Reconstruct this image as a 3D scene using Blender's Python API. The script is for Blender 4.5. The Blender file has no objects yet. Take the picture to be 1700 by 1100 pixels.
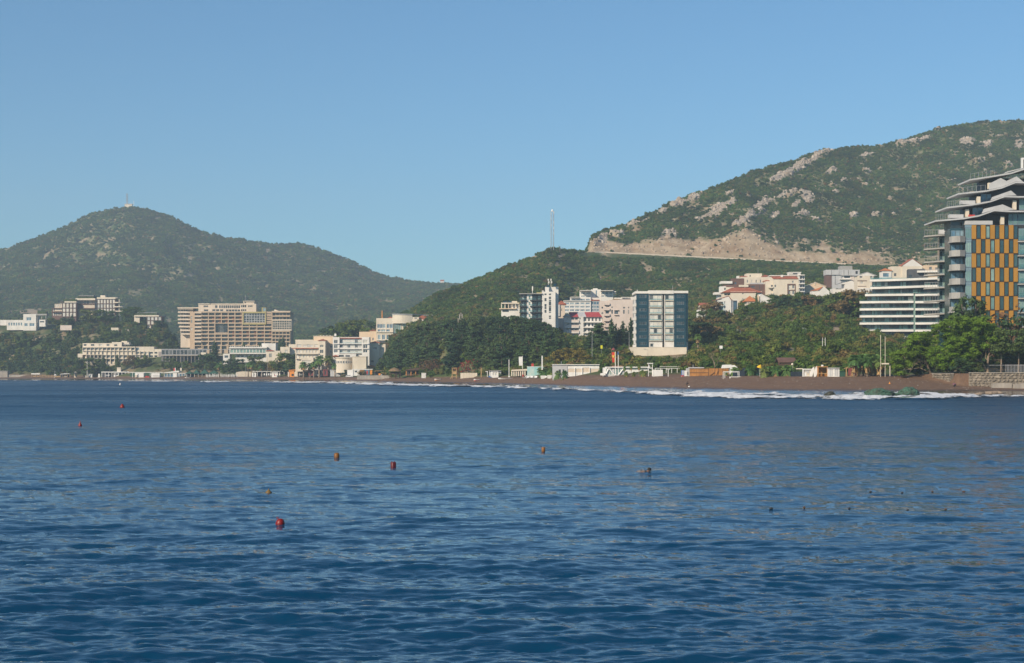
import bpy, bmesh, math, random
import numpy as np
from mathutils import Vector, Matrix
random.seed(7); rng = np.random.default_rng(11)
SC = bpy.context.scene
COL = SC.collection

# ---------------------------------------------------------------- camera, sky, sun, exposure
F, HX, HY, CAMZ = 2600.0, 850.0, 620.0, 5.0      # focal length in photo pixels, principal column, horizon row, eye height
cam_d = bpy.data.cameras.new('camera'); cam = bpy.data.objects.new('camera', cam_d); COL.objects.link(cam)
cam.location = (0, 0, CAMZ); cam.rotation_euler = (math.pi / 2, 0, 0)
cam_d.sensor_width = 36; cam_d.lens = 36 * F / 1700; cam_d.shift_y = (HY - 550) / 1700
cam_d.clip_start = 0.5; cam_d.clip_end = 20000
SC.camera = cam
SUN_EL, SUN_AZ = math.radians(29), math.radians(222)   # azimuth clockwise from +Y: behind and left of the camera
sun_vec = Vector((math.sin(SUN_AZ) * math.cos(SUN_EL), math.cos(SUN_AZ) * math.cos(SUN_EL), math.sin(SUN_EL)))
W = bpy.data.worlds.new('World'); SC.world = W; W.use_nodes = True
wn = W.node_tree.nodes; wl = W.node_tree.links
sky = wn.new('ShaderNodeTexSky'); sky.sky_type = 'NISHITA'; sky.sun_disc = False
sky.sun_elevation = SUN_EL; sky.sun_rotation = SUN_AZ
sky.altitude = 0; sky.air_density = 1.0; sky.dust_density = 0.45; sky.ozone_density = 7.0
bg = wn['Background']; bg.inputs['Strength'].default_value = 0.086
tint = wn.new('ShaderNodeMix'); tint.data_type = 'RGBA'; tint.blend_type = 'MULTIPLY'; tint.inputs['Factor'].default_value = 1; tint.inputs['B'].default_value = (0.84, 1.03, 0.98, 1)   # a touch less violet over the whole sky
wl.new(sky.outputs[0], tint.inputs['A']); wl.new(tint.outputs['Result'], bg.inputs['Color'])
sd = bpy.data.lights.new('sun', 'SUN'); so = bpy.data.objects.new('sun', sd); COL.objects.link(so)
sd.energy = 4.0; sd.angle = math.radians(0.5); sd.color = (1.0, 0.84, 0.64)
so.rotation_euler = sun_vec.to_track_quat('Z', 'Y').to_euler(); so.location = sun_vec * 300
SC.view_settings.view_transform = 'Standard'; SC.view_settings.look = 'None'
SC.view_settings.exposure = 0.5; SC.view_settings.gamma = 1.0; SC.view_settings.use_curve_mapping = False
SC.cycles.use_denoising = True
SC.cycles.max_bounces = 6; SC.cycles.diffuse_bounces = 2; SC.cycles.glossy_bounces = 3
SC.cycles.transparent_max_bounces = 12; SC.cycles.volume_bounces = 0
SC.cycles.caustics_reflective = False; SC.cycles.caustics_refractive = False

# ---------------------------------------------------------------- helpers
def at(px, py, Y):
    return Vector(((px - HX) / F * Y, Y, CAMZ + (HY - py) / F * Y))
def zat(py, Y): return CAMZ + (HY - py) / F * Y
def tag(o, label=None, cat=None, group=None, kind=None):
    if label: o['label'] = label
    if cat: o['category'] = cat
    if group: o['group'] = group
    if kind: o['kind'] = kind
    return o
def empty(name, loc, rz=0, parent=None):
    o = bpy.data.objects.new(name, None); COL.objects.link(o)
    o.location = loc; o.rotation_euler = (0, 0, rz); o.empty_display_size = 0.5
    if parent: o.parent = parent
    return o
def link(name, me, parent=None):
    o = bpy.data.objects.new(name, me); COL.objects.link(o)
    if parent: o.parent = parent
    return o
class MB:
    def __init__(s): s.v = []; s.f = []
    def add(s, vs, fs):
        n = len(s.v); s.v += [tuple(v) for v in vs]; s.f += [tuple(i + n for i in f) for f in fs]; return s
    def box(s, x0, x1, y0, y1, z0, z1):
        return s.add([(x0,y0,z0),(x1,y0,z0),(x1,y1,z0),(x0,y1,z0),(x0,y0,z1),(x1,y0,z1),(x1,y1,z1),(x0,y1,z1)],
              [(0,3,2,1),(4,5,6,7),(0,1,5,4),(1,2,6,5),(2,3,7,6),(3,0,4,7)])
    def tube(s, p, q, r0, r1=None, n=6, caps=True):
        r1 = r0 if r1 is None else r1
        p = Vector(p); q = Vector(q); d = (q - p)
        if d.length < 1e-6: return s
        d.normalize(); a = d.orthogonal().normalized(); b = d.cross(a)
        vs = []
        for c, r in ((p, r0), (q, r1)):
            for i in range(n):
                t = 2 * math.pi * i / n; vs.append(c + (a * math.cos(t) + b * math.sin(t)) * r)
        fs = [(i, (i + 1) % n, n + (i + 1) % n, n + i) for i in range(n)]
        if caps: fs += [tuple(range(n - 1, -1, -1)), tuple(range(n, 2 * n))]
        return s.add(vs, fs)
    def path(s, pts, rs, n=6):
        for i in range(len(pts) - 1): s.tube(pts[i], pts[i + 1], rs[i], rs[i + 1], n, caps=(i in (0, len(pts) - 2)))
        return s
    def lathe(s, prof, n=12, c=(0, 0, 0)):
        vs = []; m = len(prof)
        for r, z in prof:
            for i in range(n):
                t = 2 * math.pi * i / n; vs.append((c[0] + r * math.cos(t), c[1] + r * math.sin(t), c[2] + z))
        fs = [(j*n+i, j*n+(i+1) % n, (j+1)*n+(i+1) % n, (j+1)*n+i) for j in range(m - 1) for i in range(n)]
        fs += [tuple(range(n - 1, -1, -1)), tuple(range((m-1)*n, m*n))]
        return s.add(vs, fs)
    def prism(s, poly, y0, y1):            # polygon in x,z (counter-clockwise seen from -y) extruded along y
        n = len(poly)
        vs = [(x, y0, z) for x, z in poly] + [(x, y1, z) for x, z in poly]
        return s.add(vs, [tuple(range(n)), tuple(range(2*n-1, n-1, -1))] + [(i, i+n, (i+1) % n + n, (i+1) % n) for i in range(n)])
    def plan(s, poly, z0, z1):             # polygon in x,y extruded along z
        n = len(poly)
        vs = [(x, y, z0) for x, y in poly] + [(x, y, z1) for x, y in poly]
        return s.add(vs, [tuple(range(n-1, -1, -1)), tuple(range(n, 2*n))] + [(i, (i+1) % n, (i+1) % n + n, i+n) for i in range(n)])
    def mesh(s, name, mat, smooth=False):
        me = bpy.data.meshes.new(name); me.from_pydata(s.v, [], s.f); me.update()
        if mat: me.materials.append(mat)
        if smooth: me.shade_smooth()
        return me
    def build(s, name, mat, parent=None, smooth=False):
        return link(name, s.mesh(name, mat, smooth), parent)

# ---------------------------------------------------------------- materials
MATS = {}
def mat(name, col, rough=0.8, var=0.18, scale=0.35, bump=0.0, bscale=3.0, metal=0.0, rnd=0.0, col2=None, spec=0.4):
    """procedural surface: base colour mottled by world-space noise, with streaky weathering and optional relief"""
    if name in MATS: return MATS[name]
    m = bpy.data.materials.new(name); m.use_nodes = True; N = m.node_tree.nodes; L = m.node_tree.links
    b = N['Principled BSDF']; b.inputs['Roughness'].default_value = rough; b.inputs['Metallic'].default_value = metal
    b.inputs['Specular IOR Level'].default_value = spec
    geo = N.new('ShaderNodeNewGeometry'); mp = N.new('ShaderNodeMapping'); mp.inputs['Scale'].default_value = (1, 1, 0.45)
    L.new(geo.outputs['Position'], mp.inputs['Vector'])
    no = N.new('ShaderNodeTexNoise'); no.inputs['Scale'].default_value = scale; no.inputs['Detail'].default_value = 6; no.inputs['Roughness'].default_value = 0.65
    L.new(mp.outputs[0], no.inputs['Vector'])
    rp = N.new('ShaderNodeValToRGB'); rp.color_ramp.elements[0].position = 0.3; rp.color_ramp.elements[1].position = 0.7
    c = col; d = col2 if col2 else tuple(x * (1 - var * 1.6) for x in col)
    rp.color_ramp.elements[0].color = (*d, 1); rp.color_ramp.elements[1].color = (*[min(1, x * (1 + var * .35)) for x in c], 1)
    L.new(no.outputs['Fac'], rp.inputs['Fac']); out = rp.outputs['Color']
    if rnd > 0:
        oi = N.new('ShaderNodeObjectInfo'); mr = N.new('ShaderNodeMapRange'); mr.inputs['To Min'].default_value = 1 - rnd; mr.inputs['To Max'].default_value = 1 + rnd
        L.new(oi.outputs['Random'], mr.inputs['Value'])
        mx = N.new('ShaderNodeMix'); mx.data_type = 'RGBA'; mx.blend_type = 'MULTIPLY'; mx.inputs['Factor'].default_value = 1
        L.new(out, mx.inputs['A']); L.new(mr.outputs[0], mx.inputs['B']); out = mx.outputs['Result']
    L.new(out, b.inputs['Base Color'])
    if bump > 0:
        n2 = N.new('ShaderNodeTexNoise'); n2.inputs['Scale'].default_value = bscale; n2.inputs['Detail'].default_value = 4
        L.new(geo.outputs['Position'], n2.inputs['Vector'])
        bp = N.new('ShaderNodeBump'); bp.inputs['Strength'].default_value = bump; bp.inputs['Distance'].default_value = 0.3
        L.new(n2.outputs['Fac'], bp.inputs['Height']); L.new(bp.outputs[0], b.inputs['Normal'])
    MATS[name] = m; return m
def ramp_mat(name, stops, rough=0.8, spec=0.3, noise=0.5, nscale=1.2, trans=0.0):
    """colour picked per object from a ramp, mottled by noise (foliage, curtained windows)"""
    if name in MATS: return MATS[name]
    m = bpy.data.materials.new(name); m.use_nodes = True; N = m.node_tree.nodes; L = m.node_tree.links
    b = N['Principled BSDF']; b.inputs['Roughness'].default_value = rough; b.inputs['Specular IOR Level'].default_value = spec
    oi = N.new('ShaderNodeObjectInfo'); rp = N.new('ShaderNodeValToRGB'); cr = rp.color_ramp
    while len(cr.elements) < len(stops): cr.elements.new(0.5)
    for e, (p, c) in zip(cr.elements, stops): e.position = p; e.color = (*c, 1)
    L.new(oi.outputs['Random'], rp.inputs['Fac'])
    geo = N.new('ShaderNodeNewGeometry'); no = N.new('ShaderNodeTexNoise'); no.inputs['Scale'].default_value = nscale; no.inputs['Detail'].default_value = 3
    L.new(geo.outputs['Position'], no.inputs['Vector'])
    mr = N.new('ShaderNodeMapRange'); mr.inputs['From Min'].default_value = 0.3; mr.inputs['From Max'].default_value = 0.7
    mr.inputs['To Min'].default_value = 1 - noise; mr.inputs['To Max'].default_value = 1 + noise * .6
    L.new(no.outputs['Fac'], mr.inputs['Value'])
    mx = N.new('ShaderNodeMix'); mx.data_type = 'RGBA'; mx.blend_type = 'MULTIPLY'; mx.inputs['Factor'].default_value = 1
    L.new(rp.outputs['Color'], mx.inputs['A']); L.new(mr.outputs[0], mx.inputs['B']); L.new(mx.outputs['Result'], b.inputs['Base Color'])
    if trans > 0:
        tr = N.new('ShaderNodeBsdfTranslucent'); ms = N.new('ShaderNodeMixShader'); ms.inputs['Fac'].default_value = trans
        L.new(mx.outputs['Result'], tr.inputs['Color'])
        L.new(b.outputs[0], ms.inputs[1]); L.new(tr.outputs[0], ms.inputs[2]); L.new(ms.outputs[0], N['Material Output'].inputs['Surface'])
    MATS[name] = m; return m
def clear_glass(name, tint, rough=0.05, fac=0.45):
    if name in MATS: return MATS[name]
    m = bpy.data.materials.new(name); m.use_nodes = True; N = m.node_tree.nodes; L = m.node_tree.links
    b = N['Principled BSDF']; b.inputs['Base Color'].default_value = (*tint, 1); b.inputs['Roughness'].default_value = rough; b.inputs['Specular IOR Level'].default_value = 0.8
    t = N.new('ShaderNodeBsdfTransparent'); t.inputs['Color'].default_value = (0.85, 0.95, 0.97, 1)
    ms = N.new('ShaderNodeMixShader'); ms.inputs['Fac'].default_value = fac
    L.new(t.outputs[0], ms.inputs[1]); L.new(b.outputs[0], ms.inputs[2]); L.new(ms.outputs[0], N['Material Output'].inputs['Surface'])
    MATS[name] = m; return m

WHITE = mat('white_render', (0.74, 0.71, 0.66), 0.85, 0.12, 0.25)
CREAM = mat('cream_render', (0.70, 0.62, 0.50), 0.85, 0.12, 0.25)
BEIGE = mat('beige_concrete', (0.52, 0.40, 0.285), 0.85, 0.14, 0.3)
BEIGE2 = mat('pale_stone_panel', (0.66, 0.56, 0.45), 0.85, 0.12, 0.3)
PEACH = mat('peach_render', (0.72, 0.55, 0.38), 0.85, 0.1, 0.25)
PINKISH = mat('pinkish_render', (0.66, 0.56, 0.49), 0.85, 0.12, 0.3)
BROWN = mat('brown_cladding', (0.16, 0.09, 0.07), 0.75, 0.2, 0.5)
BRICKRED = mat('dull_red_wall', (0.34, 0.17, 0.12), 0.85, 0.2, 0.4)
GREYC = mat('grey_concrete', (0.36, 0.35, 0.33), 0.85, 0.18, 0.4)
GREYL = mat('light_grey_panel', (0.50, 0.50, 0.50), 0.6, 0.12, 0.4)
SHADEGREY = mat('shade_grey_wall', (0.36, 0.31, 0.29), 0.85, 0.12, 0.3)  # shade on the hotel's right-hand side, put into the colour
DARKG = mat('dark_grey_cladding', (0.075, 0.08, 0.09), 0.6, 0.2, 0.4)
CHAR = mat('charcoal_metal', (0.035, 0.037, 0.04), 0.5, 0.2, 0.4)
OLIVE = mat('ochre_frame', (0.42, 0.36, 0.16), 0.7, 0.15, 0.4)
TILE = mat('terracotta_tiles', (0.42, 0.13, 0.07), 0.85, 0.25, 0.8, bump=0.6, bscale=2.5)
TILEO = mat('orange_tiles', (0.55, 0.19, 0.07), 0.85, 0.2, 0.8, bump=0.6, bscale=2.5)
REDMETAL = mat('red_sheet_roof', (0.42, 0.07, 0.07), 0.6, 0.15, 0.5)
BLUECLAD = mat('blue_panel_cladding', (0.008, 0.048, 0.072), 0.4, 0.18, 0.3)
ORANGEP = mat('ochre_orange_panel', (0.37, 0.18, 0.018), 0.6, 0.10, 0.5, rnd=0.06)
TEALG = ramp_mat('dark_teal_glass', [(0, (0.012, 0.04, 0.05)), (0.8, (0.02, 0.055, 0.065)), (1, (0.05, 0.10, 0.10))], 0.08, 0.8, 0.2, 0.5)
PALEG = ramp_mat('pale_teal_glass', [(0, (0.10, 0.19, 0.18)), (0.6, (0.17, 0.28, 0.26)), (1, (0.22, 0.32, 0.28))], 0.10, 0.8, 0.3, 0.6)
WINDOW = ramp_mat('window_glass', [(0, (0.03, 0.045, 0.06)), (0.45, (0.06, 0.08, 0.10)), (0.7, (0.13, 0.15, 0.16)), (0.85, (0.36, 0.36, 0.33)), (1, (0.6, 0.57, 0.5))], 0.12, 0.7, 0.3, 0.8)
DARKWIN = ramp_mat('dark_window_glass', [(0, (0.02, 0.024, 0.03)), (0.7, (0.05, 0.06, 0.07)), (1, (0.14, 0.14, 0.14))], 0.12, 0.7, 0.3, 0.8)
BLUEWIN = ramp_mat('blue_window_glass', [(0, (0.05, 0.12, 0.19)), (0.6, (0.10, 0.19, 0.27)), (1, (0.28, 0.36, 0.38))], 0.1, 0.8, 0.3, 0.8)
SHUTTER = ramp_mat('pale_blind', [(0, (0.55, 0.52, 0.45)), (0.6, (0.66, 0.64, 0.58)), (1, (0.45, 0.47, 0.45))], 0.7, 0.3, 0.15, 0.8)
RAILG = clear_glass('balcony_glass', (0.10, 0.20, 0.21), 0.08, 0.16)
WFRAME = mat('white_window_frame', (0.7, 0.7, 0.68), 0.5, 0.05)
BFRAME = mat('grey_blue_frame', (0.16, 0.24, 0.29), 0.5, 0.05)
STEEL = mat('galvanised_steel', (0.34, 0.34, 0.35), 0.45, 0.1, 1.0)
WPAINT = mat('white_paint', (0.78, 0.77, 0.74), 0.6, 0.1, 0.8)
WOOD = mat('orange_wood', (0.46, 0.21, 0.06), 0.75, 0.25, 0.9, rnd=0.1)
WOODD = mat('dark_wood', (0.10, 0.06, 0.04), 0.8, 0.25, 0.9)
WOODL = mat('pale_wood', (0.45, 0.30, 0.14), 0.8, 0.2, 0.9)
THATCH = mat('straw_thatch', (0.28, 0.19, 0.10), 0.95, 0.3, 1.5, bump=0.8, bscale=6)
STONE = mat('rubble_stone', (0.27, 0.23, 0.18), 0.95, 0.3, 0.9, bump=0.8, bscale=2.0, rnd=0.22)
MORTAR = mat('wall_mortar', (0.21, 0.18, 0.145), 0.95, 0.3, 0.9)
CONC = mat('weathered_concrete', (0.40, 0.36, 0.31), 0.9, 0.25, 0.5)
FOLB = mat('roof_garden_green', (0.05, 0.085, 0.025), 0.95, 0.4, 0.8, bump=1, bscale=2)
TURQ = mat('turquoise_mural', (0.16, 0.46, 0.48), 0.7, 0.2, 0.6, col2=(0.55, 0.6, 0.55))
ORANGEB = mat('orange_board', (0.75, 0.28, 0.04), 0.7, 0.1)
REDB = mat('red_board', (0.50, 0.05, 0.04), 0.7, 0.1)
MAROON = mat('maroon_board', (0.22, 0.06, 0.06), 0.8, 0.15)
YELLOWB = mat('yellow_cloth', (0.8, 0.5, 0.02), 0.8, 0.1)
BLUEB = mat('blue_paint', (0.06, 0.16, 0.42), 0.6, 0.1)
GREENC = mat('green_canvas', (0.03, 0.10, 0.07), 0.85, 0.2)
NAVY = mat('navy_tarpaulin', (0.018, 0.032, 0.05), 0.7, 0.2)
FLAGRED = mat('red_flag_cloth', (0.62, 0.05, 0.03), 0.8, 0.06)
GOLD = mat('gold_cloth', (0.75, 0.5, 0.08), 0.8, 0.06)
BARK = mat('bark', (0.16, 0.12, 0.09), 0.95, 0.3, 1.5, bump=0.5, bscale=8)
BARKP = mat('pale_bark', (0.30, 0.23, 0.17), 0.95, 0.3, 1.5, bump=0.5, bscale=8)
PALMSKIRT = mat('dry_palm_skirt', (0.42, 0.27, 0.12), 0.95, 0.3, 1.5, rnd=0.15)
G_PINE = ramp_mat('pine_foliage', [(0, (0.038, 0.077, 0.031)), (0.5, (0.058, 0.109, 0.037)), (1, (0.095, 0.136, 0.037))], 0.8, 0.25, 0.6, 0.5, 0.15)
G_BRIGHT = ramp_mat('bright_pine_foliage', [(0, (0.115, 0.21, 0.014)), (0.5, (0.13, 0.23, 0.016)), (1, (0.145, 0.235, 0.02))], 0.7, 0.3, 0.5, 0.7, 0.25)
G_SHRUB = ramp_mat('scrub_foliage', [(0, (0.056, 0.109, 0.020)), (0.4, (0.088, 0.144, 0.026)), (0.7, (0.147, 0.175, 0.035)), (0.88, (0.200, 0.171, 0.050)), (0.96, (0.213, 0.136, 0.055)), (1, (0.112, 0.165, 0.033))], 0.85, 0.2, 0.6, 0.4, 0.2)
G_MTN = ramp_mat('mountain_foliage', [(0, (0.041, 0.092, 0.018)), (0.5, (0.065, 0.123, 0.022)), (0.8, (0.108, 0.152, 0.029)), (0.94, (0.162, 0.148, 0.040)), (0.985, (0.189, 0.118, 0.046)), (1, (0.081, 0.134, 0.024))], 0.85, 0.2, 0.55, 0.03, 0.2)
G_YELLOW = ramp_mat('autumn_yellow_foliage', [(0, (0.187, 0.156, 0.031)), (1, (0.265, 0.203, 0.039))], 0.85, 0.2, 0.6, 0.6, 0.2)
G_RUST = ramp_mat('autumn_rust_foliage', [(0, (0.15, 0.08, 0.04)), (1, (0.19, 0.10, 0.045))], 0.85, 0.2, 0.6, 0.6, 0.2)
G_RED = ramp_mat('red_creeper_foliage', [(0, (0.28, 0.03, 0.02)), (1, (0.33, 0.05, 0.03))], 0.85, 0.2, 0.6, 0.8, 0.2)
G_PALM = ramp_mat('palm_foliage', [(0, (0.080, 0.180, 0.045)), (0.6, (0.135, 0.247, 0.057)), (1, (0.225, 0.270, 0.068))], 0.6, 0.4, 0.5, 0.8, 0.2)
ROCKM = mat('grey_limestone', (0.40, 0.35, 0.29), 0.95, 0.35, 0.12, bump=1.0, bscale=0.8, rnd=0.2, col2=(0.22, 0.175, 0.135))
ROCKC = mat('cut_rock_face', (0.42, 0.35, 0.26), 0.95, 0.35, 0.06, bump=1.0, bscale=0.8, rnd=0.25, col2=(0.21, 0.135, 0.085))
# ---------------------------------------------------------------- terrain
def vnoise(x, y, seed):
    xi = np.floor(x).astype(np.int64); yi = np.floor(y).astype(np.int64); fx = x - xi; fy = y - yi
    fx = fx * fx * (3 - 2 * fx); fy = fy * fy * (3 - 2 * fy)
    def h(a, b):
        n = (a * 374761393 + b * 668265263 + seed * 1442695041) & 0xffffffff
        n = ((n ^ (n >> 13)) * 1274126177) & 0xffffffff
        return ((n ^ (n >> 16)) & 0xffff) / 65535.0
    return (h(xi, yi) * (1 - fx) + h(xi + 1, yi) * fx) * (1 - fy) + (h(xi, yi + 1) * (1 - fx) + h(xi + 1, yi + 1) * fx) * fy
def fbm(x, y, seed, oct=4):
    s = 0; a = 0.5; t = 0
    for k in range(oct):
        s = s + a * vnoise(x, y, seed + k * 17); t += a; a *= 0.5; x = x * 2.03 + 5.1; y = y * 2.03 + 3.7
    return s / t * 2 - 1
def P(px, Y, py): return (px, Y, zat(py, Y))
SHORE = [(-300, 1300, 0), (0, 1238, 0), (150, 1182, 0), (300, 1083, 0), (450, 1000, 0), (560, 929, 0), (650, 765, 0), (750, 684, 0), (850, 605, 0), (950, 520, 0),
         (1050, 448, 0), (1150, 406, 0), (1250, 382, 0), (1350, 361, 0), (1450, 351, 0), (1550, 354, 0), (1700, 349, 0), (2000, 340, 0)]
BACK = [(-300, 1330, 2), (0, 1275, 1.9), (150, 1215, 2.0), (300, 1120, 2.2), (450, 1040, 2.6), (560, 965, 2.6), (650, 805, 2.4), (750, 725, 2.8), (850, 645, 3.2),
        (950, 565, 3.8), (1050, 500, 4.0), (1150, 455, 4.2), (1250, 430, 4.2), (1350, 410, 4.2), (1450, 400, 4.2), (1500, 398, 4.2), (1545, 390, 3.4), (1590, 378, 2.2), (1700, 376, 1.8), (2000, 370, 1.8)]
PROM = [(p, y + 15, z + .3) for p, y, z in BACK if p <= 1450] + [(1500, 412, 4.4), (1545, 396, 4.9), (1590, 381, 5.0), (1700, 379, 5.1), (2000, 373, 5.1)]
L5 = [(-300, 1420, 30), (0, 1345, 24), (60, 1330, 20), (130, 1290, 12), (150, 1240, 7), (300, 1180, 8), (450, 1090, 6), (560, 1000, 4), (620, 915, 3.5), (650, 840, 4.5), (750, 755, 6),
      (850, 690, 6), (950, 620, 7), (1050, 560, 7), (1150, 520, 8), (1250, 500, 8), (1350, 480, 8), (1430, 460, 7), (1500, 440, 6), (1700, 430, 6), (2000, 430, 6)]
L6 = [(-300, 1480, 50), (0, 1400, 44), (130, 1330, 28), (150, 1300, 25), (300, 1240, 21), (450, 1240, 20), (560, 1060, 10), (620, 985, 5), (645, 930, 9), (660, 890, 14), (700, 850, 22), (750, 800, 24), (850, 760, 22),
      (930, 720, 15), (1000, 650, 11.8), (1050, 645, 11.4), (1150, 645, 11.8), (1250, 620, 18), (1350, 600, 20), (1430, 600, 17), (1500, 560, 12), (1700, 520, 10), (2000, 520, 10)]
L7 = [(-300, 1560, 58), (0, 1460, 51), (150, 1400, 50), (210, 1400, 51), (270, 1380, 46), (300, 1330, 25), (450, 1330, 22), (560, 1150, 25), (620, 1045, 13), (650, 1015, 20), (680, 980, 26), (750, 860, 23), (850, 850, 29),
      (900, 860, 31), (950, 870, 24), (1050, 850, 24), (1150, 830, 30), (1180, 860, 38), (1250, 860, 45), (1350, 860, 46), (1430, 800, 36), (1500, 750, 25), (1700, 700, 20), (2000, 700, 20)]
L8 = [(-300, 1700, 55), (0, 1600, 47), (150, 1500, 50), (300, 1600, 25), (450, 1600, 25), (560, 1300, 28), (650, 1120, 38), (750, 1050, 45), (850, 1050, 52), (950, 1150, 48), (1050, 1150, 50),
      (1150, 1100, 56), (1250, 1050, 63), (1350, 1050, 63), (1450, 1050, 60), (1520, 1000, 60), (1700, 1000, 50), (2000, 1000, 45)]
L9 = [(-300, 2000, 70), (0, 1950, 60), (300, 1950, 40), (450, 1950, 40), (560, 1600, 36), P(600, 1250, 555), P(650, 1250, 532), P(690, 1250, 510), P(720, 1250, 491), P(760, 1250, 477), P(800, 1260, 460),
      P(850, 1280, 440), P(885, 1300, 425), P(915, 1320, 413), P(945, 1340, 417), P(975, 1370, 419), P(1000, 1378, 419), P(1200, 1392, 429), P(1390, 1400, 438), P(1500, 1400, 442), P(1700, 1400, 446), P(2000, 1400, 450)]
L10 = [(-300, 2250, 110), (0, 2200, 95), (215, 2200, 90), (450, 2200, 72), (560, 2200, 60), (600, 1500, 36), (650, 1450, 44), (760, 1450, 66), (850, 1450, 84), (915, 1420, 100), (945, 1400, 105)] + [(p, y + 11, z) for p, y, z in L9 if p >= 975]
L11 = [(-300, 2500, 150), (0, 2450, 140), (215, 2480, 165), (330, 2480, 140), (450, 2500, 122), (560, 2500, 100), (650, 2300, 80), (760, 2200, 75), (850, 2000, 80), (915, 1700, 90), (945, 1550, 100), P(972, 1410, 420),
       P(984, 1416, 394), P(1005, 1425, 400), P(1050, 1420, 406), P(1095, 1420, 396), P(1150, 1425, 402), P(1200, 1425, 394), P(1240, 1435, 381), P(1270, 1430, 401), P(1300, 1425, 415), P(1400, 1425, 421), P(1500, 1425, 429), P(1700, 1430, 431), P(2000, 1440, 430)]
SIL = [P(-300, 2900, 480), P(0, 2900, 416), P(60, 2900, 396), P(100, 2900, 378), P(150, 2900, 353), P(180, 2900, 345), P(215, 2900, 342), P(245, 2900, 346), P(285, 2900, 358), P(330, 2900, 379), P(380, 2900, 393), P(450, 2950, 405),
       P(500, 3000, 404), P(520, 3000, 408), P(560, 3000, 423), P(600, 3000, 439), P(640, 3000, 455), P(680, 3000, 463), P(725, 2950, 470), P(745, 2900, 471), P(765, 2900, 473), P(790, 2900, 480), P(850, 2500, 505), P(915, 2000, 500), P(945, 1700, 450),
       P(974, 1490, 424), P(985, 1450, 391), P(1000, 1460, 386), P(1040, 1480, 371), P(1080, 1510, 353), P(1120, 1540, 336), P(1160, 1570, 318), P(1200, 1600, 303), P(1250, 1640, 283), P(1300, 1680, 265), P(1340, 1710, 253), P(1400, 1750, 240),
       P(1450, 1780, 239), P(1500, 1800, 229), P(1540, 1820, 217), P(1580, 1850, 206), P(1620, 1870, 200), P(1700, 1900, 196), P(2000, 1950, 185)]
PX0, PX1, PSTEP = -280, 1980, 3.0
pxs = np.arange(PX0, PX1 + 1, PSTEP)
def interp(tab):
    t = np.array(tab, float); return np.interp(pxs, t[:, 0], t[:, 1]), np.interp(pxs, t[:, 0], t[:, 2])
sY, sZ = interp(SHORE); shoreY = lambda p: float(np.interp(p, [a[0] for a in SHORE], [a[1] for a in SHORE]))
LN = [(sY * 0 + 12, sZ - 9), (sY * 0.6, sZ - 7), (sY - 30, sZ - 1.6), (sY, sZ)]
for t in (BACK, PROM, L5, L6, L7, L8, L9, L10, L11): LN.append(interp(t))
rY, rZ = interp(SIL); aY, aZ = LN[-1]
l12 = [(-300, 2700, 190), (0, 2700, 186), (215, 2720, 250), (330, 2700, 212), (450, 2760, 188), (560, 2750, 160), (650, 2700, 130), (760, 2600, 118), (850, 2300, 95), (915, 1850, 95), (945, 1620, 103), (972, 1450, 111)]
t = np.array(l12); mY = np.where(pxs < 974, np.interp(pxs, t[:, 0], t[:, 1]), (aY + rY) / 2); mZ = np.where(pxs < 974, np.interp(pxs, t[:, 0], t[:, 2]), (aZ + rZ) / 2 - 3)
LN += [(mY, mZ), (rY, rZ), (rY + 500, rZ - 150)]
NSUB = [3, 3, 3, 12, 5, 12, 14, 16, 16, 22, 4, 12, 44, 44, 4]
rowsY, rowsZ, rowsU = [], [], []
for k, n in enumerate(NSUB):
    for j in range(n):
        u = j / n; rowsY.append(LN[k][0] * (1 - u) + LN[k+1][0] * u); rowsZ.append(LN[k][1] * (1 - u) + LN[k+1][1] * u); rowsU.append(k + u)
rowsY.append(LN[-1][0]); rowsZ.append(LN[-1][1]); rowsU.append(len(NSUB))
TY = np.array(rowsY); TZ = np.array(rowsZ); TU = np.array(rowsU)[:, None] * np.ones_like(TY)
for _ in range(2):          # soften the creases between control lines above the promenade
    S = TZ.copy(); S[1:-1] = (TZ[:-2] + 2 * TZ[1:-1] + TZ[2:]) / 4
    keep = (TU < 5.5) | ((TU > 9.8) & (TU < 12.4)); TZ = np.where(keep, TZ, S)
TX = (pxs[None, :] - HX) / F * TY
PXG = np.ones_like(TY) * pxs[None, :]
def sm(a, b, x): u = np.clip((x - a) / (b - a), 0, 1); return u * u * (3 - 2 * u)
amp_slope = 1.0 * sm(5.2, 6.2, TU) * (1 - sm(9.6, 9.95, TU))
TZ += amp_slope * fbm(TX / 25, TY / 25, 3)
left = 1 - sm(930, 985, PXG)
up = sm(10.3, 12.5, TU) * left + sm(12.1, 13.0, TU) * (1 - left)
ridge_fade = 1 - 0.8 * sm(13.2, 14, TU)
gul = np.abs(fbm(TX / 170 + 0.25 * TY / 170, TY / 330, 21, 4))
TZ += up * ridge_fade * (fbm(TX / 140, TY / 140, 9, 4) * 7 + (0.25 - gul) * (34 * left + 16 * (1 - left)))
TZ += up * (1 - ridge_fade) * fbm(TX / 30, TY / 30, 5, 3) * 2.5
TZ += sm(3, 3.3, TU) * (1 - sm(4, 4.4, TU)) * fbm(TX / 6, TY / 6, 31, 3) * 0.12
PYG = HY - (TZ - CAMZ) * F / TY
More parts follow.
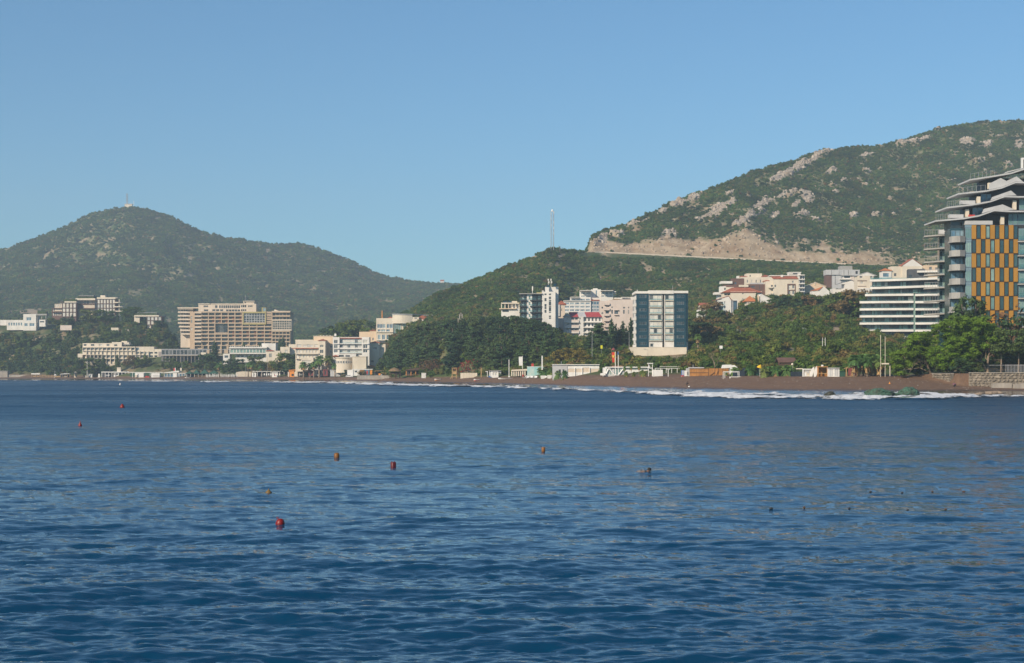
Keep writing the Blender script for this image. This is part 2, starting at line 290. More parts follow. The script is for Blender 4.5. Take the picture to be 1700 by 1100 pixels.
# bare rock on the slope above the road (position, half length, half height, tilt), measured on the hillside
ROCKS = [(1330,275,62,9,-27),(1385,246,30,6,-20),(1290,297,28,8,-25),(1338,328,18,18,-30),(1285,357,11,10,0),(1322,338,18,7,-40),(1190,352,30,10,-32),(1212,338,14,7,-30),(1110,388,19,9,-12),
  (1240,362,34,8,-30),(1262,340,24,8,-25),(1300,325,30,6,-20),(1330,358,16,7,-10),(1352,366,10,7,0),(1150,330,20,6,-25),(1125,340,20,6,-20),(1050,372,20,6,-15),(1025,388,16,7,0),(1068,366,20,5,-30),
  (1605,237,18,13,-10),(1635,240,16,10,0),(1630,265,12,5,0),(1675,275,10,7,0),(1690,243,10,9,0),(1530,232,26,5,-20),(1500,238,24,5,-15),(1435,257,18,6,-10),(1380,286,20,5,-20),(1415,360,16,5,-5),(1452,358,12,4,0),
  (1560,213,20,4,-20),(1400,300,10,5,0),(1385,318,12,4,0),(1210,320,16,5,-25),(1165,362,14,5,-20),(1660,330,10,3,0),(1580,300,8,3,0),(1100,352,16,4,-25),(1440,285,10,4,0),(1000,398,14,14,0),(992,405,14,14,0)]
rk = np.zeros_like(TY)
for cx, cy, a, b, an in ROCKS:
    c, s = math.cos(math.radians(an)), math.sin(math.radians(an))
    dx = PXG - cx; dy = PYG - cy; u = (dx * c + dy * s) / a; v = (-dx * s + dy * c) / b
    rk = np.maximum(rk, 1.0 - np.sqrt(u * u + v * v))
wob = fbm(TX / 9, TZ / 6, 40, 4)
rock = sm(0.1, 0.5, rk + wob * 0.38) * (PXG > 970) * (TU > 11.9)
cut = sm(10.9, 11.15, TU) * (1 - sm(11.9, 12.25, TU + wob * 0.5)) * sm(965, 985, PXG) * (1 - 0.55 * sm(1420, 1520, PXG))
patch = sm(0.5, 0.72, wob) * sm(960, 1000, PXG) * sm(9.6, 9.95, TU) * (1 - sm(10, 10.05, TU)) * 0.9
scar = np.zeros_like(TY)                           # pale bare ground on the near hill and the far left slope
for cx, cy, a, b in [(1075,449,14,7),(1100,452,9,6),(1065,438,10,4),(905,416,16,4),(880,428,14,5),(935,425,14,6),(925,440,6,8),(850,440,14,4),(790,470,10,3),(45,525,55,5),(60,515,40,3),(1380,548,26,8),(1240,500,6,3),(640,502,40,2),(610,500,20,1.5)]:
    scar = np.maximum(scar, 1 - np.sqrt(((PXG - cx) / a) ** 2 + ((PYG - cy) / b) ** 2))
scar = sm(-0.1, 0.5, scar + wob * 0.6) * (TU > 5.5)
TZ += rock * (wob * 5 + 1.5) + cut * wob * 1.5
sand = sm(0, 0.1, TU - 2) * (1 - sm(5.0, 5.3, TU))
nr, nc = TY.shape
V = np.stack([TX, TY, TZ], -1).reshape(-1, 3)
ii = (np.arange(nr - 1)[:, None] * nc + np.arange(nc - 1)[None, :]).reshape(-1)
FA = np.stack([ii, ii + 1, ii + 1 + nc, ii + nc], -1)
def np_mesh(name, V, FA, m, smooth=True):
    me = bpy.data.meshes.new(name); n = FA.shape[1]
    me.vertices.add(len(V)); me.vertices.foreach_set('co', np.ascontiguousarray(V, np.float32).ravel())
    me.loops.add(FA.size); me.loops.foreach_set('vertex_index', np.ascontiguousarray(FA, np.int32).ravel())
    me.polygons.add(len(FA)); me.polygons.foreach_set('loop_start', np.arange(0, FA.size, n, dtype=np.int32))
    me.polygons.foreach_set('loop_total', np.full(len(FA), n, np.int32))
    me.update(calc_edges=True)
    if m: me.materials.append(m)
    if smooth: me.shade_smooth()
    return me
def ground_material():
    m = bpy.data.materials.new('ground'); m.use_nodes = True; N = m.node_tree.nodes; L = m.node_tree.links; b = N['Principled BSDF']
    at_ = N.new('ShaderNodeAttribute'); at_.attribute_name = 'zone'; sp = N.new('ShaderNodeSeparateColor'); L.new(at_.outputs['Color'], sp.inputs[0])
    geo = N.new('ShaderNodeNewGeometry'); sx = N.new('ShaderNodeSeparateXYZ'); L.new(geo.outputs['Position'], sx.inputs[0])
    def noise(sc, det=6, z=1.0):
        mp = N.new('ShaderNodeMapping'); mp.inputs['Scale'].default_value = (1, 1, z); L.new(geo.outputs['Position'], mp.inputs[0])
        n = N.new('ShaderNodeTexNoise'); n.inputs['Scale'].default_value = sc; n.inputs['Detail'].default_value = det; n.inputs['Roughness'].default_value = 0.7; L.new(mp.outputs[0], n.inputs['Vector']); return n.outputs['Fac']
    def ramp(f, stops):
        r = N.new('ShaderNodeValToRGB'); 
        while len(r.color_ramp.elements) < len(stops): r.color_ramp.elements.new(.5)
        for e, (p, c) in zip(r.color_ramp.elements, stops): e.position = p; e.color = (*c, 1)
        L.new(f, r.inputs[0]); return r.outputs[0]
    def mix(f, a, c):
        x = N.new('ShaderNodeMix'); x.data_type = 'RGBA'; L.new(f, x.inputs['Factor']); L.new(a, x.inputs['A']); L.new(c, x.inputs['B']); return x.outputs['Result']
    green = ramp(noise(0.06), [(0.3, (0.045, 0.078, 0.016)), (0.52, (0.062, 0.092, 0.022)), (0.66, (0.07, 0.095, 0.025)), (0.82, (0.085, 0.098, 0.032))])
    rockc = ramp(noise(0.16, 8), [(0.3, (0.18, 0.14, 0.105)), (0.5, (0.32, 0.27, 0.22)), (0.72, (0.44, 0.39, 0.33))])
    cutc = ramp(noise(0.09, 8, 0.5), [(0.3, (0.22, 0.13, 0.07)), (0.48, (0.33, 0.245, 0.155)), (0.66, (0.46, 0.37, 0.26)), (0.8, (0.52, 0.44, 0.33))])
    sandc = ramp(noise(0.5, 8), [(0.3, (0.125, 0.074, 0.046)), (0.55, (0.165, 0.100, 0.062)), (0.75, (0.205, 0.135, 0.086))])
    col = mix(sp.outputs[0], green, rockc); col = mix(sp.outputs[2], col, cutc); col = mix(sp.outputs[1], col, sandc)
    wet = N.new('ShaderNodeMapRange'); wet.inputs['From Min'].default_value = 0.75; wet.inputs['From Max'].default_value = 1.5; wet.inputs['To Min'].default_value = 1; wet.inputs['To Max'].default_value = 0
    nw = noise(0.12, 3); ad = N.new('ShaderNodeMath'); ad.operation = 'MULTIPLY_ADD'; L.new(nw, ad.inputs[0]); ad.inputs[1].default_value = -0.9; L.new(sx.outputs['Z'], ad.inputs[2])
    a2 = N.new('ShaderNodeMath'); a2.operation = 'ADD'; a2.inputs[1].default_value = 0.45; L.new(ad.outputs[0], a2.inputs[0]); L.new(a2.outputs[0], wet.inputs['Value'])
    wc = N.new('ShaderNodeRGB'); wc.outputs[0].default_value = (0.05, 0.04, 0.04, 1); col = mix(wet.outputs[0], col, wc.outputs[0])
    rr = N.new('ShaderNodeMapRange'); rr.inputs['To Min'].default_value = 0.95; rr.inputs['To Max'].default_value = 0.12; L.new(wet.outputs[0], rr.inputs['Value'])
    L.new(rr.outputs[0], b.inputs['Roughness']); L.new(col, b.inputs['Base Color']); b.inputs['Specular IOR Level'].default_value = 0.35
    bp = N.new('ShaderNodeBump'); bp.inputs['Distance'].default_value = 0.6; L.new(noise(0.8, 8), bp.inputs['Height'])
    bs = N.new('ShaderNodeMapRange'); bs.inputs['To Min'].default_value = 0.7; bs.inputs['To Max'].default_value = 0.05; L.new(wet.outputs[0], bs.inputs['Value']); L.new(bs.outputs[0], bp.inputs['Strength'])
    L.new(bp.outputs[0], b.inputs['Normal']); return m
GM = np_mesh('ground', V, FA, ground_material())
ca = GM.color_attributes.new('zone', 'FLOAT_COLOR', 'POINT')
zc = np.stack([np.clip(rock, 0, 1), np.clip(sand, 0, 1), np.clip(np.maximum.reduce([cut, patch, scar]), 0, 1), np.ones_like(rock)], -1).astype(np.float32)
ca.data.foreach_set('color', zc.ravel())
ground = tag(link('ground', GM), kind='structure')
def gz(px, Y):
    c = int(round((px - PX0) / PSTEP)); c = max(0, min(nc - 1, c)); return float(np.interp(Y, TY[:, c], TZ[:, c]))
def gpt(px, Y): return Vector(((px - HX) / F * Y, Y, gz(px, Y)))

# ---------------------------------------------------------------- sea
def ocean_tile(N, L, lam, Hs, wdir, spread, seed, cutoff):
    r = np.random.default_rng(seed); k = 2 * np.pi * np.fft.fftfreq(N, L / N); kx, ky = np.meshgrid(k, k); kk = np.hypot(kx, ky); kk[0, 0] = 1e-6
    kp = 2 * np.pi / lam; Pk = np.exp(-1.25 * (kp / kk) ** 2) / kk ** 3.6
    c = (kx * math.cos(wdir) + ky * math.sin(wdir)) / kk; Pk *= np.abs(c) ** spread * 0.96 + 0.04
    Pk *= np.exp(-(kk * cutoff) ** 2); Pk[0, 0] = 0
    h = np.fft.fft2((r.normal(size=(N, N)) + 1j * r.normal(size=(N, N))) * np.sqrt(Pk)).real
    hk = np.fft.fft2(h); dx = np.fft.ifft2(-1j * kx / kk * hk).real; dy = np.fft.ifft2(-1j * ky / kk * hk).real
    s = Hs / (4 * h.std()); return h * s, dx * s, dy * s
def sample(T, L, x, y):
    N = T.shape[0]; u = (x / L * N) % N; v = (y / L * N) % N; i = u.astype(int); j = v.astype(int); fu = u - i; fv = v - j; i1 = (i + 1) % N; j1 = (j + 1) % N; i %= N; j %= N
    return (T[j, i] * (1 - fu) + T[j, i1] * fu) * (1 - fv) + (T[j1, i] * (1 - fu) + T[j1, i1] * fu) * fv
dep = np.concatenate([np.arange(600, 60, -1.0), np.arange(60, 12, -0.5), np.arange(12, 8.9, -0.25)])
wpx = np.arange(-520, 2240, 4.0)
WY = (CAMZ * F / dep)[:, None] * np.ones((1, len(wpx))); WX = (wpx[None, :] - HX) / F * WY
A = ocean_tile(512, 180.0, 5.0, 0.13, math.radians(84), 5.0, 1, 0.22); B = ocean_tile(512, 29.0, 1.2, 0.075, math.radians(60), 5.0, 2, 0.03); SW = ocean_tile(512, 420.0, 21.0, 0.24, math.radians(97), 9.0, 3, 0.8)
ca_, sa_ = math.cos(0.6), math.sin(0.6); XB = WX * ca_ + WY * sa_; YB = -WX * sa_ + WY * ca_
gust = 0.75 + 0.5 * sm(-0.4, 0.5, fbm(WX / 45, WY / 60, 77, 3))
wz = sample(SW[0], 420, WX, WY) + sample(A[0], 180, WX, WY) + gust * sample(B[0], 29, XB, YB)
dxA, dyA = sample(A[1], 180, WX, WY), sample(A[2], 180, WX, WY); dxB, dyB = sample(B[1], 29, XB, YB), sample(B[2], 29, XB, YB)
near = np.clip(60 / WY, 0, 1)
wx = WX + near * (0.8 * dxA + 0.7 * gust * (dxB * ca_ - dyB * sa_)); wy = WY + near * (0.8 * dyA + 0.7 * gust * (dxB * sa_ + dyB * ca_))
shoal = np.clip((np.interp(PX0 * 0 + wpx, [a[0] for a in SHORE], [a[1] for a in SHORE])[None, :] - WY) / 40, 0.15, 1)
wz *= shoal
n0, n1 = WY.shape; ii = (np.arange(n0 - 1)[:, None] * n1 + np.arange(n1 - 1)[None, :]).reshape(-1)
def water_material():
    m = bpy.data.materials.new('sea_water'); m.use_nodes = True; N = m.node_tree.nodes; L = m.node_tree.links; b = N['Principled BSDF']
    b.inputs['Base Color'].default_value = (0.002, 0.036, 0.085, 1); b.inputs['Roughness'].default_value = 0.06; b.inputs['IOR'].default_value = 1.33
    b.inputs['Specular IOR Level'].default_value = 0.5
    geo = N.new('ShaderNodeNewGeometry'); prev = None
    ln = N.new('ShaderNodeVectorMath'); ln.operation = 'LENGTH'; L.new(geo.outputs['Position'], ln.inputs[0]); far_ = N.new('ShaderNodeMapRange'); far_.inputs['From Min'].default_value = 50; far_.inputs['From Max'].default_value = 330; far_.inputs['To Min'].default_value = 1.0; far_.inputs['To Max'].default_value = 7.0; L.new(ln.outputs['Value'], far_.inputs['Value'])
    ro = N.new('ShaderNodeMapRange'); ro.interpolation_type = 'SMOOTHSTEP'; ro.inputs['From Min'].default_value = 30; ro.inputs['From Max'].default_value = 260; ro.inputs['To Min'].default_value = 0.03; ro.inputs['To Max'].default_value = 0.34; L.new(ln.outputs['Value'], ro.inputs['Value'])
    gm = N.new('ShaderNodeMapping'); gm.inputs['Scale'].default_value = (0.006, 0.02, 1); L.new(geo.outputs['Position'], gm.inputs[0]); gn = N.new('ShaderNodeTexNoise'); gn.inputs['Scale'].default_value = 1.0; gn.inputs['Detail'].default_value = 5; gn.inputs['Roughness'].default_value = 0.65; L.new(gm.outputs[0], gn.inputs['Vector'])
    gr = N.new('ShaderNodeMapRange'); gr.inputs['From Min'].default_value = 0.3; gr.inputs['From Max'].default_value = 0.7; gr.inputs['To Min'].default_value = 0.6; gr.inputs['To Max'].default_value = 1.4; L.new(gn.outputs['Fac'], gr.inputs['Value'])
    rm = N.new('ShaderNodeMath'); rm.operation = 'MULTIPLY'; L.new(ro.outputs[0], rm.inputs[0]); L.new(gr.outputs[0], rm.inputs[1]); L.new(rm.outputs[0], b.inputs['Roughness'])   # waves too small to resolve far out act as surface roughness
    for sc, dist, st, mpv in ((0.16, 0.22, 1.0, (0.35, 1.0, 1)), (0.8, 0.09, 1.0, (0.35, 1.0, 1)), (2.8, 0.028, 1.0, (0.4, 1.0, 1))):
        mp = N.new('ShaderNodeMapping'); mp.inputs['Scale'].default_value = mpv; mp.inputs['Rotation'].default_value = (0, 0, 0.08); L.new(geo.outputs['Position'], mp.inputs[0])
        n = N.new('ShaderNodeTexNoise'); n.inputs['Scale'].default_value = sc; n.inputs['Detail'].default_value = 4; n.inputs['Roughness'].default_value = 0.55; L.new(mp.outputs[0], n.inputs['Vector'])
        bp = N.new('ShaderNodeBump'); bp.inputs['Strength'].default_value = st; mu = N.new('ShaderNodeMath'); mu.operation = 'MULTIPLY'; mu.inputs[1].default_value = dist; L.new(far_.outputs[0], mu.inputs[0]); L.new(mu.outputs[0], bp.inputs['Distance']); L.new(n.outputs['Fac'], bp.inputs['Height'])
        if prev: L.new(prev, bp.inputs['Normal'])
        prev = bp.outputs[0]
    L.new(prev, b.inputs['Normal']); return m
sea = tag(link('sea', np_mesh('sea', np.stack([wx, wy, wz], -1).reshape(-1, 3), np.stack([ii, ii + n1, ii + n1 + 1, ii + 1], -1)[:, ::-1], water_material())), kind='structure')
def sea_z(px, Y):
    i = int(np.argmin(abs(WY[:, 0] - Y))); j = int(np.argmin(abs(wpx - px))); return float(wz[i, j])

# breaking surf: churned water ridges with ragged foam along the shore
def foam_material():
    m = bpy.data.materials.new('surf_foam'); m.use_nodes = True; N = m.node_tree.nodes; L = m.node_tree.links; b = N['Principled BSDF']
    b.inputs['Base Color'].default_value = (0.62, 0.64, 0.66, 1); b.inputs['Roughness'].default_value = 0.9
    geo = N.new('ShaderNodeNewGeometry'); mp = N.new('ShaderNodeMapping'); mp.inputs['Scale'].default_value = (0.45, 0.16, 0.6); L.new(geo.outputs['Position'], mp.inputs[0])
    n = N.new('ShaderNodeTexNoise'); n.inputs['Scale'].default_value = 0.8; n.inputs['Detail'].default_value = 7; n.inputs['Roughness'].default_value = 0.7; L.new(mp.outputs[0], n.inputs['Vector'])
    a = N.new('ShaderNodeAttribute'); a.attribute_name = 'cover'; ad = N.new('ShaderNodeMath'); ad.operation = 'ADD'; L.new(n.outputs['Fac'], ad.inputs[0]); L.new(a.outputs['Fac'], ad.inputs[1])
    mr = N.new('ShaderNodeMapRange'); mr.inputs['From Min'].default_value = 0.93; mr.inputs['From Max'].default_value = 1.07; L.new(ad.outputs[0], mr.inputs['Value'])
    t = N.new('ShaderNodeBsdfTransparent'); ms = N.new('ShaderNodeMixShader'); L.new(mr.outputs[0], ms.inputs['Fac']); L.new(t.outputs[0], ms.inputs[1]); L.new(b.outputs[0], ms.inputs[2])
    L.new(ms.outputs[0], N['Material Output'].inputs['Surface'])
    bp = N.new('ShaderNodeBump'); bp.inputs['Strength'].default_value = 0.8; bp.inputs['Distance'].default_value = 0.25; L.new(n.outputs['Fac'], bp.inputs['Height']); L.new(bp.outputs[0], b.inputs['Normal'])
    return m
fpx = np.arange(-40, 1760, 1.5); shY = np.interp(fpx, [a[0] for a in SHORE], [a[1] for a in SHORE])
# per stretch of shore: how thick the surf is (0 none) and how far below the horizon line its outer edge lies
fk = np.array([(-40,.3,11.2),(20,.4,11.6),(60,.6,12.2),(75,.35,12),(100,.5,12.4),(170,.5,12.8),(220,.7,13.4),(330,.6,13.8),(345,.8,14.4),(395,.75,14.6),(410,.3,14),(440,.4,14.4),(460,.8,15.4),(480,.95,16),(520,.9,16.2),(560,.8,16.6),(580,.95,17.6),(640,1,20.2),(720,1,21.2),(780,.95,22),(830,.8,24),(860,.85,25),(890,.6,26),(910,.7,27),(960,.7,28.6),(1000,.6,30.5),(1050,.75,33),(1080,.9,35),(1150,1,38.5),(1250,1.05,41.5),(1330,1,43),(1400,.95,44),(1480,.95,44.5),(1550,1,44),(1620,.8,41),(1660,.7,39.5),(1700,.5,38.5),(1760,.4,38)])
fc = np.interp(fpx, fk[:, 0], fk[:, 1]); fo = CAMZ * F / np.interp(fpx, fk[:, 0], fk[:, 2]); jit = fbm(fpx / 60, fpx * 0, 61, 4)
fo = fo + jit * 8 + 3 * fbm(fpx / 9, fpx * 0 + 5, 66, 3); fin = shY + 12 + 5 * fbm(fpx / 25, fpx * 0 + 3, 64, 3)
offs = np.linspace(0, 1, 44)                        # 0 on the swash, 1 at the outer breaker
cY = fin[None, :] + offs[:, None] ** 1.1 * (fo - fin)[None, :]; cX = (fpx[None, :] - HX) / F * cY
bch = np.clip(cY - shY[None, :], 0, 99) * 0.085
w0 = (sample(SW[0], 420, cX, cY) + sample(A[0], 180, cX, cY)) * np.clip((shY[None, :] - cY) / 40, .15, 1)
br1 = np.exp(-((offs[:, None] - .86 - .08 * jit[None, :]) / .07) ** 2); br2 = np.exp(-((offs[:, None] - .45 - .2 * fbm(fpx / 90, fpx * 0 + 9, 65, 3)[None, :]) / .08) ** 2)
lump = fbm(cX / 4.0, cY / 6.0, 62, 4)
cZ = 0.10 + bch + w0 + (br1 * (.55 + .5 * lump) + br2 * (.3 + .3 * lump)) * np.clip(fc, .2, 1)[None, :] + .05 * lump
streak = fbm(cX / 22, cY / 9, 63, 4)
cov = (fc * .40)[None, :] + (br1 * .34 + br2 * .26) * fc[None, :] + (.42 * streak) - .30 * sm(.12, 0, offs)[:, None]
cov = np.where((offs[:, None] > .985) | (offs[:, None] < .01), 0, cov)
m0, m1 = cY.shape; ii = (np.arange(m0 - 1)[:, None] * m1 + np.arange(m1 - 1)[None, :]).reshape(-1)
fm = np_mesh('surf_foam', np.stack([cX, cY, cZ], -1).reshape(-1, 3), np.stack([ii, ii + m1, ii + 1 + m1, ii + 1], -1), foam_material())
fa = fm.attributes.new('cover', 'FLOAT', 'POINT'); fa.data.foreach_set('value', cov.astype(np.float32).ravel())
tag(link('surf_foam', fm), 'white foam of small waves breaking along the dark beach', 'foam', kind='stuff')
# ---------------------------------------------------------------- vegetation prototypes
def unit(n, r):
    v = r.normal(size=(n, 3)); return v / np.linalg.norm(v, axis=1)[:, None]
def crown_mesh(name, clumps, n, size, seed, m, core=0.72, upb=0.25, drop=0.0, aspect=0.55):
    """leaf-sized faces spread over the shells of many clumps, round a small dark core in each clump"""
    r = np.random.default_rng(seed); C = np.array(clumps, float)
    w = (C[:, 3] * C[:, 4]) ** 0.9; idx = r.choice(len(C), n, p=w / w.sum())
    d = unit(n, r); d[:, 2] = np.where(r.random(n) < 0.6, np.abs(d[:, 2]), d[:, 2])
    p = C[idx, :3] + d * C[idx, 3:6] * (0.72 + 0.42 * r.random(n))[:, None]
    nr = d * 0.8 + unit(n, r) * 0.75; nr[:, 2] += upb; nr /= np.linalg.norm(nr, axis=1)[:, None]
    t = np.cross(nr, unit(n, r)); t /= np.linalg.norm(t, axis=1)[:, None] + 1e-9; b = np.cross(nr, t)
    s = size * (0.6 + 0.8 * r.random(n))[:, None]; a = aspect
    q = np.stack([p - t * s, p + b * s * a - t * s * .1, p + t * s, p - b * s * a + t * s * .1], 1).reshape(-1, 3)
    f = np.arange(4 * n).reshape(n, 4); V = [q]; Fq = [f]
    if core > 0:
        base = len(q)
        for c in C:
            oc = np.array([(1,0,0),(0,1,0),(-1,0,0),(0,-1,0),(0,0,1),(0,0,-1)], float) * (0.9 + 0.2 * r.random((6, 1)))
            rot = r.random() * 6.3; R = np.array([[math.cos(rot), -math.sin(rot), 0], [math.sin(rot), math.cos(rot), 0], [0, 0, 1]])
            V.append(c[:3] + (oc @ R.T) * c[3:6] * core)
            Fq.append(np.array([(0,1,4,4),(1,2,4,4),(2,3,4,4),(3,0,4,4),(1,0,5,5),(2,1,5,5),(3,2,5,5),(0,3,5,5)]) + base); base += 6
    V = np.concatenate(V); fs = [tuple(x) for x in Fq[0].tolist()] + [tuple(x[:3]) for g in Fq[1:] for x in g.tolist()]
    me = bpy.data.meshes.new(name); me.from_pydata(V.tolist(), [], fs); me.update(); me.materials.append(m); return me
def bush_clumps(r, n, rad, h):
    return [(r.uniform(-.55, .55) * rad, r.uniform(-.55, .55) * rad, r.uniform(.3, .75) * h, rad * r.uniform(.35, .6), rad * r.uniform(.35, .6), h * r.uniform(.25, .42)) for _ in range(n)]
def proto_collection(name, meshes):
    c = bpy.data.collections.new(name)
    for me in meshes: c.objects.link(bpy.data.objects.new(me.name, me))
    return c
R_ = random.Random(5)
MTN_COL = proto_collection('mountain_bushes', [crown_mesh('bush', bush_clumps(R_, 5, 2.0, 2.6), 90, 0.55, 100 + i, G_MTN, 0.8) for i in range(4)])
SHR_COL = proto_collection('slope_shrubs', [crown_mesh('shrub', bush_clumps(R_, 6, 1.6, 2.3), 260, 0.24, 120 + i, G_SHRUB, 0.75) for i in range(5)])
WOOD_COL = proto_collection('wood_trees', [crown_mesh('wood_tree', [(R_.uniform(-1.8, 1.8), R_.uniform(-1.8, 1.8), R_.uniform(2, 7), R_.uniform(1, 1.9), R_.uniform(1, 1.9), R_.uniform(.9, 1.6)) for _ in range(11)], 320, 0.5, 140 + i, G_SHRUB if i % 2 else G_PINE, 0.8) for i in range(5)])
def rock_mesh(name, seed, m, sx=1, sy=1, sz=1, n=26):
    r = np.random.default_rng(seed); bm = bmesh.new()
    for v in unit(n, r) * (0.75 + 0.35 * r.random((n, 1))): bm.verts.new((v[0] * sx, v[1] * sy, v[2] * sz))
    g = bmesh.ops.convex_hull(bm, input=bm.verts); bmesh.ops.delete(bm, geom=list({e for e in g['geom_interior'] if isinstance(e, bmesh.types.BMVert)}), context='VERTS')
    me = bpy.data.meshes.new(name); bm.to_mesh(me); bm.free(); me.materials.append(m); return me
ROCK_COL = proto_collection('crag_rocks', [rock_mesh('crag', 200 + i, ROCKM, 1.0, 0.9, 1.25) for i in range(6)])
CUT_COL = proto_collection('cut_rocks', [rock_mesh('cut_rock', 220 + i, ROCKC, 1.2, 0.8, 1.1) for i in range(6)])
def scatter(name, pts, scl, coll, label, cat, tilt=0.0, seed=0):
    r = np.random.default_rng(seed); n = len(pts); me = bpy.data.meshes.new(name)
    me.vertices.add(n); me.vertices.foreach_set('co', np.ascontiguousarray(pts, np.float32).ravel())
    a = me.attributes.new('size3', 'FLOAT_VECTOR', 'POINT'); s = np.asarray(scl)[:, None] * (0.8 + 0.4 * r.random((n, 3))); a.data.foreach_set('vector', s.astype(np.float32).ravel())
    a = me.attributes.new('rot3', 'FLOAT_VECTOR', 'POINT'); q = np.stack([r.normal(size=n) * tilt, r.normal(size=n) * tilt, r.random(n) * 6.28], -1); a.data.foreach_set('vector', q.astype(np.float32).ravel())
    a = me.attributes.new('pick', 'INT', 'POINT'); a.data.foreach_set('value', r.integers(0, len(coll.objects), n).astype(np.int32))
    me.update(); o = link(name, me); ng = bpy.data.node_groups.new(name, 'GeometryNodeTree')
    ng.interface.new_socket('Geometry', in_out='INPUT', socket_type='NodeSocketGeometry'); ng.interface.new_socket('Geometry', in_out='OUTPUT', socket_type='NodeSocketGeometry')
    N = ng.nodes; L = ng.links; gi = N.new('NodeGroupInput'); go = N.new('NodeGroupOutput'); ip = N.new('GeometryNodeInstanceOnPoints'); ci = N.new('GeometryNodeCollectionInfo')
    ci.inputs['Collection'].default_value = coll; ci.inputs['Separate Children'].default_value = True; ci.inputs['Reset Children'].default_value = True
    def attr(nm, ty):
        x = N.new('GeometryNodeInputNamedAttribute'); x.data_type = ty; x.inputs['Name'].default_value = nm; return x.outputs[0]
    L.new(gi.outputs[0], ip.inputs['Points']); L.new(ci.outputs[0], ip.inputs['Instance']); ip.inputs['Pick Instance'].default_value = True
    L.new(attr('pick', 'INT'), ip.inputs['Instance Index']); L.new(attr('size3', 'FLOAT_VECTOR'), ip.inputs['Scale'])
    e2 = N.new('FunctionNodeEulerToRotation'); L.new(attr('rot3', 'FLOAT_VECTOR'), e2.inputs[0]); L.new(e2.outputs[0], ip.inputs['Rotation'])
    L.new(ip.outputs[0], go.inputs[0]); md = o.modifiers.new('scatter', 'NODES'); md.node_group = ng
    return tag(o, label, cat, kind='stuff')
def pick_points(mask, n, seed, lo, hi, jitter=True):
    """random points on the ground sheet where mask (a weight per grid vertex) allows, weighted by world area"""
    r = np.random.default_rng(seed); d = np.gradient(TY, axis=0); wgt = mask * np.abs(d) * TY; wgt[-1] = 0; wgt[:, -1] = 0
    p = wgt.ravel() / wgt.sum(); k = r.choice(len(p), n, p=p); i, j = np.divmod(k, nc); i = np.clip(i, 0, nr - 2); j = np.clip(j, 0, nc - 2)
    u = r.random(n); v = r.random(n)
    def bl(T): return (T[i, j] * (1-u) + T[i, j+1] * u) * (1-v) + (T[i+1, j] * (1-u) + T[i+1, j+1] * u) * v
    return np.stack([bl(TX), bl(TY), bl(TZ)], -1), lo + (hi - lo) * r.random(n) ** 1.6
inview = sm(-220, -60, PXG) * (1 - sm(1780, 1900, PXG))
veg = np.clip(1 - 1.1 * np.maximum.reduce([rock, cut * 0.97, patch, scar * .9]), 0.012, 1)
dens = 0.62 + 0.38 * sm(-0.25, 0.2, fbm(TX / 35, TY / 35, 90, 3))
road_gap = 1 - ((TU > 9.88) & (TU < 11.04) & (PXG > 965))
front = (TU < 14.15)
m_right = inview * veg * dens * road_gap * front * sm(8.9, 9.2, TU) * sm(560, 600, PXG) * np.where(PXG > 960, 1, (TU < 10.6))
p_, s_ = pick_points(m_right, 85000, 1, 0.42, 1.1)
scatter('mountain_scrub', p_ - np.array([0, 0, .4]), s_, MTN_COL, 'dense green scrub covering the mountain above the road and the near hill', 'scrub', seed=1)
m_left = inview * np.clip(veg, .05, 1) * dens * front * sm(9.0, 9.4, TU) * (1 - sm(840, 900, PXG)) * np.where((PXG > 590) & (TU < 11.5), 0, 1)
p_, s_ = pick_points(m_left, 80000, 2, 0.75, 1.8)
scatter('forested_slope', p_ - np.array([0, 0, .6]), s_, MTN_COL, 'hazy green forest covering the pointed mountain behind the hotels', 'forest', seed=2)
m_wood = inview * np.clip(1 - scar * 1.2, 0, 1) * sm(5.0, 5.15, TU) * (1 - sm(8.6, 9.2, TU)) * (1 - sm(262, 300, PXG)) * np.where((PXG > 128) & (TU < 6.9), 0, 1)
p_, s_ = pick_points(m_wood, 3600, 3, 0.55, 1.1)
ok_ = ~((p_[:, 1] > 1382) & (p_[:, 1] < 1440) & (p_[:, 0] > -480)); p_, s_ = p_[ok_], s_[ok_]
scatter('hillside_wood', p_ - np.array([0, 0, 1.5]), s_, WOOD_COL, 'mixed wood covering the low hill below the villas', 'wood', seed=3)
slope = inview * sm(5.1, 5.35, TU) * (1 - sm(8.9, 9.3, TU)) * sm(560, 600, PXG) * np.clip(1 - scar * .6, 0, 1)
bare = np.where((TU < 6.0) & (PXG > 1440), 0, 1) * np.where((PXG < 630) & (TU < 7.6), 0.05, 1)
p_, s_ = pick_points(slope * bare * (0.35 + 0.65 * dens), 17000, 4, 0.5, 1.7)
q_ = HX + p_[:, 0] / p_[:, 1] * F; tp_ = HY - (p_[:, 2] + 2.2 * s_ - CAMZ) * F / p_[:, 1]; ok_ = ~((q_ > 1043) & (q_ < 1143) & (p_[:, 1] < 652) & (tp_ < 590)); s_ = np.where(ok_, s_, .3); tp_ = HY - (p_[:, 2] + 2.2 * s_ - CAMZ) * F / p_[:, 1]; ok_ = ok_ | (tp_ > 588)
for x0_, x1_, ym_ in ((915, 999, 600), (1002, 1102, 536), (1143, 1218, 470)): ok_ &= ~((q_ > x0_) & (q_ < x1_) & (p_[:, 1] < ym_))   # kept clear before the long beach buildings
p_, s_ = p_[ok_], s_[ok_]
scatter('slope_shrubs', p_ - np.array([0, 0, .3]), s_, SHR_COL, 'green and olive shrubs covering the slope behind the beach', 'shrubs', seed=4)
m_rk = inview * front * np.clip(rock, 0, 1) ** 1.5
p_, s_ = pick_points(m_rk, 2600, 5, 0.8, 2.2)
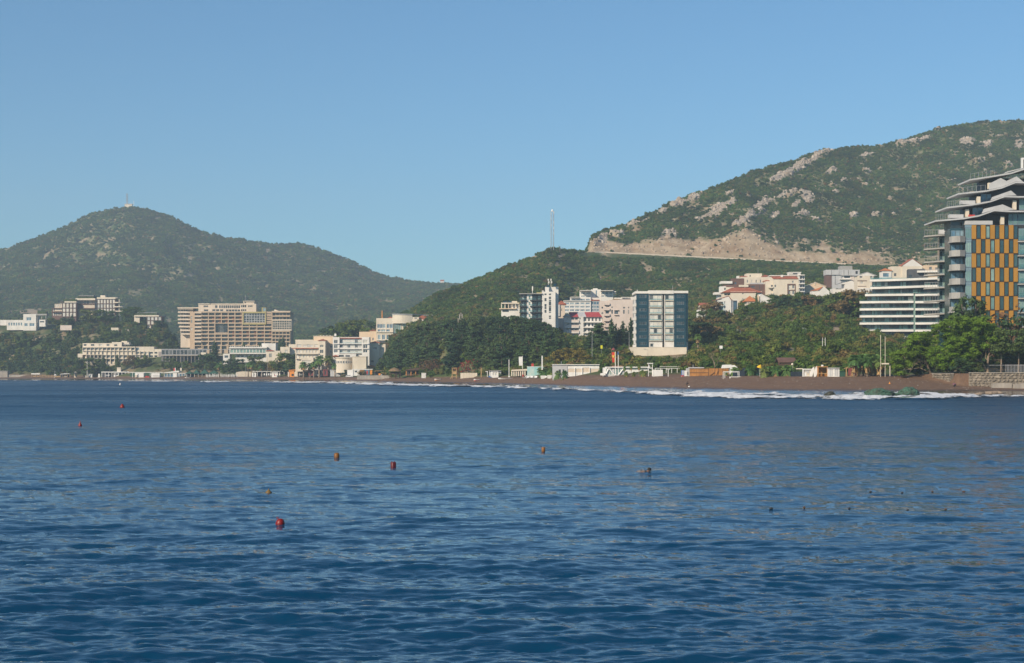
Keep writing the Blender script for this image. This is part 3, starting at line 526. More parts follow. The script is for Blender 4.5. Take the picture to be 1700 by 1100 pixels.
scatter('bare_crags', p_ - np.array([0, 0, .5]), s_, ROCK_COL, 'grey limestone crags standing out of the mountain scrub', 'crags', tilt=0.5, seed=5)
m_ct = inview * np.maximum(np.clip(cut, 0, 1) * sm(11.05, 11.2, TU), patch * .3)
p_, s_ = pick_points(m_ct, 1300, 6, 0.5, 1.9)
scatter('cut_face_rocks', p_ - np.array([0, 0, .6]), s_, CUT_COL, 'brown and grey rock of the cutting above the mountain road', 'rock face', tilt=0.4, seed=6)

# ---------------------------------------------------------------- single trees
def limb_mesh(name, segs, m=None, n=7):
    b = MB()
    for pts, rs in segs: b.path([Vector(p) for p in pts], rs, n)
    return b.mesh(name, m or BARK, True)
PROTO = {}
def make_proto(key, clumps, n, size, m, trunk_h, tr, seed, bark=None, core=.72, limbs=7, upb=.25, aspect=.55):
    r = random.Random(seed); segs = [([(0, 0, -1), (r.uniform(-.15, .15), r.uniform(-.15, .15), trunk_h * .5), (0, 0, trunk_h)], [tr * 1.25, tr, tr * .45])]
    for c in r.sample(list(clumps), min(limbs, len(clumps))):
        z0 = min(trunk_h * r.uniform(.45, .9), c[2]); mid = (c[0] * .55, c[1] * .55, z0 + (c[2] - z0) * .4 + .2); segs.append(([(0, 0, z0), mid, c[:3]], [tr * .45, tr * .28, tr * .1]))
    PROTO[key] = (crown_mesh('crown', clumps, n, size, seed, m, core, upb, aspect=aspect), limb_mesh('trunk', segs, bark))
rr_ = random.Random(3)
for i in range(4):   # dense dark conifers of the wood, 11 m
    cl = []
    for z in np.linspace(2.2, 10.4, 9):
        rad = 2.9 * (1 - ((z - 3.4) / 9.2) ** 2 if z > 3.4 else 0.9); k = 4 if rad > 1.6 else 2 if rad > .9 else 1
        for j in range(k):
            a = rr_.uniform(0, 6.28); q = rad * .62 if k > 1 else .1; cl.append((math.cos(a) * q, math.sin(a) * q, z + rr_.uniform(-.4, .4), rad * rr_.uniform(.42, .62), rad * rr_.uniform(.42, .62), rr_.uniform(.5, .85)))
    make_proto('pine%d' % i, cl, 1500, .34, G_PINE, 10, .22, 300 + i, core=.8, upb=.4)
for i in range(4):   # rounded broadleaf, 8 m
    cl = [(rr_.gauss(0, 1.5), rr_.gauss(0, 1.5), rr_.uniform(2.6, 6.9), rr_.uniform(.9, 1.5), rr_.uniform(.9, 1.5), rr_.uniform(.7, 1.2)) for _ in range(16)]
    make_proto('round%d' % i, cl, 1300, .30, G_SHRUB, 5, .2, 320 + i, core=.75)
for key, m_, nn in (('yellow', G_YELLOW, 1500), ('rust', G_RUST, 240), ('red', G_RED, 170), ('dark', G_PINE, 1500)):
    cl = [(rr_.gauss(0, 1.7), rr_.gauss(0, 1.4), rr_.uniform(1.4, 6.6), rr_.uniform(.8, 1.5), rr_.uniform(.8, 1.5), rr_.uniform(.7, 1.2)) for _ in range(20)]
    make_proto(key, cl, nn, .30 if nn > 500 else .34, m_, 4.5, .2, 340 + nn, bark=BARKP if nn < 500 else None, core=.75 if nn > 500 else 0, limbs=16)
for i in range(3):   # columnar cypress, 10 m
    cl = [(rr_.uniform(-.2, .2), rr_.uniform(-.2, .2), z, 1.05 * math.sin(min(1, (10.2 - z) / 6.5) * 1.57) + .12, 1.05 * math.sin(min(1, (10.2 - z) / 6.5) * 1.57) + .12, .8) for z in np.linspace(.8, 9.6, 12)]
    make_proto('cypress%d' % i, cl, 900, .24, G_PINE, 4, .16, 360 + i, core=.85, limbs=2, upb=.6)
def palm_proto(key, h, n_fr, fr, skirt, seed):
    r = random.Random(seed); b = MB(); lean = r.uniform(-.25, .25)
    for k in range(n_fr):
        az = 2 * math.pi * k / n_fr * 2.39 + r.uniform(-.2, .2); el = r.uniform(-.5, 1.35); L_ = fr * r.uniform(.8, 1.1); d = Vector((math.cos(az), math.sin(az), 0)); side = Vector((-d.y, d.x, 0))
        base = Vector((lean, 0, h)); pts = []
        for j in range(5):
            t = j / 4; pts.append(base + d * (L_ * t * math.cos(el) * (1 - .1 * t)) + Vector((0, 0, L_ * t * math.sin(el) - .55 * L_ * t * t)))
        for j in range(4):
            for s in (-1, 1):
                for q in range(3):
                    u = (j + q / 3) / 4 + .06; c = pts[j].lerp(pts[j + 1], q / 3); w = L_ * .36 * math.sin(min(1, u * 1.25) * 2.9) + .1
                    e = c + side * s * w + (pts[j + 1] - pts[j]).normalized() * w * .55 + Vector((0, 0, -w * .35)); m_ = (pts[j + 1] - pts[j]) * .2
                    b.add([c, c + m_ * 1.6, e, c - m_ * .2], [(0, 1, 2, 3)])
    cr = b.mesh('crown', G_PALM)
    t = MB().path([(0, 0, -.8), (lean * .3, 0, h * .5), (lean, 0, h)], [.26, .2, .2], 8).mesh('trunk', BARKP, True)
    sk = None
    if skirt > 0:
        q = MB()
        for k in range(46):
            az = r.uniform(0, 6.28); z1 = h - r.uniform(0, skirt); ln = r.uniform(.8, 1.5); d = Vector((math.cos(az), math.sin(az), 0)); sd_ = Vector((-d.y, d.x, 0)) * .22
            a = Vector((lean * z1 / h, 0, z1)) + d * .18; e = a + d * r.uniform(.3, .75) + Vector((0, 0, -ln)); q.add([a - sd_ * .4, a + sd_ * .4, e + sd_, e - sd_], [(0, 1, 2, 3)])
        sk = q.mesh('dry_skirt', PALMSKIRT)
    PROTO[key] = (cr, t, sk)
for i in range(4): palm_proto('palm%d' % i, 4.4, 64, 2.3, 2.6, 400 + i)
for i in range(3): palm_proto('slimpalm%d' % i, 5.5, 40, 2.1, 0.9, 410 + i)
for i in range(2): palm_proto('youngpalm%d' % i, 1.4, 44, 2.0, 0.5, 420 + i)
def bare_proto(key, h, seed, tw=True):
    r = random.Random(seed); segs = []
    def grow(p, d, L_, rad, lv):
        q = p + d * L_; segs.append(([p, (p + q) / 2 + Vector((r.uniform(-.05, .05), r.uniform(-.05, .05), 0)) * L_, q], [rad, rad * .8, rad * .6]))
        if lv == 0: return
        for _ in range(3 if lv > 1 else 4):
            nd = (d + Vector((r.uniform(-.8, .8), r.uniform(-.8, .8), r.uniform(-.1, .55)))).normalized(); grow(p + d * L_ * r.uniform(.5, 1), nd, L_ * r.uniform(.5, .72), rad * .55, lv - 1)
    grow(Vector((0, 0, -.5)), Vector((.03, 0, 1)), h * .5, h * .018, 4); PROTO[key] = (None, limb_mesh('branches', segs, BARKP, 4))
bare_proto('bare', 7.5, 9)
def tree(key, name, label, px, Y, h=None, scale=None, group=None, cat='tree', nominal=None, z=None, wide=1.0, rot=None, sink=.15):
    pr = PROTO[key]; nom = nominal or {'pine': 11., 'roun': 8., 'cypr': 10.4, 'palm': 6.2, 'slim': 6.8, 'youn': 2.9, 'bare': 7.5}.get(key[:4], 7.8)
    s = scale or h / nom; p = gpt(px, Y); z = p.z if z is None else z
    o = empty(name, (p.x, p.y, z - sink), random.uniform(0, 6.28) if rot is None else rot); o.scale = (s * wide, s * wide, s); tag(o, label, cat, group)
    if pr[0]: link('crown', pr[0], o)
    link('trunk' if pr[0] else 'branches', pr[1], o)
    if len(pr) > 2 and pr[2]: link('dry_skirt', pr[2], o)
    return o
def tree_top(key, name, label, px, Y, py_top, **k):       # height from where the top stands against the view behind
    h = zat(py_top, Y) - gz(px, Y); return tree(key, name, label, px, Y, h=max(2.0, h), **k)

# the pine wood on the knoll
OUT = [(620, 612), (632, 598), (650, 572), (668, 552), (690, 540), (710, 534), (750, 530), (790, 524), (820, 524), (850, 522), (880, 528), (905, 533), (925, 545), (938, 562), (948, 585)]
tr_ = random.Random(21); placed = []
cand = [(tr_.uniform(622, 944), tr_.random()) for _ in range(900)]
for px, u in cand:
    y0 = float(np.interp(px, [600, 650, 750, 850, 950], [905, 845, 752, 690, 640])); Y = y0 + u * 125
    x = (px - HX) / F * Y
    if any((x - a) ** 2 + ((Y - b) * .8) ** 2 < 4.3 ** 2 for a, b in placed): continue
    top = float(np.interp(px, [a[0] for a in OUT], [a[1] for a in OUT])); g = gz(px, Y); room = zat(top, Y) - g
    if room < 3.0: continue
    h = min(room, tr_.uniform(9.5, 13.5)); placed.append((x, Y))
    tree('pine%d' % tr_.randrange(4), 'pine_tree', '%s %s' % ('dark green pine standing along the front foot of the knoll wood' if u < .2 else 'dark green pine on the back crest of the knoll wood' if u > .75 else 'dark green pine in the thick middle of the knoll wood', 'beside the white hotel' if px < 700 else 'near the bell gable' if px < 830 else 'below the balconied tower'), px, Y, h=h, group='pines of the wood on the knoll', wide=1.15 if h > 8 else 1.35)
    if len(placed) >= 150: break
# ---------------------------------------------------------------- building kit
UB = {}
def unit_box(m):
    if m.name not in UB: UB[m.name] = MB().box(0, 1, 0, 1, 0, 1).mesh('box_' + m.name, m)
    return UB[m.name]
def unit_frame(m, bar=.09, mull=1):
    k = (m.name, mull)
    if k not in UB:
        b = MB(); b.box(0, 1, -.6, .9, 0, bar); b.box(0, 1, -.6, .9, 1 - bar, 1); b.box(0, bar, -.6, .9, bar, 1 - bar); b.box(1 - bar, 1, -.6, .9, bar, 1 - bar)
        for i in range(mull): c = (i + 1) / (mull + 1); b.box(c - bar * .35, c + bar * .35, -.5, .9, bar, 1 - bar)
        UB[k] = b.mesh('frame_' + m.name, m)
    return UB[k]
class Reg:
    def __init__(s, x, y, k): s.x, s.y, s.k = x, y, k
    def px(s, X): return s.x + X / s.k
    def py(s, Z): return s.y + Z / s.k
R1, R2, R3, R4, R5 = Reg(0, 460, 5.3125), Reg(280, 480, 6.473), Reg(460, 500, 6.071), Reg(700, 450, 5.5), Reg(900, 450, 5.5)
R6, R7, R8 = Reg(1150, 420, 4.583), Reg(1400, 420, 4.4), Reg(1500, 250, 5.24)
Z1, Z2, Z3, Z5, Z7, Z8 = Reg(1150, 440, 11), Reg(1270, 430, 9.444), Reg(1560, 370, 6.871), Reg(1460, 520, 7.083), Reg(820, 455, 12.143), Reg(930, 470, 11)
Y1, Y2, Y3, Y4, Y5, Y6 = Reg(600, 510, 11), Reg(1410, 420, 6.878), Reg(1590, 250, 8.464), Reg(470, 540, 10), Reg(80, 480, 8.5), Reg(120, 555, 9.444)
B1, B2, B3, B4, B5, B6 = [Reg(x, 580, 10) for x in (0, 160, 320, 480, 640, 800)]
B7, B8, PH = Reg(960, 570, 7.083), Reg(1190, 570, 7.083), Reg(0, 0, 1)
class Bld:
    """one building: measured in its own facade plane, metres in x (along), y (into the depth), z (up)"""
    def __init__(s, name, label, reg, X, Y, yaw=0.0, cat='building', group=None, zb=None):
        s.reg = reg; px = reg.px(X); s.px0 = px; s.Y = Y; p = gpt(px, Y); s.zb = p.z if zb is None else zb
        s.o = (p.x, p.y); s.yaw = yaw; s.root = empty(name, (p.x, p.y, s.zb), yaw); tag(s.root, label, cat, group)
    def _t(s, X, y=0.0):
        k = (s.reg.px(X) - HX) / F; dx, dy = math.cos(s.yaw), math.sin(s.yaw); ox = s.o[0] - dy * y; oy = s.o[1] + dx * y
        t = (k * oy - ox) / (dx - k * dy); return t, oy + t * dy
    def lx(s, X, y=0.0): return s._t(X, y)[0]
    def lz(s, Z, X=None, y=0.0):
        Yd = s._t(X, y)[1] if X is not None else s.Y + y; return zat(s.reg.py(Z), Yd) - s.zb
    def rect(s, X0, X1, Zt, Zb, y=0.0):
        Xm = (X0 + X1) / 2; return s.lx(X0, y), s.lx(X1, y), s.lz(Zb, Xm, y), s.lz(Zt, Xm, y)
    def ub(s, name, m, x0, x1, y0, y1, z0, z1, parent=None):
        o = link(name, unit_box(m), parent or s.root); o.location = (x0, y0, z0); o.scale = (max(x1 - x0, .01), max(y1 - y0, .01), max(z1 - z0, .01)); return o
    def box(s, name, m, X0, X1, Zt, Zb, y0=0.0, y1=1.0, parent=None, down=0.0):
        x0, x1, z0, z1 = s.rect(X0, X1, Zt, Zb, y0); return s.ub(name, m, x0, x1, y0, y1, z0 - down, z1, parent)
    def window(s, X0, X1, Zt, Zb, y=0.0, m=None, frame=None, mull=1, th=.06, name='window'):
        x0, x1, z0, z1 = s.rect(X0, X1, Zt, Zb, y); o = s.ub(name, m or WINDOW, x0, x1, y, y + th, z0, z1)
        if frame: link('frame', unit_frame(frame, mull=mull), o)
        return o
    def block(s, X0, X1, Zt, Zb, depth, y=0.0, m=None, holes=(), rec=.28, wm=None, frame=None, mull=1, down=3.0, name='wall'):
        """a wall block whose front face has real openings with reveals; a window stands in each"""
        m = m or WHITE; x0, x1, z0, z1 = s.rect(X0, X1, Zt, Zb, y); z0 -= down; H = []
        for h in holes:
            a, b, c, d = s.rect(h[0], h[1], h[2], h[3], y); H.append((max(a, x0 + .05), min(b, x1 - .05), max(c, z0 + .05), min(d, z1 - .05)))
        H = [h for h in H if h[1] > h[0] + .05 and h[3] > h[2] + .05]
        xs = sorted({x0, x1, *[h[0] for h in H], *[h[1] for h in H]}); zs = sorted({z0, z1, *[h[2] for h in H], *[h[3] for h in H]})
        b = MB(); yb = y + depth
        def inside(cx, cz): return any(h[0] < cx < h[1] and h[2] < cz < h[3] for h in H)
        for j in range(len(zs) - 1):                      # merge cells in runs to keep the wall light
            i = 0
            while i < len(xs) - 1:
                if inside((xs[i] + xs[i+1]) / 2, (zs[j] + zs[j+1]) / 2): i += 1; continue
                k = i
                while k < len(xs) - 1 and not inside((xs[k] + xs[k+1]) / 2, (zs[j] + zs[j+1]) / 2): k += 1
                b.add([(xs[i], y, zs[j]), (xs[k], y, zs[j]), (xs[k], y, zs[j+1]), (xs[i], y, zs[j+1])], [(0, 1, 2, 3)]); i = k
        for a, c, d, e in H:
            v = [(a, y, d), (c, y, d), (c, y, e), (a, y, e), (a, y+rec, d), (c, y+rec, d), (c, y+rec, e), (a, y+rec, e)]
            b.add(v, [(0, 4, 5, 1), (1, 5, 6, 2), (2, 6, 7, 3), (3, 7, 4, 0)])
        b.add([(x0,y,z0),(x1,y,z0),(x1,yb,z0),(x0,yb,z0),(x0,y,z1),(x1,y,z1),(x1,yb,z1),(x0,yb,z1)], [(0,3,2,1),(4,5,6,7),(1,2,6,5),(2,3,7,6),(3,0,4,7)])
        o = b.build(name, m, s.root)
        for a, c, d, e in H:
            w = s.ub('window', wm or WINDOW, a - .02, c + .02, y + rec - .02, y + rec + .06, d - .02, e + .02)
            if frame: link('frame', unit_frame(frame, mull=mull), w)
        return o
    def gable(s, X0, X1, Ze, Zr, y0, y1, m=None, along='x', over=.4, ridge=.5, th=.25, name='roof'):
        x0, x1 = s.lx(X0, y0) - over, s.lx(X1, y0) + over; Xm = (X0 + X1) / 2; ze, zr = s.lz(Ze, Xm, y0), s.lz(Zr, Xm, y0); y0 -= over; y1 += over; b = MB()
        if along == 'y':                                   # ridge runs into the depth, gable faces the viewer
            xr = x0 + (x1 - x0) * ridge
            b.prism([(x0, ze), (xr, zr), (x1, ze), (x1, ze + th), (xr, zr + th), (x0, ze + th)][::-1], y0, y1)
        else:
            ym = (y0 + y1) / 2; v = [(x0, y0, ze), (x1, y0, ze), (x1, ym, zr), (x0, ym, zr), (x0, y1, ze), (x1, y1, ze)]
            v += [(a, q, z - th) for a, q, z in v]; b.add(v, [(0,1,2,3),(3,2,5,4),(7,6,9,8),(8,9,10,11),(0,6,7,1),(4,5,11,10)[::1],(0,3,9,6),(3,4,10,9),(1,7,8,2),(2,8,11,5)])
        return b.build(name, m or TILE, s.root)
    def gable_wall(s, X0, X1, Ze, Zr, y, th=.3, ridge=.5, m=None):
        x0, x1 = s.lx(X0, y), s.lx(X1, y); Xm = (X0 + X1) / 2; ze, zr = s.lz(Ze, Xm, y), s.lz(Zr, Xm, y)
        return MB().prism([(x0, ze - .1), (x1, ze - .1), (x0 + (x1 - x0) * ridge, zr)], y, y + th).build('gable_wall', m or WHITE, s.root)
    def hip(s, X0, X1, Ze, Zr, y0, y1, m=None, over=.5, inset=None, name='roof'):
        x0, x1 = s.lx(X0, y0) - over, s.lx(X1, y0) + over; Xm = (X0 + X1) / 2; ze, zr = s.lz(Ze, Xm, y0), s.lz(Zr, Xm, y0); y0 -= over; y1 += over
        k = min((y1 - y0) / 2, (x1 - x0) / 2 - .05) if inset is None else inset; ym = (y0 + y1) / 2
        v = [(x0,y0,ze),(x1,y0,ze),(x1,y1,ze),(x0,y1,ze),(x0+k,ym,zr),(x1-k,ym,zr)]; v += [(a, q, ze - .2) for a, q, z in v[:4]]
        return MB().add(v, [(0,1,5,4),(1,2,5),(2,3,4,5),(3,0,4),(0,6,7,1),(1,7,8,2),(2,8,9,3),(3,9,6,0),(9,8,7,6)]).build(name, m or TILE, s.root)
    def rail(s, X0, X1, Zt, Zb, y, m=None, name='railing'):
        return s.box(name, m or RAILG, X0, X1, Zt, Zb, y, y + .06)
    def posts(s, X0, X1, n, Zt, Zb, y, m, w=.12, name='post'):
        for i in range(n):
            X = X0 + (X1 - X0) * (i / (n - 1) if n > 1 else .5); c, Yd = s._t(X, y); s.ub(name, m, c - w/2, c + w/2, y, y + w, zat(s.reg.py(Zb), Yd) - s.zb, zat(s.reg.py(Zt), Yd) - s.zb)
def grid(x0, x1, n, fx, rows):
    w = (x1 - x0) / n; return [(x0 + w * (i + .5 - fx / 2), x0 + w * (i + .5 + fx / 2), a, b) for a, b in rows for i in range(n)]

# ---------------------------------------------------------------- villas on the low hill
b = Bld('villa', 'low white modern villa with long flat wing on the low hill', R1, 205, 1400, 0.0)
b.block(205, 318, 324, 440, 12, holes=[(232, 278, 352, 382), (215, 245, 404, 432), (258, 306, 404, 432)], wm=BLUEWIN, frame=WFRAME)
b.block(60, 204, 376, 436, 10, y=1, holes=grid(70, 200, 6, .6, [(400, 425)]), wm=BLUEWIN); b.box('canopy', GREYC, 318, 412, 322, 336, 0, 8); b.posts(330, 405, 3, 336, 400, 1, GREYC, .5)
b.block(0, 58, 376, 395, 8, y=2, m=WHITE); b.block(346, 400, 374, 405, 6, m=WHITE, holes=[(352, 390, 386, 398)]); b.box('roof_garden', FOLB, 330, 405, 300, 322, 3, 9)
def villa_grid(b, X0, X1, rows, cols, depth, fill=.66, back=BROWN, top=None, wm=SHUTTER):
    """dark frame of slabs and posts with pale blinds standing in each bay"""
    b.block(X0, X1, rows[0], rows[-1], depth, y=.5, m=back, down=4)
    for z in rows: b.box('slab', BROWN, X0 - 4, X1 + 4, z - 2, z + 4, -.15, .6)
    for i in range(cols + 1):
        X = X0 + (X1 - X0) * i / cols; b.box('post', BROWN, X - 2.2, X + 2.2, rows[0], rows[-1], -.05, .55)
    for r in range(len(rows) - 1):
        for (a, c, d, e) in grid(X0, X1, cols, fill, [(rows[r] + 6, rows[r+1] - 4)]): b.window(a, c, d, e, .36, m=wm, name='blind', th=.12)
b = Bld('hill_apartments', 'stepped brown framed apartment block with pale blinds on the low hill', Y5, 200, 1395, 0.0)
villa_grid(b, 198, 396, [188, 262, 320, 385], 4, 13); b.box('parapet', CREAM, 230, 398, 168, 188, -.6, 4); b.box('roof_garden', FOLB, 210, 398, 140, 168, 2, 12)
b.block(92, 196, 205, 262, 10, y=1.5, m=BEIGE2, holes=grid(100, 190, 3, .6, [(212, 252)]), wm=SHUTTER); b.block(52, 196, 268, 380, 10, y=2, m=BROWN, holes=grid(60, 190, 5, .6, [(272, 312), (326, 372)]), wm=SHUTTER); b.box('slab', BROWN, 48, 198, 262, 270, 0, 3); b.box('slab', BROWN, 48, 198, 316, 324, 0, 3)
b = Bld('hill_apartments', 'recessed villa block with dark planted roof on the low hill', Y5, 410, 1400, 0.0)
b.block(400, 655, 150, 390, 14, y=2.5, m=BEIGE2, holes=[(505, 535, 158, 204), (540, 575, 158, 204)], wm=DARKWIN); b.box('roof_slab', CREAM, 385, 662, 126, 152, -1.5, 16); b.box('roof_garden', FOLB, 415, 640, 96, 126, 2, 12); b.box('roof_edge', GREYC, 430, 645, 88, 96, 1, 12)
b.box('slab', BROWN, 400, 660, 204, 214, 0, 4); b.box('slab', BROWN, 400, 660, 262, 272, 0, 4); b.box('balcony_parapet', BEIGE2, 490, 655, 222, 262, .2, .6); b.box('balcony_parapet', BROWN, 400, 490, 216, 262, 1, 1.5)
b = Bld('hill_apartments', 'tall villa block with pale blinds and stepped round balconies at one end', Y5, 690, 1390, 0.0)
villa_grid(b, 690, 945, [136, 202, 264, 324, 392], 6, 13); b.box('parapet', CREAM, 688, 950, 112, 136, -.6, 4); b.box('lift_housing', CREAM, 738, 805, 84, 112, 3, 8)
for i, (a, z) in enumerate(((1000, 118), (1040, 185), (1070, 245), (1075, 308), (1110, 370))):
    x0, x1, z0, z1 = b.rect(930, a, z - 6, z + 8, 1); c = MB(); cx = x1 - 3; c.plan([(x0, 0), (cx, -1), (x1 - 1, 0), (x1, 3), (x1 - 1, 6), (cx, 8), (x0, 8)], z0, z1); c.build('balcony', CREAM, b.root)
b.posts(940, 1000, 2, 140, 385, 1, CREAM, .5)
b = Bld('hill_apartments', 'small brown framed villa block with roof pergola lower on the hill', Y5, 1390, 1370, 0.0)
villa_grid(b, 1392, 1600, [384, 440, 500], 4, 12); b.box('parapet', CREAM, 1212, 1562, 364, 384, -.4, 4); b.box('roof_edge', CHAR, 1560, 1640, 374, 384, 0, 8); b.block(1214, 1290, 384, 425, 8, y=1, m=CREAM); b.box('roof_garden', FOLB, 1220, 1530, 338, 364, 3, 10); b.box('pergola_beam', STEEL, 1255, 1530, 326, 331, 3, 3.3); b.posts(1255, 1530, 5, 331, 364, 3, STEEL, .15)
b.block(1405, 1615, 505, 560, 11, y=1.5, m=DARKG, holes=grid(1440, 1610, 5, .5, [(512, 540)]), wm=DARKWIN); b.box('terrace_wall', CREAM, 1420, 1615, 588, 604, -2, -.5); b.box('terrace_wall', CREAM, 1398, 1450, 512, 548, -1, .4); b.box('end_wall', CREAM, 1605, 1632, 500, 565, 0, 5)
for k, (x0, x1, z0, z1, m_) in enumerate([(888, 992, 542, 600, CREAM), (1088, 1186, 562, 625, CREAM), (1238, 1282, 588, 635, CREAM), (170, 330, 508, 545, PINKISH), (780, 820, 545, 598, CREAM)]):
    q = Bld('retaining_wall', ['pale retaining wall among trees below the round balconied villa', 'pale retaining wall with uneven foot below the villas on the hill', 'short pale wall fragment below the small villa block', 'dull pink terrace wall under the stepped villa block', 'narrow pale wall in the trees below the villas'][k], Y5, x0, 1345 if k < 3 else 1355, 0, cat='wall')  # retaining walls standing among the trees
    q.block(x0, x1, z0, z1, 1.0, m=m_, down=2); q.box('coping', CONC, x0 - 2, x1 + 2, z0 - 4, z0, -.1, 1.1)

# ---------------------------------------------------------------- long white hotel
b = Bld('hotel', 'long white stepped beach hotel with rows of balconies behind the beach bars', Y6, 160, 1240, 0.0)
b.block(160, 985, 190, 262, 14, holes=grid(168, 980, 13, .74, [(208, 240)]), m=CREAM, wm=WINDOW)
b.block(162, 620, 136, 190, 12, y=1.5, m=CREAM, holes=[(180, 222, 150, 178), (292, 345, 150, 178), (418, 472, 150, 178), (538, 582, 150, 178)]); b.block(620, 775, 118, 190, 12, y=1, m=CREAM, holes=[(658, 705, 155, 180)])
b.box('roof_terrace', CREAM, 805, 890, 122, 150, 3, 9); b.box('roof_shade', GREYC, 780, 905, 150, 160, 2, 10); b.posts(800, 890, 4, 160, 185, 2.5, GREYC, .2); b.box('lift_housing', CREAM, 772, 860, 102, 124, 4, 9)
b.block(985, 1282, 190, 262, 14, y=.8, m=CREAM, holes=[(995, 1045, 205, 240)], wm=BLUEWIN); b.block(1282, 1454, 228, 270, 14, y=1, m=CREAM)
b.block(462, 1200, 262, 455, 13, y=.3, m=CREAM, holes=grid(468, 1195, 11, .7, [(272, 300), (330, 362), (392, 425)]), wm=WINDOW)
b.block(1200, 1350, 268, 440, 13, y=.5, m=CREAM, holes=grid(1206, 1346, 2, .66, [(272, 300), (326, 355), (375, 408)]), wm=DARKWIN); b.block(1350, 1522, 268, 440, 13, y=.2, m=SHADEGREY)  # right end coloured grey to look shaded
b.block(200, 462, 262, 480, 12, y=1.4, m=CREAM, holes=grid(216, 456, 4, .74, [(270, 312), (330, 362), (385, 420)]), wm=WINDOW); b.block(85, 160, 300, 360, 8, y=1, m=CREAM)
for z in (200, 255): b.box('balcony_slab', CREAM, 158, 985, z - 4, z + 4, -1.1, .2)
for z in (312, 372): b.box('balcony_slab', CREAM, 166, 470, z, z + 7, -1.2, 1.4); b.box('balcony_slab', CREAM, 470, 1200, z + 4, z + 10, -1.0, .3)
for i in range(14): X = 162 + i * 63.2; b.box('fin', CREAM, X - 3, X + 3, 200, 262, -1.0, .02)
for i in range(12): X = 466 + i * 66; b.box('fin', CREAM, X - 3, X + 3, 262, 450, -.9, .32)
for i in range(5): X = 222 + i * 60; b.box('fin', CREAM, X - 3, X + 3, 262, 430, -1.1, 1.42)
b = Bld('glass_gallery', 'long steel framed glass gallery raised on piers beside the big hotel', R2, -90, 1195, 0.0, cat='gallery')
b.box('roof', STEEL, -80, 410, 640, 648, 0, 7); b.box('floor_slab', CONC, -80, 640, 704, 714, 0, 7)
for i in range(12):
    X = -78 + i * 40.5; b.window(X, X + 40, 648, 704, .2, m=DARKWIN, frame=STEEL, mull=0, name='glass_pane')
b.posts(-70, 400, 13, 714, 790, .6, CONC, .35, 'pier'); b.box('wing_wall', CREAM, 345, 400, 678, 704, -1, -.2); b.box('upper_frame', STEEL, 405, 660, 644, 649, 0, .4); b.posts(410, 655, 6, 649, 704, 0, STEEL, .2); b.box('back_wall', DARKG, -80, 660, 716, 780, 6.5, 7.5)

# ---------------------------------------------------------------- the big beige hotel
b = Bld('grand_hotel', 'huge beige hotel with deep balcony grid and dark glass screen', R2, 275, 1260, 0.0, cat='hotel')
FL = [243, 282, 321, 360, 399, 438, 477, 516, 555, 600]; FX = [275, 357, 428, 497, 567, 640, 712, 790, 868, 948, 1030, 1110]
b.block(262, 1305, 243, 640, 20, y=2.2, m=BEIGE, down=6)
void = lambda x0, x1, z0, z1: (x0 >= 490 and x1 <= 645 and z0 >= 359 and z1 <= 478) or (x0 >= 780 and x1 <= 1050 and z0 >= 240 and z1 <= 365)
dbl = {(2, 1), (3, 1), (4, 1), (5, 1), (6, 1)} | {(i, 5) for i in range(5, 11)}
for r in range(9):
    for i in range(len(FX) - 1):
        x0, x1, z0, z1 = FX[i], FX[i+1], FL[r], FL[r+1]
        if void(x0, x1, z0, z1): continue
        d = (i, r) in dbl; d2 = (i, r - 1) in dbl
        if not d2: b.box('balcony_parapet', BEIGE, x0 + 2, x1 - 2, z0 - 4, z0 + 9, 0, .25)
        else: b.box('balcony_parapet', BEIGE, x0 + 2, x0 + (x1 - x0) * .62, z0 - 4, z0 + 8, .1, .3)
        if d or d2: b.box('red_wall', BRICKRED, x0 + (x1 - x0) * .62, x1 - 4, z0, z1 - 4, 1.9, 2.25); b.window(x0 + 7, x0 + (x1 - x0) * .58, z0 + 12, z1 - 5, 2.1, m=DARKWIN)
        else: b.window(x0 + 7, x0 + (x1 - x0) * (.86 if (i + r) % 3 else .7), z0 + 12, z1 - 5, 2.1, m=DARKWIN)
for r, z in enumerate(FL):
    if r == 0: b.box('slab', BEIGE, 275, 795, z - 6, z + 6, -.1, 2.3)
    elif 241 < z < 365: b.box('slab', BEIGE, 275, 792, z, z + 8, .02, 2.3)
    elif 365 < z < 470: b.box('slab', BEIGE, 275, 500, z, z + 8, .02, 2.3); b.box('slab', BEIGE, 640, 1112, z, z + 8, .02, 2.3)
    else: b.box('slab', BEIGE, 275, 1112, z, z + 8, .02, 2.3)
for X in FX:
    if X == 567: b.box('fin', BEIGE, X - 4, X + 4, 243, 364, .04, 2.25); b.box('fin', BEIGE, X - 4, X + 4, 470, 605, .04, 2.25)
    elif X in (868, 948, 1030): b.box('fin', BEIGE, X - 4, X + 4, 376, 605, .04, 2.25)
    else: b.box('fin', BEIGE, X - 4.5, X + 4.5, 243, 640, .04, 2.25)
for X in (365, 428, 490, 560, 630): b.box('pillar', BEIGE, X - 9, X + 9, 604, 640, .3, 1.2, down=4)
b.window(366, 640, 610, 640, 2.15, m=DARKWIN, name='shopfront')
for i in range(3): b.window(503 + i * 44, 545 + i * 44, 368, 464, 1.9, m=DARKWIN, name='void_shade_panel')  # dark panels imitate the shade inside an open void
b.box('opening_frame', BEIGE, 497, 640, 360, 368, 0, 2.2); b.box('opening_sill', BEIGE, 497, 640, 464, 472, 0, 2.2)
for (x0, x1, z0, z1) in ((796, 1046, 240, 256), (796, 1046, 364, 378), (796, 806, 256, 364), (1036, 1046, 256, 364)): b.box('screen_frame', OLIVE, x0, x1, z0, z1, -.6, .8)
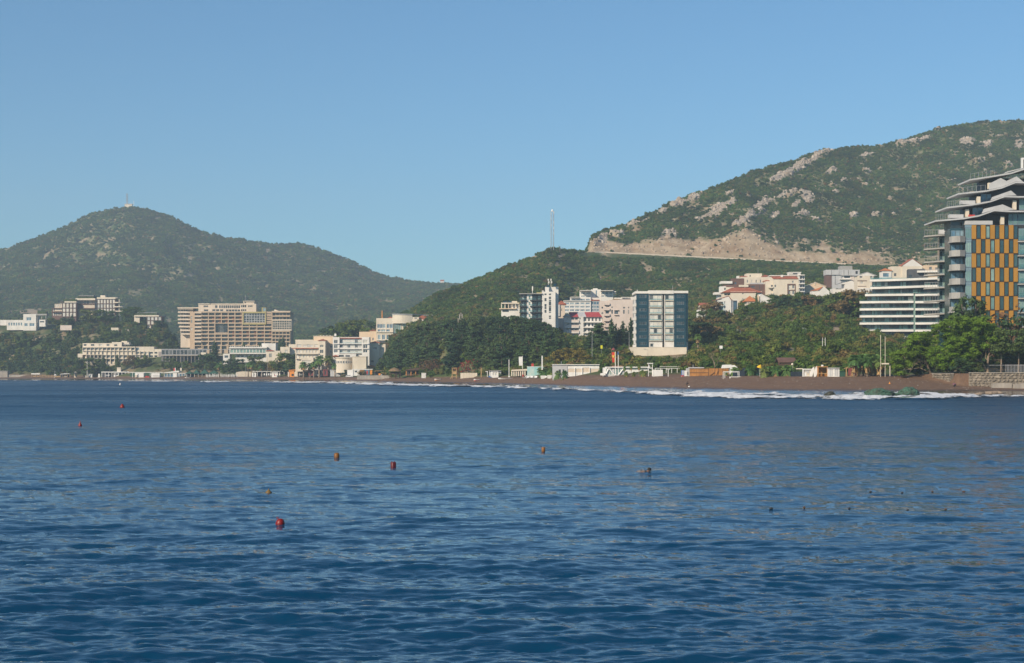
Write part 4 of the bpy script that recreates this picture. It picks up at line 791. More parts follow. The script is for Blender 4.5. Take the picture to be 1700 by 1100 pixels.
for i in range(8):
    for j in range(4): b.window(807 + i * 28.6, 835 + i * 28.6, 257 + j * 26.8, 283 + j * 26.8, .1, m=DARKWIN, frame=GREYL, mull=0, name='glass_pane')
for i in range(8):
    for j in range(4): b.window(1120 + i * 24.8, 1142 + i * 24.8, 337 + j * 24, 357 + j * 24, .1, m=DARKWIN, frame=CREAM, mull=0, name='glass_pane')
b.box('bay_frame', BEIGE2, 1112, 1322, 324, 336, -.4, 2.2); b.box('bay_frame', BEIGE2, 1112, 1322, 432, 444, -.4, 2.2); b.block(1112, 1320, 336, 434, 10, y=.3, m=BEIGE2, down=0)
for r, (z0, z1) in enumerate(((238, 282), (282, 326), (444, 480), (480, 518), (518, 556), (556, 600))):
    b.box('balcony_slab', BEIGE, 1110, 1306, z0, z0 + 12, -.2, 2.3)
    for i in range(5): b.window(1118 + i * 38, 1146 + i * 38, z0 + 16, z1 - 4, 2.1, m=DARKWIN)
for i in range(6): b.box('fin', BEIGE, 1108 + i * 39 - 3, 1108 + i * 39 + 3, 444, 600, .03, 2.25)
for z in (262, 300, 340): b.box('balcony_slab', BEIGE, 1048, 1108, z, z + 12, -.1, 2.3)
b.block(320, 775, 156, 243, 14, y=5, m=BEIGE2, holes=[(375, 425, 174, 192), (500, 525, 172, 200)] + grid(540, 770, 10, .78, [(172, 202)]) + [(378, 425, 216, 234)] + grid(465, 590, 3, .8, [(214, 234)]) + grid(615, 770, 5, .85, [(216, 236)]), wm=DARKWIN, down=0)
b.block(775, 940, 156, 243, 14, y=4.4, m=BEIGE2, holes=grid(775, 836, 3, .8, [(168, 193), (214, 234)]) + grid(852, 902, 3, .8, [(172, 189)]), wm=DARKWIN, down=0); b.block(803, 920, 127, 156, 10, y=6, m=BEIGE2, holes=[(815, 830, 136, 148)], down=0); b.box('roof_edge', CREAM, 800, 925, 124, 130, 5, 17); b.posts(808, 915, 7, 117, 124, 6, GREYC, .25, 'roof_vent')
b.box('roof_edge', CREAM, 316, 445, 152, 160, 4.4, 18); b.box('roof_edge', CREAM, 455, 800, 152, 158, 4.6, 18); b.block(1000, 1046, 195, 243, 8, y=3, m=OLIVE, holes=[(1012, 1044, 200, 236)], wm=BLUEWIN, down=0); b.posts(825, 826, 1, 60, 124, 8, STEEL, .2, 'aerial')
b.block(1108, 1308, 232, 243, 14, y=.5, m=BEIGE2, down=0)
x0, x1, z0, z1 = b.rect(1130, 1190, 216, 234, 2); MB().prism([(x0, z0), (x1, z0), (x0 + .8, z1)], 2, 3).build('roof_fin', CREAM, b.root)
for r in range(8):       # the wing stepping back at the far end
    z = 205 + r * 39; xl = 98 + (0 if r < 5 else (r - 4) * 12)
    b.box('balcony_slab', BEIGE2, xl, 262, z - 6, z + 9, 7, 12); b.box('balcony_parapet', BEIGE2, xl + 2, 206, z - 8, z - 5, 7, 7.3)
    if r < 7:
        for i in range(3): b.window(134 + i * 27, 152 + i * 27, z + 12, z + 29, 10.8, m=DARKWIN)
b.block(128, 264, 200, 520, 16, y=11, m=BEIGE2, down=8); b.block(228, 264, 236, 560, 10, y=6, m=BEIGE, holes=grid(230, 262, 1, .6, [(290, 320), (330, 360), (410, 440)]), down=6); b.box('roof_edge', BEIGE2, 94, 330, 193, 204, 6.5, 22)
for r in range(9):
    z = 250 + r * 39; b.box('balcony_slab', BEIGE2, 278, 352, z - 4, z + 8, -1.3, .3)

b = Bld('terrace_restaurant', 'white terrace building with glass front below the big beige hotel', R2, 655, 1150, 0.0)
b.block(655, 1050, 628, 680, 12, m=WHITE, holes=grid(660, 1045, 11, .84, [(645, 680)]), wm=PALEG, down=0); b.box('roof_slab', WHITE, 650, 1056, 618, 632, -1.4, 13); b.box('terrace_slab', WHITE, 655, 1050, 682, 694, -3, 1); b.block(720, 1050, 694, 740, 10, y=.5, m=WHITE, holes=grid(725, 1045, 7, .6, [(698, 730)]), wm=DARKWIN); b.posts(665, 1045, 20, 606, 618, -1.2, WHITE, .3, 'baluster')
b.block(1000, 1150, 580, 625, 10, y=3, m=WHITE); b.block(585, 655, 692, 760, 8, y=-2, m=WHITE, holes=[(600, 640, 710, 735)])
b = Bld('beach_annexe', 'cream stepped annexe with small red roofs beside the white hotel', R2, 1048, 1080, 0.0)
b.block(1048, 1200, 660, 790, 10, m=CREAM, holes=[(1080, 1110, 690, 730)]); b.hip(1048, 1125, 660, 648, 0, 6); b.block(1200, 1300, 618, 850, 10, y=.5, m=CREAM, holes=[(1250, 1280, 650, 690)]); b.block(1180, 1262, 730, 845, 6, y=-.6, m=PEACH); b.block(1290, 1440, 590, 700, 9, y=4, m=CREAM)

# ---------------------------------------------------------------- the white hotel cluster
b = Bld('hotel_wing', 'cream hotel wing with arched loggias and red tiled tower', Y4, 205, 1000, 0.0, cat='hotel')
b.block(205, 700, 250, 660, 14, y=.8, m=CREAM, holes=[(232, 305, 314, 358), (330, 395, 320, 358), (400, 440, 314, 358), (445, 498, 320, 358), (520, 585, 314, 358)] + grid(210, 585, 7, .62, [(408, 465), (492, 545)]), wm=SHUTTER, down=4)
b.block(590, 700, 246, 660, 8, y=0, m=CREAM, holes=[(612, 672, 322, 360), (612, 672, 402, 462), (612, 672, 490, 530)], wm=WINDOW, down=4, frame=CREAM); b.hip(588, 702, 246, 222, 0, 9); b.box('tiled_cornice', TILE, 150, 585, 372, 386, -.3, 1.2); b.box('balcony_slab', CREAM, 205, 590, 466, 474, -.8, 1); b.box('balcony_slab', CREAM, 205, 590, 548, 556, -.8, 1); b.rail(205, 590, 452, 466, -.75, CREAM)
b.block(300, 500, 530, 660, 5, y=-3, m=CREAM, holes=[(318, 462, 578, 630)], wm=SHUTTER, down=3); b.box('parapet', CREAM, 200, 500, 235, 252, 1, 1.5); b.block(480, 640, 640, 700, 5, y=-4, m=GREYC, down=2)
b = Bld('hotel_core', 'peach stair block standing between the two cream hotel fronts', Y4, 505, 1012, 0.0, cat='hotel')
b.block(505, 835, 178, 660, 12, m=PEACH, holes=[(780, 806, 330, 372), (780, 806, 415, 455), (838 - 30, 832, 330, 372)], frame=WFRAME, down=4); b.box('coping', CREAM, 500, 838, 172, 180, -.2, 12.2); b.posts(620, 780, 4, 162, 172, 3, WHITE, .4, 'roof_vent'); b.block(850, 882, 136, 178, 3, y=3, m=WHITE, down=0)
b = Bld('beach_hotel', 'white hotel front with glazed balconies between two square towers', Y4, 825, 992, 0.0, cat='hotel')
b.block(932, 1308, 196, 560, 12, y=1.6, m=WHITE, down=4)
for r, (z0, z1) in enumerate(((232, 296), (312, 380), (402, 450))):
    b.box('balcony_slab', WHITE, 930, 1310, z1, z1 + 12, .2, 1.8); b.rail(934, 1306, z1 - 14, z1, .3, WHITE if r == 1 else None)
    for i in range(6): b.window(940 + i * 62, 994 + i * 62, z0, z1, 1.5, m=[WINDOW, SHUTTER][i % 2], frame=WFRAME)
b.box('tiled_cornice', TILE, 940, 1308, 203, 216, .4, 1.8); b.box('parapet', WHITE, 932, 1312, 192, 203, .8, 2)
for x0, x1 in ((826, 936), (1308, 1432)):
    b.block(x0, x1, 192, 560, 8, m=WHITE, holes=grid(x0 + 12, x1 - 22, 1, .84, [(238, 300), (325, 380), (405, 450)]), wm=WINDOW, frame=WHITE, down=4)
    b.box('balcony_slab', WHITE, x0 + 8, x1 - 16, 300, 310, -.7, .05); b.box('balcony_slab', WHITE, x0 + 8, x1 - 16, 380, 390, -.7, .05)
b.block(826, 1210, 470, 540, 8, y=-2.2, m=WHITE, holes=[(925, 1008, 488, 520), (1035, 1110, 492, 522)], wm=DARKWIN, down=4); b.hip(826, 912, 508, 490, -5, -2.3)
b = Bld('rotunda', 'round ended pink cream pavilion with tall windows below the white hotel', Y4, 850, 970, 0.0)
x0, x1, z0, z1 = b.rect(860, 1150, 542, 705); cx = (x0 + x1) / 2; rd = (x1 - x0) / 2
MB().lathe([(rd, z0 - 3), (rd, z1), (rd + .5, z1 + .05), (rd + .5, z1 + .5), (0.1, z1 + .9)], 28, (cx, rd, 0)).build('round_wall', CREAM, b.root)
for k in range(9):
    a = math.radians(200 + k * 17.5); o = link('window', unit_box(DARKWIN), b.root); w = 1.1; zz0, zz1 = b.lz(630, 1000), b.lz(585, 1000)
    o.location = (cx + (rd + .02) * math.cos(a) + w/2 * math.sin(a), rd + (rd + .02) * math.sin(a) - w/2 * math.cos(a), zz0); o.rotation_euler = (0, 0, a + math.pi / 2); o.scale = (w, .12, zz1 - zz0); link('frame', unit_frame(WFRAME), o)
b.block(1150, 1192, 590, 705, 5, y=3, m=CREAM, holes=[(1154, 1186, 592, 640)], wm=DARKWIN)
b = Bld('blank_block', 'plain cream walled block with round shrub before it', Y4, 1148, 965, 0.0)
b.block(1150, 1380, 520, 740, 10, m=CREAM); b.box('coping', CREAM, 1146, 1384, 514, 521, -.2, 10.2)
b = Bld('hotel_side_wing', 'cream side wing with red hipped tower at the edge of the pine wood', Y4, 1440, 1000, 0.0, cat='hotel')
b.block(1448, 1600, 284, 760, 9, m=CREAM, holes=[(1482, 1562, 362, 398), (1440, 1510, 575, 615)], wm=DARKWIN, frame=WFRAME, mull=3); b.hip(1448, 1600, 284, 256, 0, 9); b.block(1385, 1450, 540, 730, 8, y=1, m=PEACH, holes=[(1395, 1440, 575, 620)], wm=BLUEWIN); b.hip(1410, 1520, 680, 655, -4, 0, TILEO); b.block(1600, 1700, 310, 700, 8, y=1.5, m=CREAM, holes=[(1615, 1680, 360, 400)])
b = Bld('upper_hotel', 'large upper hotel with green glass front and red roof behind the pines', Y1, 270, 1075, 0.0, cat='hotel')
b.block(270, 580, 196, 700, 16, m=CREAM, holes=grid(290, 440, 3, .94, [(302, 380)]) + grid(462, 578, 2, .9, [(302, 380)]) + [(300, 350, 402, 442), (360, 440, 402, 442), (455, 520, 402, 442), (300, 350, 496, 592), (378, 432, 496, 592), (462, 520, 496, 592)], wm=BLUEWIN, frame=WFRAME, down=5)
b.block(580, 720, 290, 640, 12, y=.4, m=WHITE, holes=grid(584, 716, 4, .9, [(296, 510)]), wm=PALEG, frame=STEEL, mull=0, down=0); b.block(720, 1290, 262, 640, 14, y=.8, m=CREAM, holes=[(760, 832, 290, 370), (905, 940, 290, 330)], wm=PALEG, down=4)
x0, x1, z0, z1 = b.rect(565, 930, 132, 292, -.6); pts = [(x0 + (x1 - x0) * t, -1.8 * math.sin(math.pi * t)) for t in np.linspace(0, 1, 9)]; MB().plan(pts + [(x1, 10), (x0, 10)], z0, z1).build('curved_parapet', CREAM, b.root); MB().plan([(x - .3 if i == 0 else x, y - .5) for i, (x, y) in enumerate(pts)] + [(b.lx(1110), 11), (x0 - .3, 11)], z1, z1 + .5).build('roof_edge', GREYL, b.root)
b.hip(920, 1290, 220, 138, 2, 16); b.block(870, 1050, 176, 262, 4, y=0.0, m=CREAM, holes=[(905, 940, 186, 204), (970, 1015, 186, 204)], down=0); b.block(1050, 1300, 222, 262, 14, y=.3, m=WHITE, down=0); b.hip(480, 570, 196, 166, 3, 12)
b.box('balcony_slab', CREAM, 272, 580, 592, 604, -1, .02); b.box('balcony_slab', CREAM, 272, 580, 446, 456, -.8, .02); b.box('sun_shade', DARKG, 330, 485, 614, 660, -2, -.4); b.posts(376, 377, 1, 60, 196, 4, ORANGEB, .5, 'mast'); b.box('canopy_slab', GREYC, 1130, 1310, 136, 146, 6, 12)
b.block(150, 268, 420, 640, 10, y=1, m=PEACH, holes=[(200, 228, 555, 605)], frame=WFRAME); b.block(-40, 150, 444, 560, 10, y=1.4, m=PEACH); b.hip(150, 268, 420, 402, 1, 11); b.block(160, 340, 640, 900, 5, y=-3, m=CREAM, down=3) if False else None
# ---------------------------------------------------------------- centre: bell gable, towers and houses on the slope
b = Bld('bell_gable', 'small stone church bell gable rising above the pine wood', R4, 330, 805, 0.0, cat='bell tower')
def arch_wall(b, X0, X1, Zt, Zb, arches, th, m, y=0):
    x0, x1, z0, z1 = b.rect(X0, X1, Zt, Zb); q = MB(); xs = [x0]
    for a, c, zt, zo in arches: xs += [b.lx(a), b.lx(c)]
    xs.append(x1)
    for i in range(0, len(xs), 2): q.box(xs[i], xs[i+1], y, y + th, z0, z1)
    for a, c, zt, zo in arches:
        l, r = b.lx(a), b.lx(c); zt_, zo_ = b.lz(zt), b.lz(zo); rad = (r - l) / 2; cx = (l + r) / 2; q.box(l, r, y, y + th, z0, zo_)
        pts = [(cx - rad * math.cos(math.pi * k / 8), zt_ - rad + rad * math.sin(math.pi * k / 8)) for k in range(9)]
        for k in range(8): (xa, za), (xb, zb_) = pts[k], pts[k+1]; q.add([(xa,y,za),(xb,y,zb_),(xb,y,z1),(xa,y,z1),(xa,y+th,za),(xb,y+th,zb_),(xb,y+th,z1),(xa,y+th,z1)], [(0,1,2,3),(7,6,5,4),(0,4,5,1),(3,2,6,7)])
    return q.build('arched_wall', m, b.root)
arch_wall(b, 330, 386, 435, 520, [(336, 354, 444, 482), (362, 380, 444, 482)], .9, CONC); arch_wall(b, 342, 374, 396, 435, [(351, 365, 400, 430)], .8, CONC); b.box('cornice', CONC, 327, 389, 432, 438, -.15, 1.05); b.gable(341, 375, 397, 388, .0, .8, m=CONC, along='y', over=.1); b.box('cross', CONC, 356.5, 359, 374, 390, .3, .5); b.box('cross_arm', CONC, 352, 363, 379, 382, .3, .5)
for x in (345, 371, 358): z = 452 if x != 358 else 406; c, Yd = b._t(x); MB().lathe([(.05, .55), (.18, .5), (.24, .15), (.36, 0)], 10, (c, .45, b.lz(z + 12))).build('bell', WOODD, b.root, True)

b = Bld('terrace_house', 'white house with open pillared roof terrace and solar panels among the pines', Z7, 148, 855, 0.0, cat='house')
b.block(148, 520, 690, 800, 11, m=WHITE, holes=[(170, 300, 708, 760)], wm=DARKWIN, down=6); b.box('terrace_slab', PEACH, 108, 450, 684, 700, -1.2, 9); b.box('roof_slab', CREAM, 145, 512, 570, 595, -.4, 9)
b.posts(152, 505, 6, 595, 684, .1, CREAM, .45, 'pillar'); b.block(318, 520, 596, 690, 8, y=1.6, m=WHITE, holes=[(350, 420, 610, 650)], down=0); b.block(160, 318, 596, 690, 7, y=3, m=GREENC, down=0); b.box('roof_room', CREAM, 360, 470, 540, 570, 2, 6)
for x in (185, 280): x0, x1, z0, z1 = b.rect(x, x + 75, 540, 570); MB().add([(x0,1,z0),(x1,1,z0),(x1,3,z1),(x0,3,z1),(x0,1,z0-.1),(x1,1,z0-.1),(x1,3.1,z1-.1),(x0,3.1,z1-.1)], [(0,1,2,3),(7,6,5,4),(0,4,5,1),(3,2,6,7),(0,3,7,4),(1,5,6,2)]).build('solar_panel', BLUECLAD, b.root)

b = Bld('apartment_tower', 'dark balconied apartment block with tall white stair tower and roof aerials', Z7, 520, 850, 0.0, cat='apartment block')
b.block(545, 970, 405, 1000, 12, y=2.0, m=DARKG, down=6)
b.block(664, 770, 392, 1000, 10, y=.2, m=WHITE, holes=grid(676, 762, 1, .35, [(430, 510), (560, 620), (680, 740), (800, 860)]), wm=PALEG, down=6)
b.box('roof_slab', GREYC, 510, 975, 382, 398, -1.4, 13); b.box('roof_edge', OLIVE, 860, 968, 364, 382, 3, 3.5)
for r in range(5):
    z = 516 + r * 122
    for x0, x1 in ((512, 664), (728, 966)): b.box('balcony_slab', CHAR, x0, x1, z, z + 20, -.9, 2.2); b.rail(x0 + 2, x1 - 2 if x0 < 600 else 850, z - 42, z, -.85)
    if r < 5:
        for (a, c, m_) in ((570, 612, SHUTTER), (612, 650, TEALG), (782, 828, SHUTTER), (828, 874, DARKWIN), (880, 950, PALEG)): b.window(a, c, z - 92, z - 4, 1.8, m=m_, frame=CHAR, mull=0)
b.block(970, 1240, 350, 1020, 9, y=-.4, m=WHITE, holes=[(1020, 1060, z, z + h) for z, h in ((388, 32), (480, 62), (600, 50), (655, 48), (718, 58))] + [(1108, 1154, z, z + h) for z, h in ((388, 32), (450, 50), (515, 24), (545, 85), (640, 20), (665, 80), (755, 22), (832, 28), (870, 30))], wm=DARKWIN, rec=.35, down=6); b.block(970, 1005, 328, 352, 6, y=-.4, m=WHITE, down=0); b.block(1035, 1300, 254, 900, 7, y=3.0, m=WHITE, down=6); b.block(1035, 1110, 262, 352, 3, y=0, m=WHITE, down=0)
for X in (1095, 1150): b.posts(X, X + 1, 1, 90, 254, 4, WHITE, .22, 'aerial'); b.box('antenna_panel', WHITE, X - 12, X + 14, 92, 128, 3.9, 4.3); b.box('antenna_panel', WHITE, X - 4, X + 24, 140, 180, 3.8, 4.2)
b.posts(776, 777, 1, 240, 382, 3, WHITE, .25, 'aerial'); b.box('antenna_panel', WHITE, 766, 790, 245, 330, 2.9, 3.2)
for x, z in ((1015, 310), (1060, 210), (1195, 190)): x0, x1, z0, z1 = b.rect(x, x + 68, z, z + 55, 1); MB().add([(x0,1,z0),(x1-.5,1,z0),(x1,2.6,z1),(x0+.6,2.6,z1),(x0,1.1,z0-.1),(x1-.5,1.1,z0-.1),(x1,2.7,z1-.1),(x0+.6,2.7,z1-.1)], [(0,1,2,3),(7,6,5,4),(0,4,5,1),(3,2,6,7),(0,3,7,4),(1,5,6,2)]).build('solar_panel', BLUECLAD, b.root)

b = Bld('narrow_house', 'narrow beige house with steep red roof beside the white stair tower', Z7, 1290, 880, 0.0, cat='house')
b.block(1290, 1430, 605, 900, 9, m=BEIGE2, holes=[(1360, 1372, 690, 740)], wm=DARKWIN, down=6); b.hip(1280, 1445, 605, 522, 0, 9); b.box('side_wall', WHITE, 1290, 1325, 612, 840, -.8, 0)

b = Bld('stepped_apartments', 'white stepped apartment block with blue glass rows high on the slope', Z8, 70, 1090, 0.0, cat='apartment block')
def rowblock(b, X0, X1, Zt, Zb, y, rows, n, wm=BLUEWIN, depth=12): b.block(X0, X1, Zt, Zb, depth, y=y, m=WHITE, holes=grid(X0 + 8, X1 - 8, n, .84, rows), wm=wm, frame=WFRAME, mull=2, down=5)
rowblock(b, 70, 560, 318, 560, 0, [(350, 384), (414, 446), (476, 508)], 5); rowblock(b, 190, 560, 252, 318, 2.5, [(284, 314)], 4); rowblock(b, 365, 570, 130, 252, 6, [(164, 194), (224, 250)], 2)
b.block(566, 740, 112, 330, 10, y=5.5, m=WHITE, holes=[(650, 670, 130, 240)], wm=BLUEWIN); b.block(604, 684, 92, 112, 5, y=7, m=WHITE, down=0); rowblock(b, 740, 968, 132, 330, 5, [(154, 204), (222, 246)], 3); b.block(552, 720, 318, 520, 9, y=1, m=GREYL, holes=grid(556, 716, 3, .85, [(340, 384), (414, 446), (476, 500)]), wm=BLUEWIN); b.box('tiled_roof', TILE, 560, 720, 300, 318, .5, 6)
for X0, X1, z in ((60, 560, 316), (185, 345, 250), (360, 570, 128), (740, 970, 130)): b.box('roof_edge', WHITE, X0, X1, z - 4, z + 6, -.7, 1 if z > 300 else 8)
for z in (160, 190, 225): b.box('balcony', WHITE, 968, 1020, z - 14, z, 6, 9)

b = Bld('red_roof_house', 'white five storey house with balconies and red sheet roof with grey panel', Z8, 70, 860, 0.0, cat='house')
b.block(70, 345, 600, 1060, 10, y=1.5, m=WHITE, holes=grid(105, 335, 3, .6, [(630, 690), (735, 790), (830, 890), (935, 985)]), wm=WINDOW, down=6); b.block(345, 425, 600, 1060, 10, y=.4, m=WHITE, holes=[(352, 372, 628, 660), (352, 374, 720, 750)], wm=DARKWIN, down=6); b.block(425, 760, 600, 1060, 10, y=1.4, m=WHITE, holes=grid(428, 755, 5, .5, [(628, 690), (730, 785), (820, 880)]), wm=DARKWIN, down=6)
for i, z in enumerate((700, 796, 895, 992)): b.box('balcony_slab', WHITE, 60 + i * 28, 346, z, z + 16, -.3, 1.6); b.rail(62 + i * 28, 344, z - 36, z, -.25, PINKISH); b.box('balcony_slab', WHITE, 425, 765, z, z + 16, -.3, 1.5)
x0, x1 = b.lx(160), b.lx(760); ze, zr = b.lz(608), b.lz(518)
for nm, m_, u0, u1 in (('roof_sheet', REDMETAL, 160, 310), ('roof_panel', GREYL, 310, 450), ('roof_sheet', REDMETAL, 450, 740)):
    a0, a1 = b.lx(u0 + 25), b.lx(u1 + 25); c0, c1 = b.lx(u0), b.lx(u1 - (25 if u1 > 700 else 0)); MB().add([(a0,.3,ze),(a1,.3,ze),(c1,5,zr),(c0,5,zr),(a0,.3,ze-.2),(a1,.3,ze-.2),(c1,5,zr-.2),(c0,5,zr-.2)], [(0,1,2,3),(7,6,5,4),(0,4,5,1),(3,2,6,7),(0,3,7,4),(1,5,6,2)]).build(nm, m_, b.root)
b.hip(70, 180, 600, 540, 1, 9, m=CONC)

b = Bld('pink_apartments', 'pale pink apartment block with brown roof terrace behind the cypresses', Z8, 720, 890, 0.0, cat='apartment block')
b.block(725, 900, 320, 860, 11, y=.6, m=PINKISH, holes=grid(740, 800, 1, .5, [(430, 460), (530, 560), (630, 660)]) + [(830, 890, 490, 575)], wm=WINDOW, down=6); b.block(900, 1330, 300, 780, 12, m=PINKISH, holes=[(935, 962, 485, 555), (990, 1060, 480, 560), (1150, 1184, 430, 460), (1150, 1178, 485, 555), (1240, 1258, 430, 455), (1240, 1258, 485, 555), (935, 962, 425, 450)], wm=WINDOW, down=6)
for z in (385, 482, 585, 682, 790): b.box('balcony_slab', PINKISH, 800, 905, z - 4, z + 10, -.9, .7); b.rail(802, 902, z - 34, z - 4, -.85, PINKISH)
for z in (480, 570): b.box('balcony_slab', PINKISH, 985, 1065, z, z + 12, -.9, .05)
b.box('terrace_roof', BROWN, 960, 1290, 292, 306, 1, 9); b.block(990, 1330, 262, 300, 6, y=5, m=WHITE, down=0); b.box('terrace_shade', WOODL, 970, 1090, 282, 294, .5, 5); b.block(1290, 1395, 246, 700, 9, y=2, m=WHITE, down=6); b.box('roof_edge', WHITE, 1120, 1390, 250, 262, 4, 12)

# ---------------------------------------------------------------- the blue tower
b = Bld('blue_tower', 'nine storey white apartment tower with two deep blue panelled sides', R5, 862, 650, 0.0, cat='apartment block')
b.block(862, 1332, 205, 700, 16, y=1.5, m=WHITE, down=3)
fl = [207 + i * 61.6 for i in range(9)]
for x0, x1 in ((862, 974), (1204, 1318)):
    b.block(x0, x1, 203, 692, 1.6, m=BLUECLAD, holes=grid(x0 + 22, x1 - 20, 4, .78, [(f + 7, f + 36) for f in fl[:8]]), wm=DARKWIN, frame=BFRAME, mull=0, rec=.14, down=0)
b.block(1318, 1332, 203, 640, 1.2, y=.4, m=BLUECLAD, down=0)
for x0, x1 in ((978, 1094), (1120, 1202)):
    b.box('side_pier', WHITE, x0 - 4, x0, 200, 695, .1, 1.55); b.box('side_pier', WHITE, x1, x1 + 4, 200, 695, .1, 1.55)
    for i, f in enumerate(fl[:8]):
        b.box('floor_slab', CREAM, x0, x1, f + 56, f + 62, -.25, 1.6)
        if i < 7: b.rail(x0 + 1, x1 - 1, f + 42, f + 56, -.2)
        k = 3 if x0 < 1000 else 2
        for j in range(k):
            w = (x1 - x0 - 6) / k; b.window(x0 + 3 + j * w, x0 + 3 + (j + 1) * w - 2, f + 6, f + 54, .4, m=SHUTTER if (i * 5 + j * 3) % 7 else DARKWIN, frame=WFRAME, mull=0)
b.box('recess_back', CHAR, 1094, 1120, 205, 695, 1.2, 1.6); b.block(974, 1094, 648, 692, 1.4, y=.2, m=WHITE, holes=[(988, 1022, 660, 690)], wm=SHUTTER, down=0); b.block(1120, 1204, 636, 692, 1.4, y=.2, m=WHITE, down=0)
b.box('parapet', WHITE, 850, 974, 182, 203, -.5, 17); b.box('parapet', WHITE, 972, 1202, 175, 205, -.65, 17.2); b.box('parapet', WHITE, 1202, 1334, 178, 200, -.5, 17)
b.posts(868, 868, 1, 168, 182, 0, WHITE, .25); b.posts(1192, 1192, 1, 132, 176, 5, STEEL, .15, 'aerial')
for f in fl[:8]: b.box('side_balcony', WHITE, 832, 861, f + 32, f + 54, 1.5, 5)
b.block(806, 1320, 694, 790, 14, y=-.6, m=CREAM, down=2, name='podium')

# ---------------------------------------------------------------- houses on the slope to the right
def house(label, reg, X0, X1, Zt, Zb, Y, depth=9, m=None, holes=(), roof=None, wm=WINDOW, name='house', frame=WFRAME, down=5, yaw=0.0):
    b = Bld(name, label, reg, X0, Y, yaw, cat='house'); b.block(X0, X1, Zt, Zb, depth, m=m, holes=holes, wm=wm, frame=frame, down=down)
    if roof: roof(b)
    return b
house('tiny cream house with red roof half hidden by a dark tree', Z1, 135, 270, 725, 860, 820, 7, CREAM, [(180, 210, 745, 800)], lambda b: (b.gable(135, 275, 725, 680, 0, 7), b.block(90, 240, 815, 890, 5, y=-3, m=WHITE, holes=[(150, 195, 820, 838)], wm=DARKWIN)))
b = house('white house with solar panel roof and blue glazed end wall', Z1, 450, 705, 640, 960, 800, 10, WHITE, [(575, 595, 655, 705), (575, 595, 750, 795), (575, 595, 855, 900), (480, 560, 665, 720), (480, 560, 760, 815)])
b.gable_wall(400, 708, 645, 560, .05, ridge=.82); b.gable(398, 712, 645, 562, 0, 10, along='y', ridge=.82, over=.15); b.block(705, 822, 625, 960, 8, y=.8, m=WHITE, holes=[(708, 720, 625, 760), (738, 812, 645, 860)], wm=BLUEWIN, frame=CHAR, mull=3)
for z in (720, 815): b.box('balcony_slab', WHITE, 465, 570, z, z + 20, -1.2, .1); b.rail(467, 568, z - 40, z, -1.15)
x0, x1 = b.lx(420), b.lx(530); z0, z1 = b.lz(640), b.lz(592); MB().add([(x0,-.2,z0),(x1,-.2,z0 + .75),(x1,4,z0+.85),(x0,4,z0+.1),(x0,-.2,z0-.1),(x1,-.2,z0+.6),(x1,4,z0+.7),(x0,4,z0-.05)], [(0,1,2,3),(7,6,5,4),(0,4,5,1),(3,2,6,7),(0,3,7,4),(1,5,6,2)]).build('solar_panel', BLUECLAD, b.root)
house('large cream house with wide red hipped roof in the middle of the houses', Z1, 690, 1165, 478, 760, 850, 11, CREAM, [(905, 930, 505, 530), (905, 930, 605, 630)], lambda b: (b.hip(560, 1250, 490, 398, 0, 11), b.block(560, 690, 495, 640, 9, y=1.5, m=CREAM, holes=[(580, 620, 525, 550), (640, 672, 520, 545)], wm=DARKWIN), b.block(1165, 1265, 475, 640, 9, y=.8, m=CREAM, holes=[(1225, 1250, 495, 512)])))
house('white house with orange roof and gabled front behind the tall cypress', Z1, 990, 1140, 655, 850, 815, 8, CREAM, [(1005, 1030, 680, 700), (1070, 1092, 680, 720), (1070, 1100, 775, 810)], lambda b: (b.hip(965, 1160, 655, 550, 0, 9, TILEO), b.block(1205, 1430, 640, 820, 9, y=1, m=WHITE, holes=[(1305, 1328, 592, 625), (1295, 1310, 690, 708), (1350, 1364, 690, 708), (1385, 1402, 690, 730)], wm=DARKWIN), b.gable_wall(1205, 1470, 640, 535, .9, ridge=.2), b.gable(1195, 1475, 640, 533, 1, 9, along='y', ridge=.22, over=.1, m=WHITE), b.block(1180, 1215, 550, 780, 6, y=.2, m=PEACH)))
b = house('cream apartment house with red roofs and brown annexe at the top of the houses', Z1, 870, 1460, 215, 480, 905, 12, CREAM, grid(880, 1280, 5, .25, [(262, 320)]), None, name='apartment_house', down=6)
b.block(985, 1265, 150, 215, 9, y=2, m=CREAM, holes=[(1040, 1060, 180, 210)], down=0); b.hip(1265, 1420, 205, 165, 1, 10); b.hip(860, 985, 208, 182, 1, 10); b.box('chimney', WHITE, 805, 858, 195, 235, 1, 3); b.block(800, 875, 235, 330, 8, y=1, m=CREAM, down=0); b.box('balcony_parapet', GREYL, 1045, 1290, 318, 345, -.8, -.6); b.hip(1295, 1430, 292, 262, -1.5, 3); b.posts(1192, 1192, 1, 45, 150, 4, STEEL, .12, 'aerial')
b = Bld('brown_annexe', 'brown clad building with white terrace slabs stepping down the slope', Z1, 520, 885, 0.0)
b.block(725, 940, 240, 400, 8, m=BROWN, holes=[(765, 795, 310, 345)], wm=BLUEWIN, down=3); b.box('terrace', WHITE, 518, 726, 290, 335, -1, 6); b.block(560, 850, 355, 420, 8, y=-.6, m=BROWN, down=2); b.block(1010, 1335, 345, 580, 9, y=-.5, m=BROWN, holes=[(1070, 1135, 378, 405), (1215, 1225, 360, 440)], wm=WINDOW, down=4); b.box('terrace', CREAM, 845, 1018, 358, 395, -1.5, 4); b.block(508, 610, 385, 500, 7, y=-1.2, m=WHITE, holes=[(575, 605, 410, 450)], wm=DARKWIN, down=3); b.box('terrace', WHITE, 398, 540, 492, 535, -3, 4); b.block(455, 560, 535, 600, 6, y=-1, m=WHITE, down=3); b.block(615, 750, 400, 450, 6, y=-2, m=CREAM, down=2)
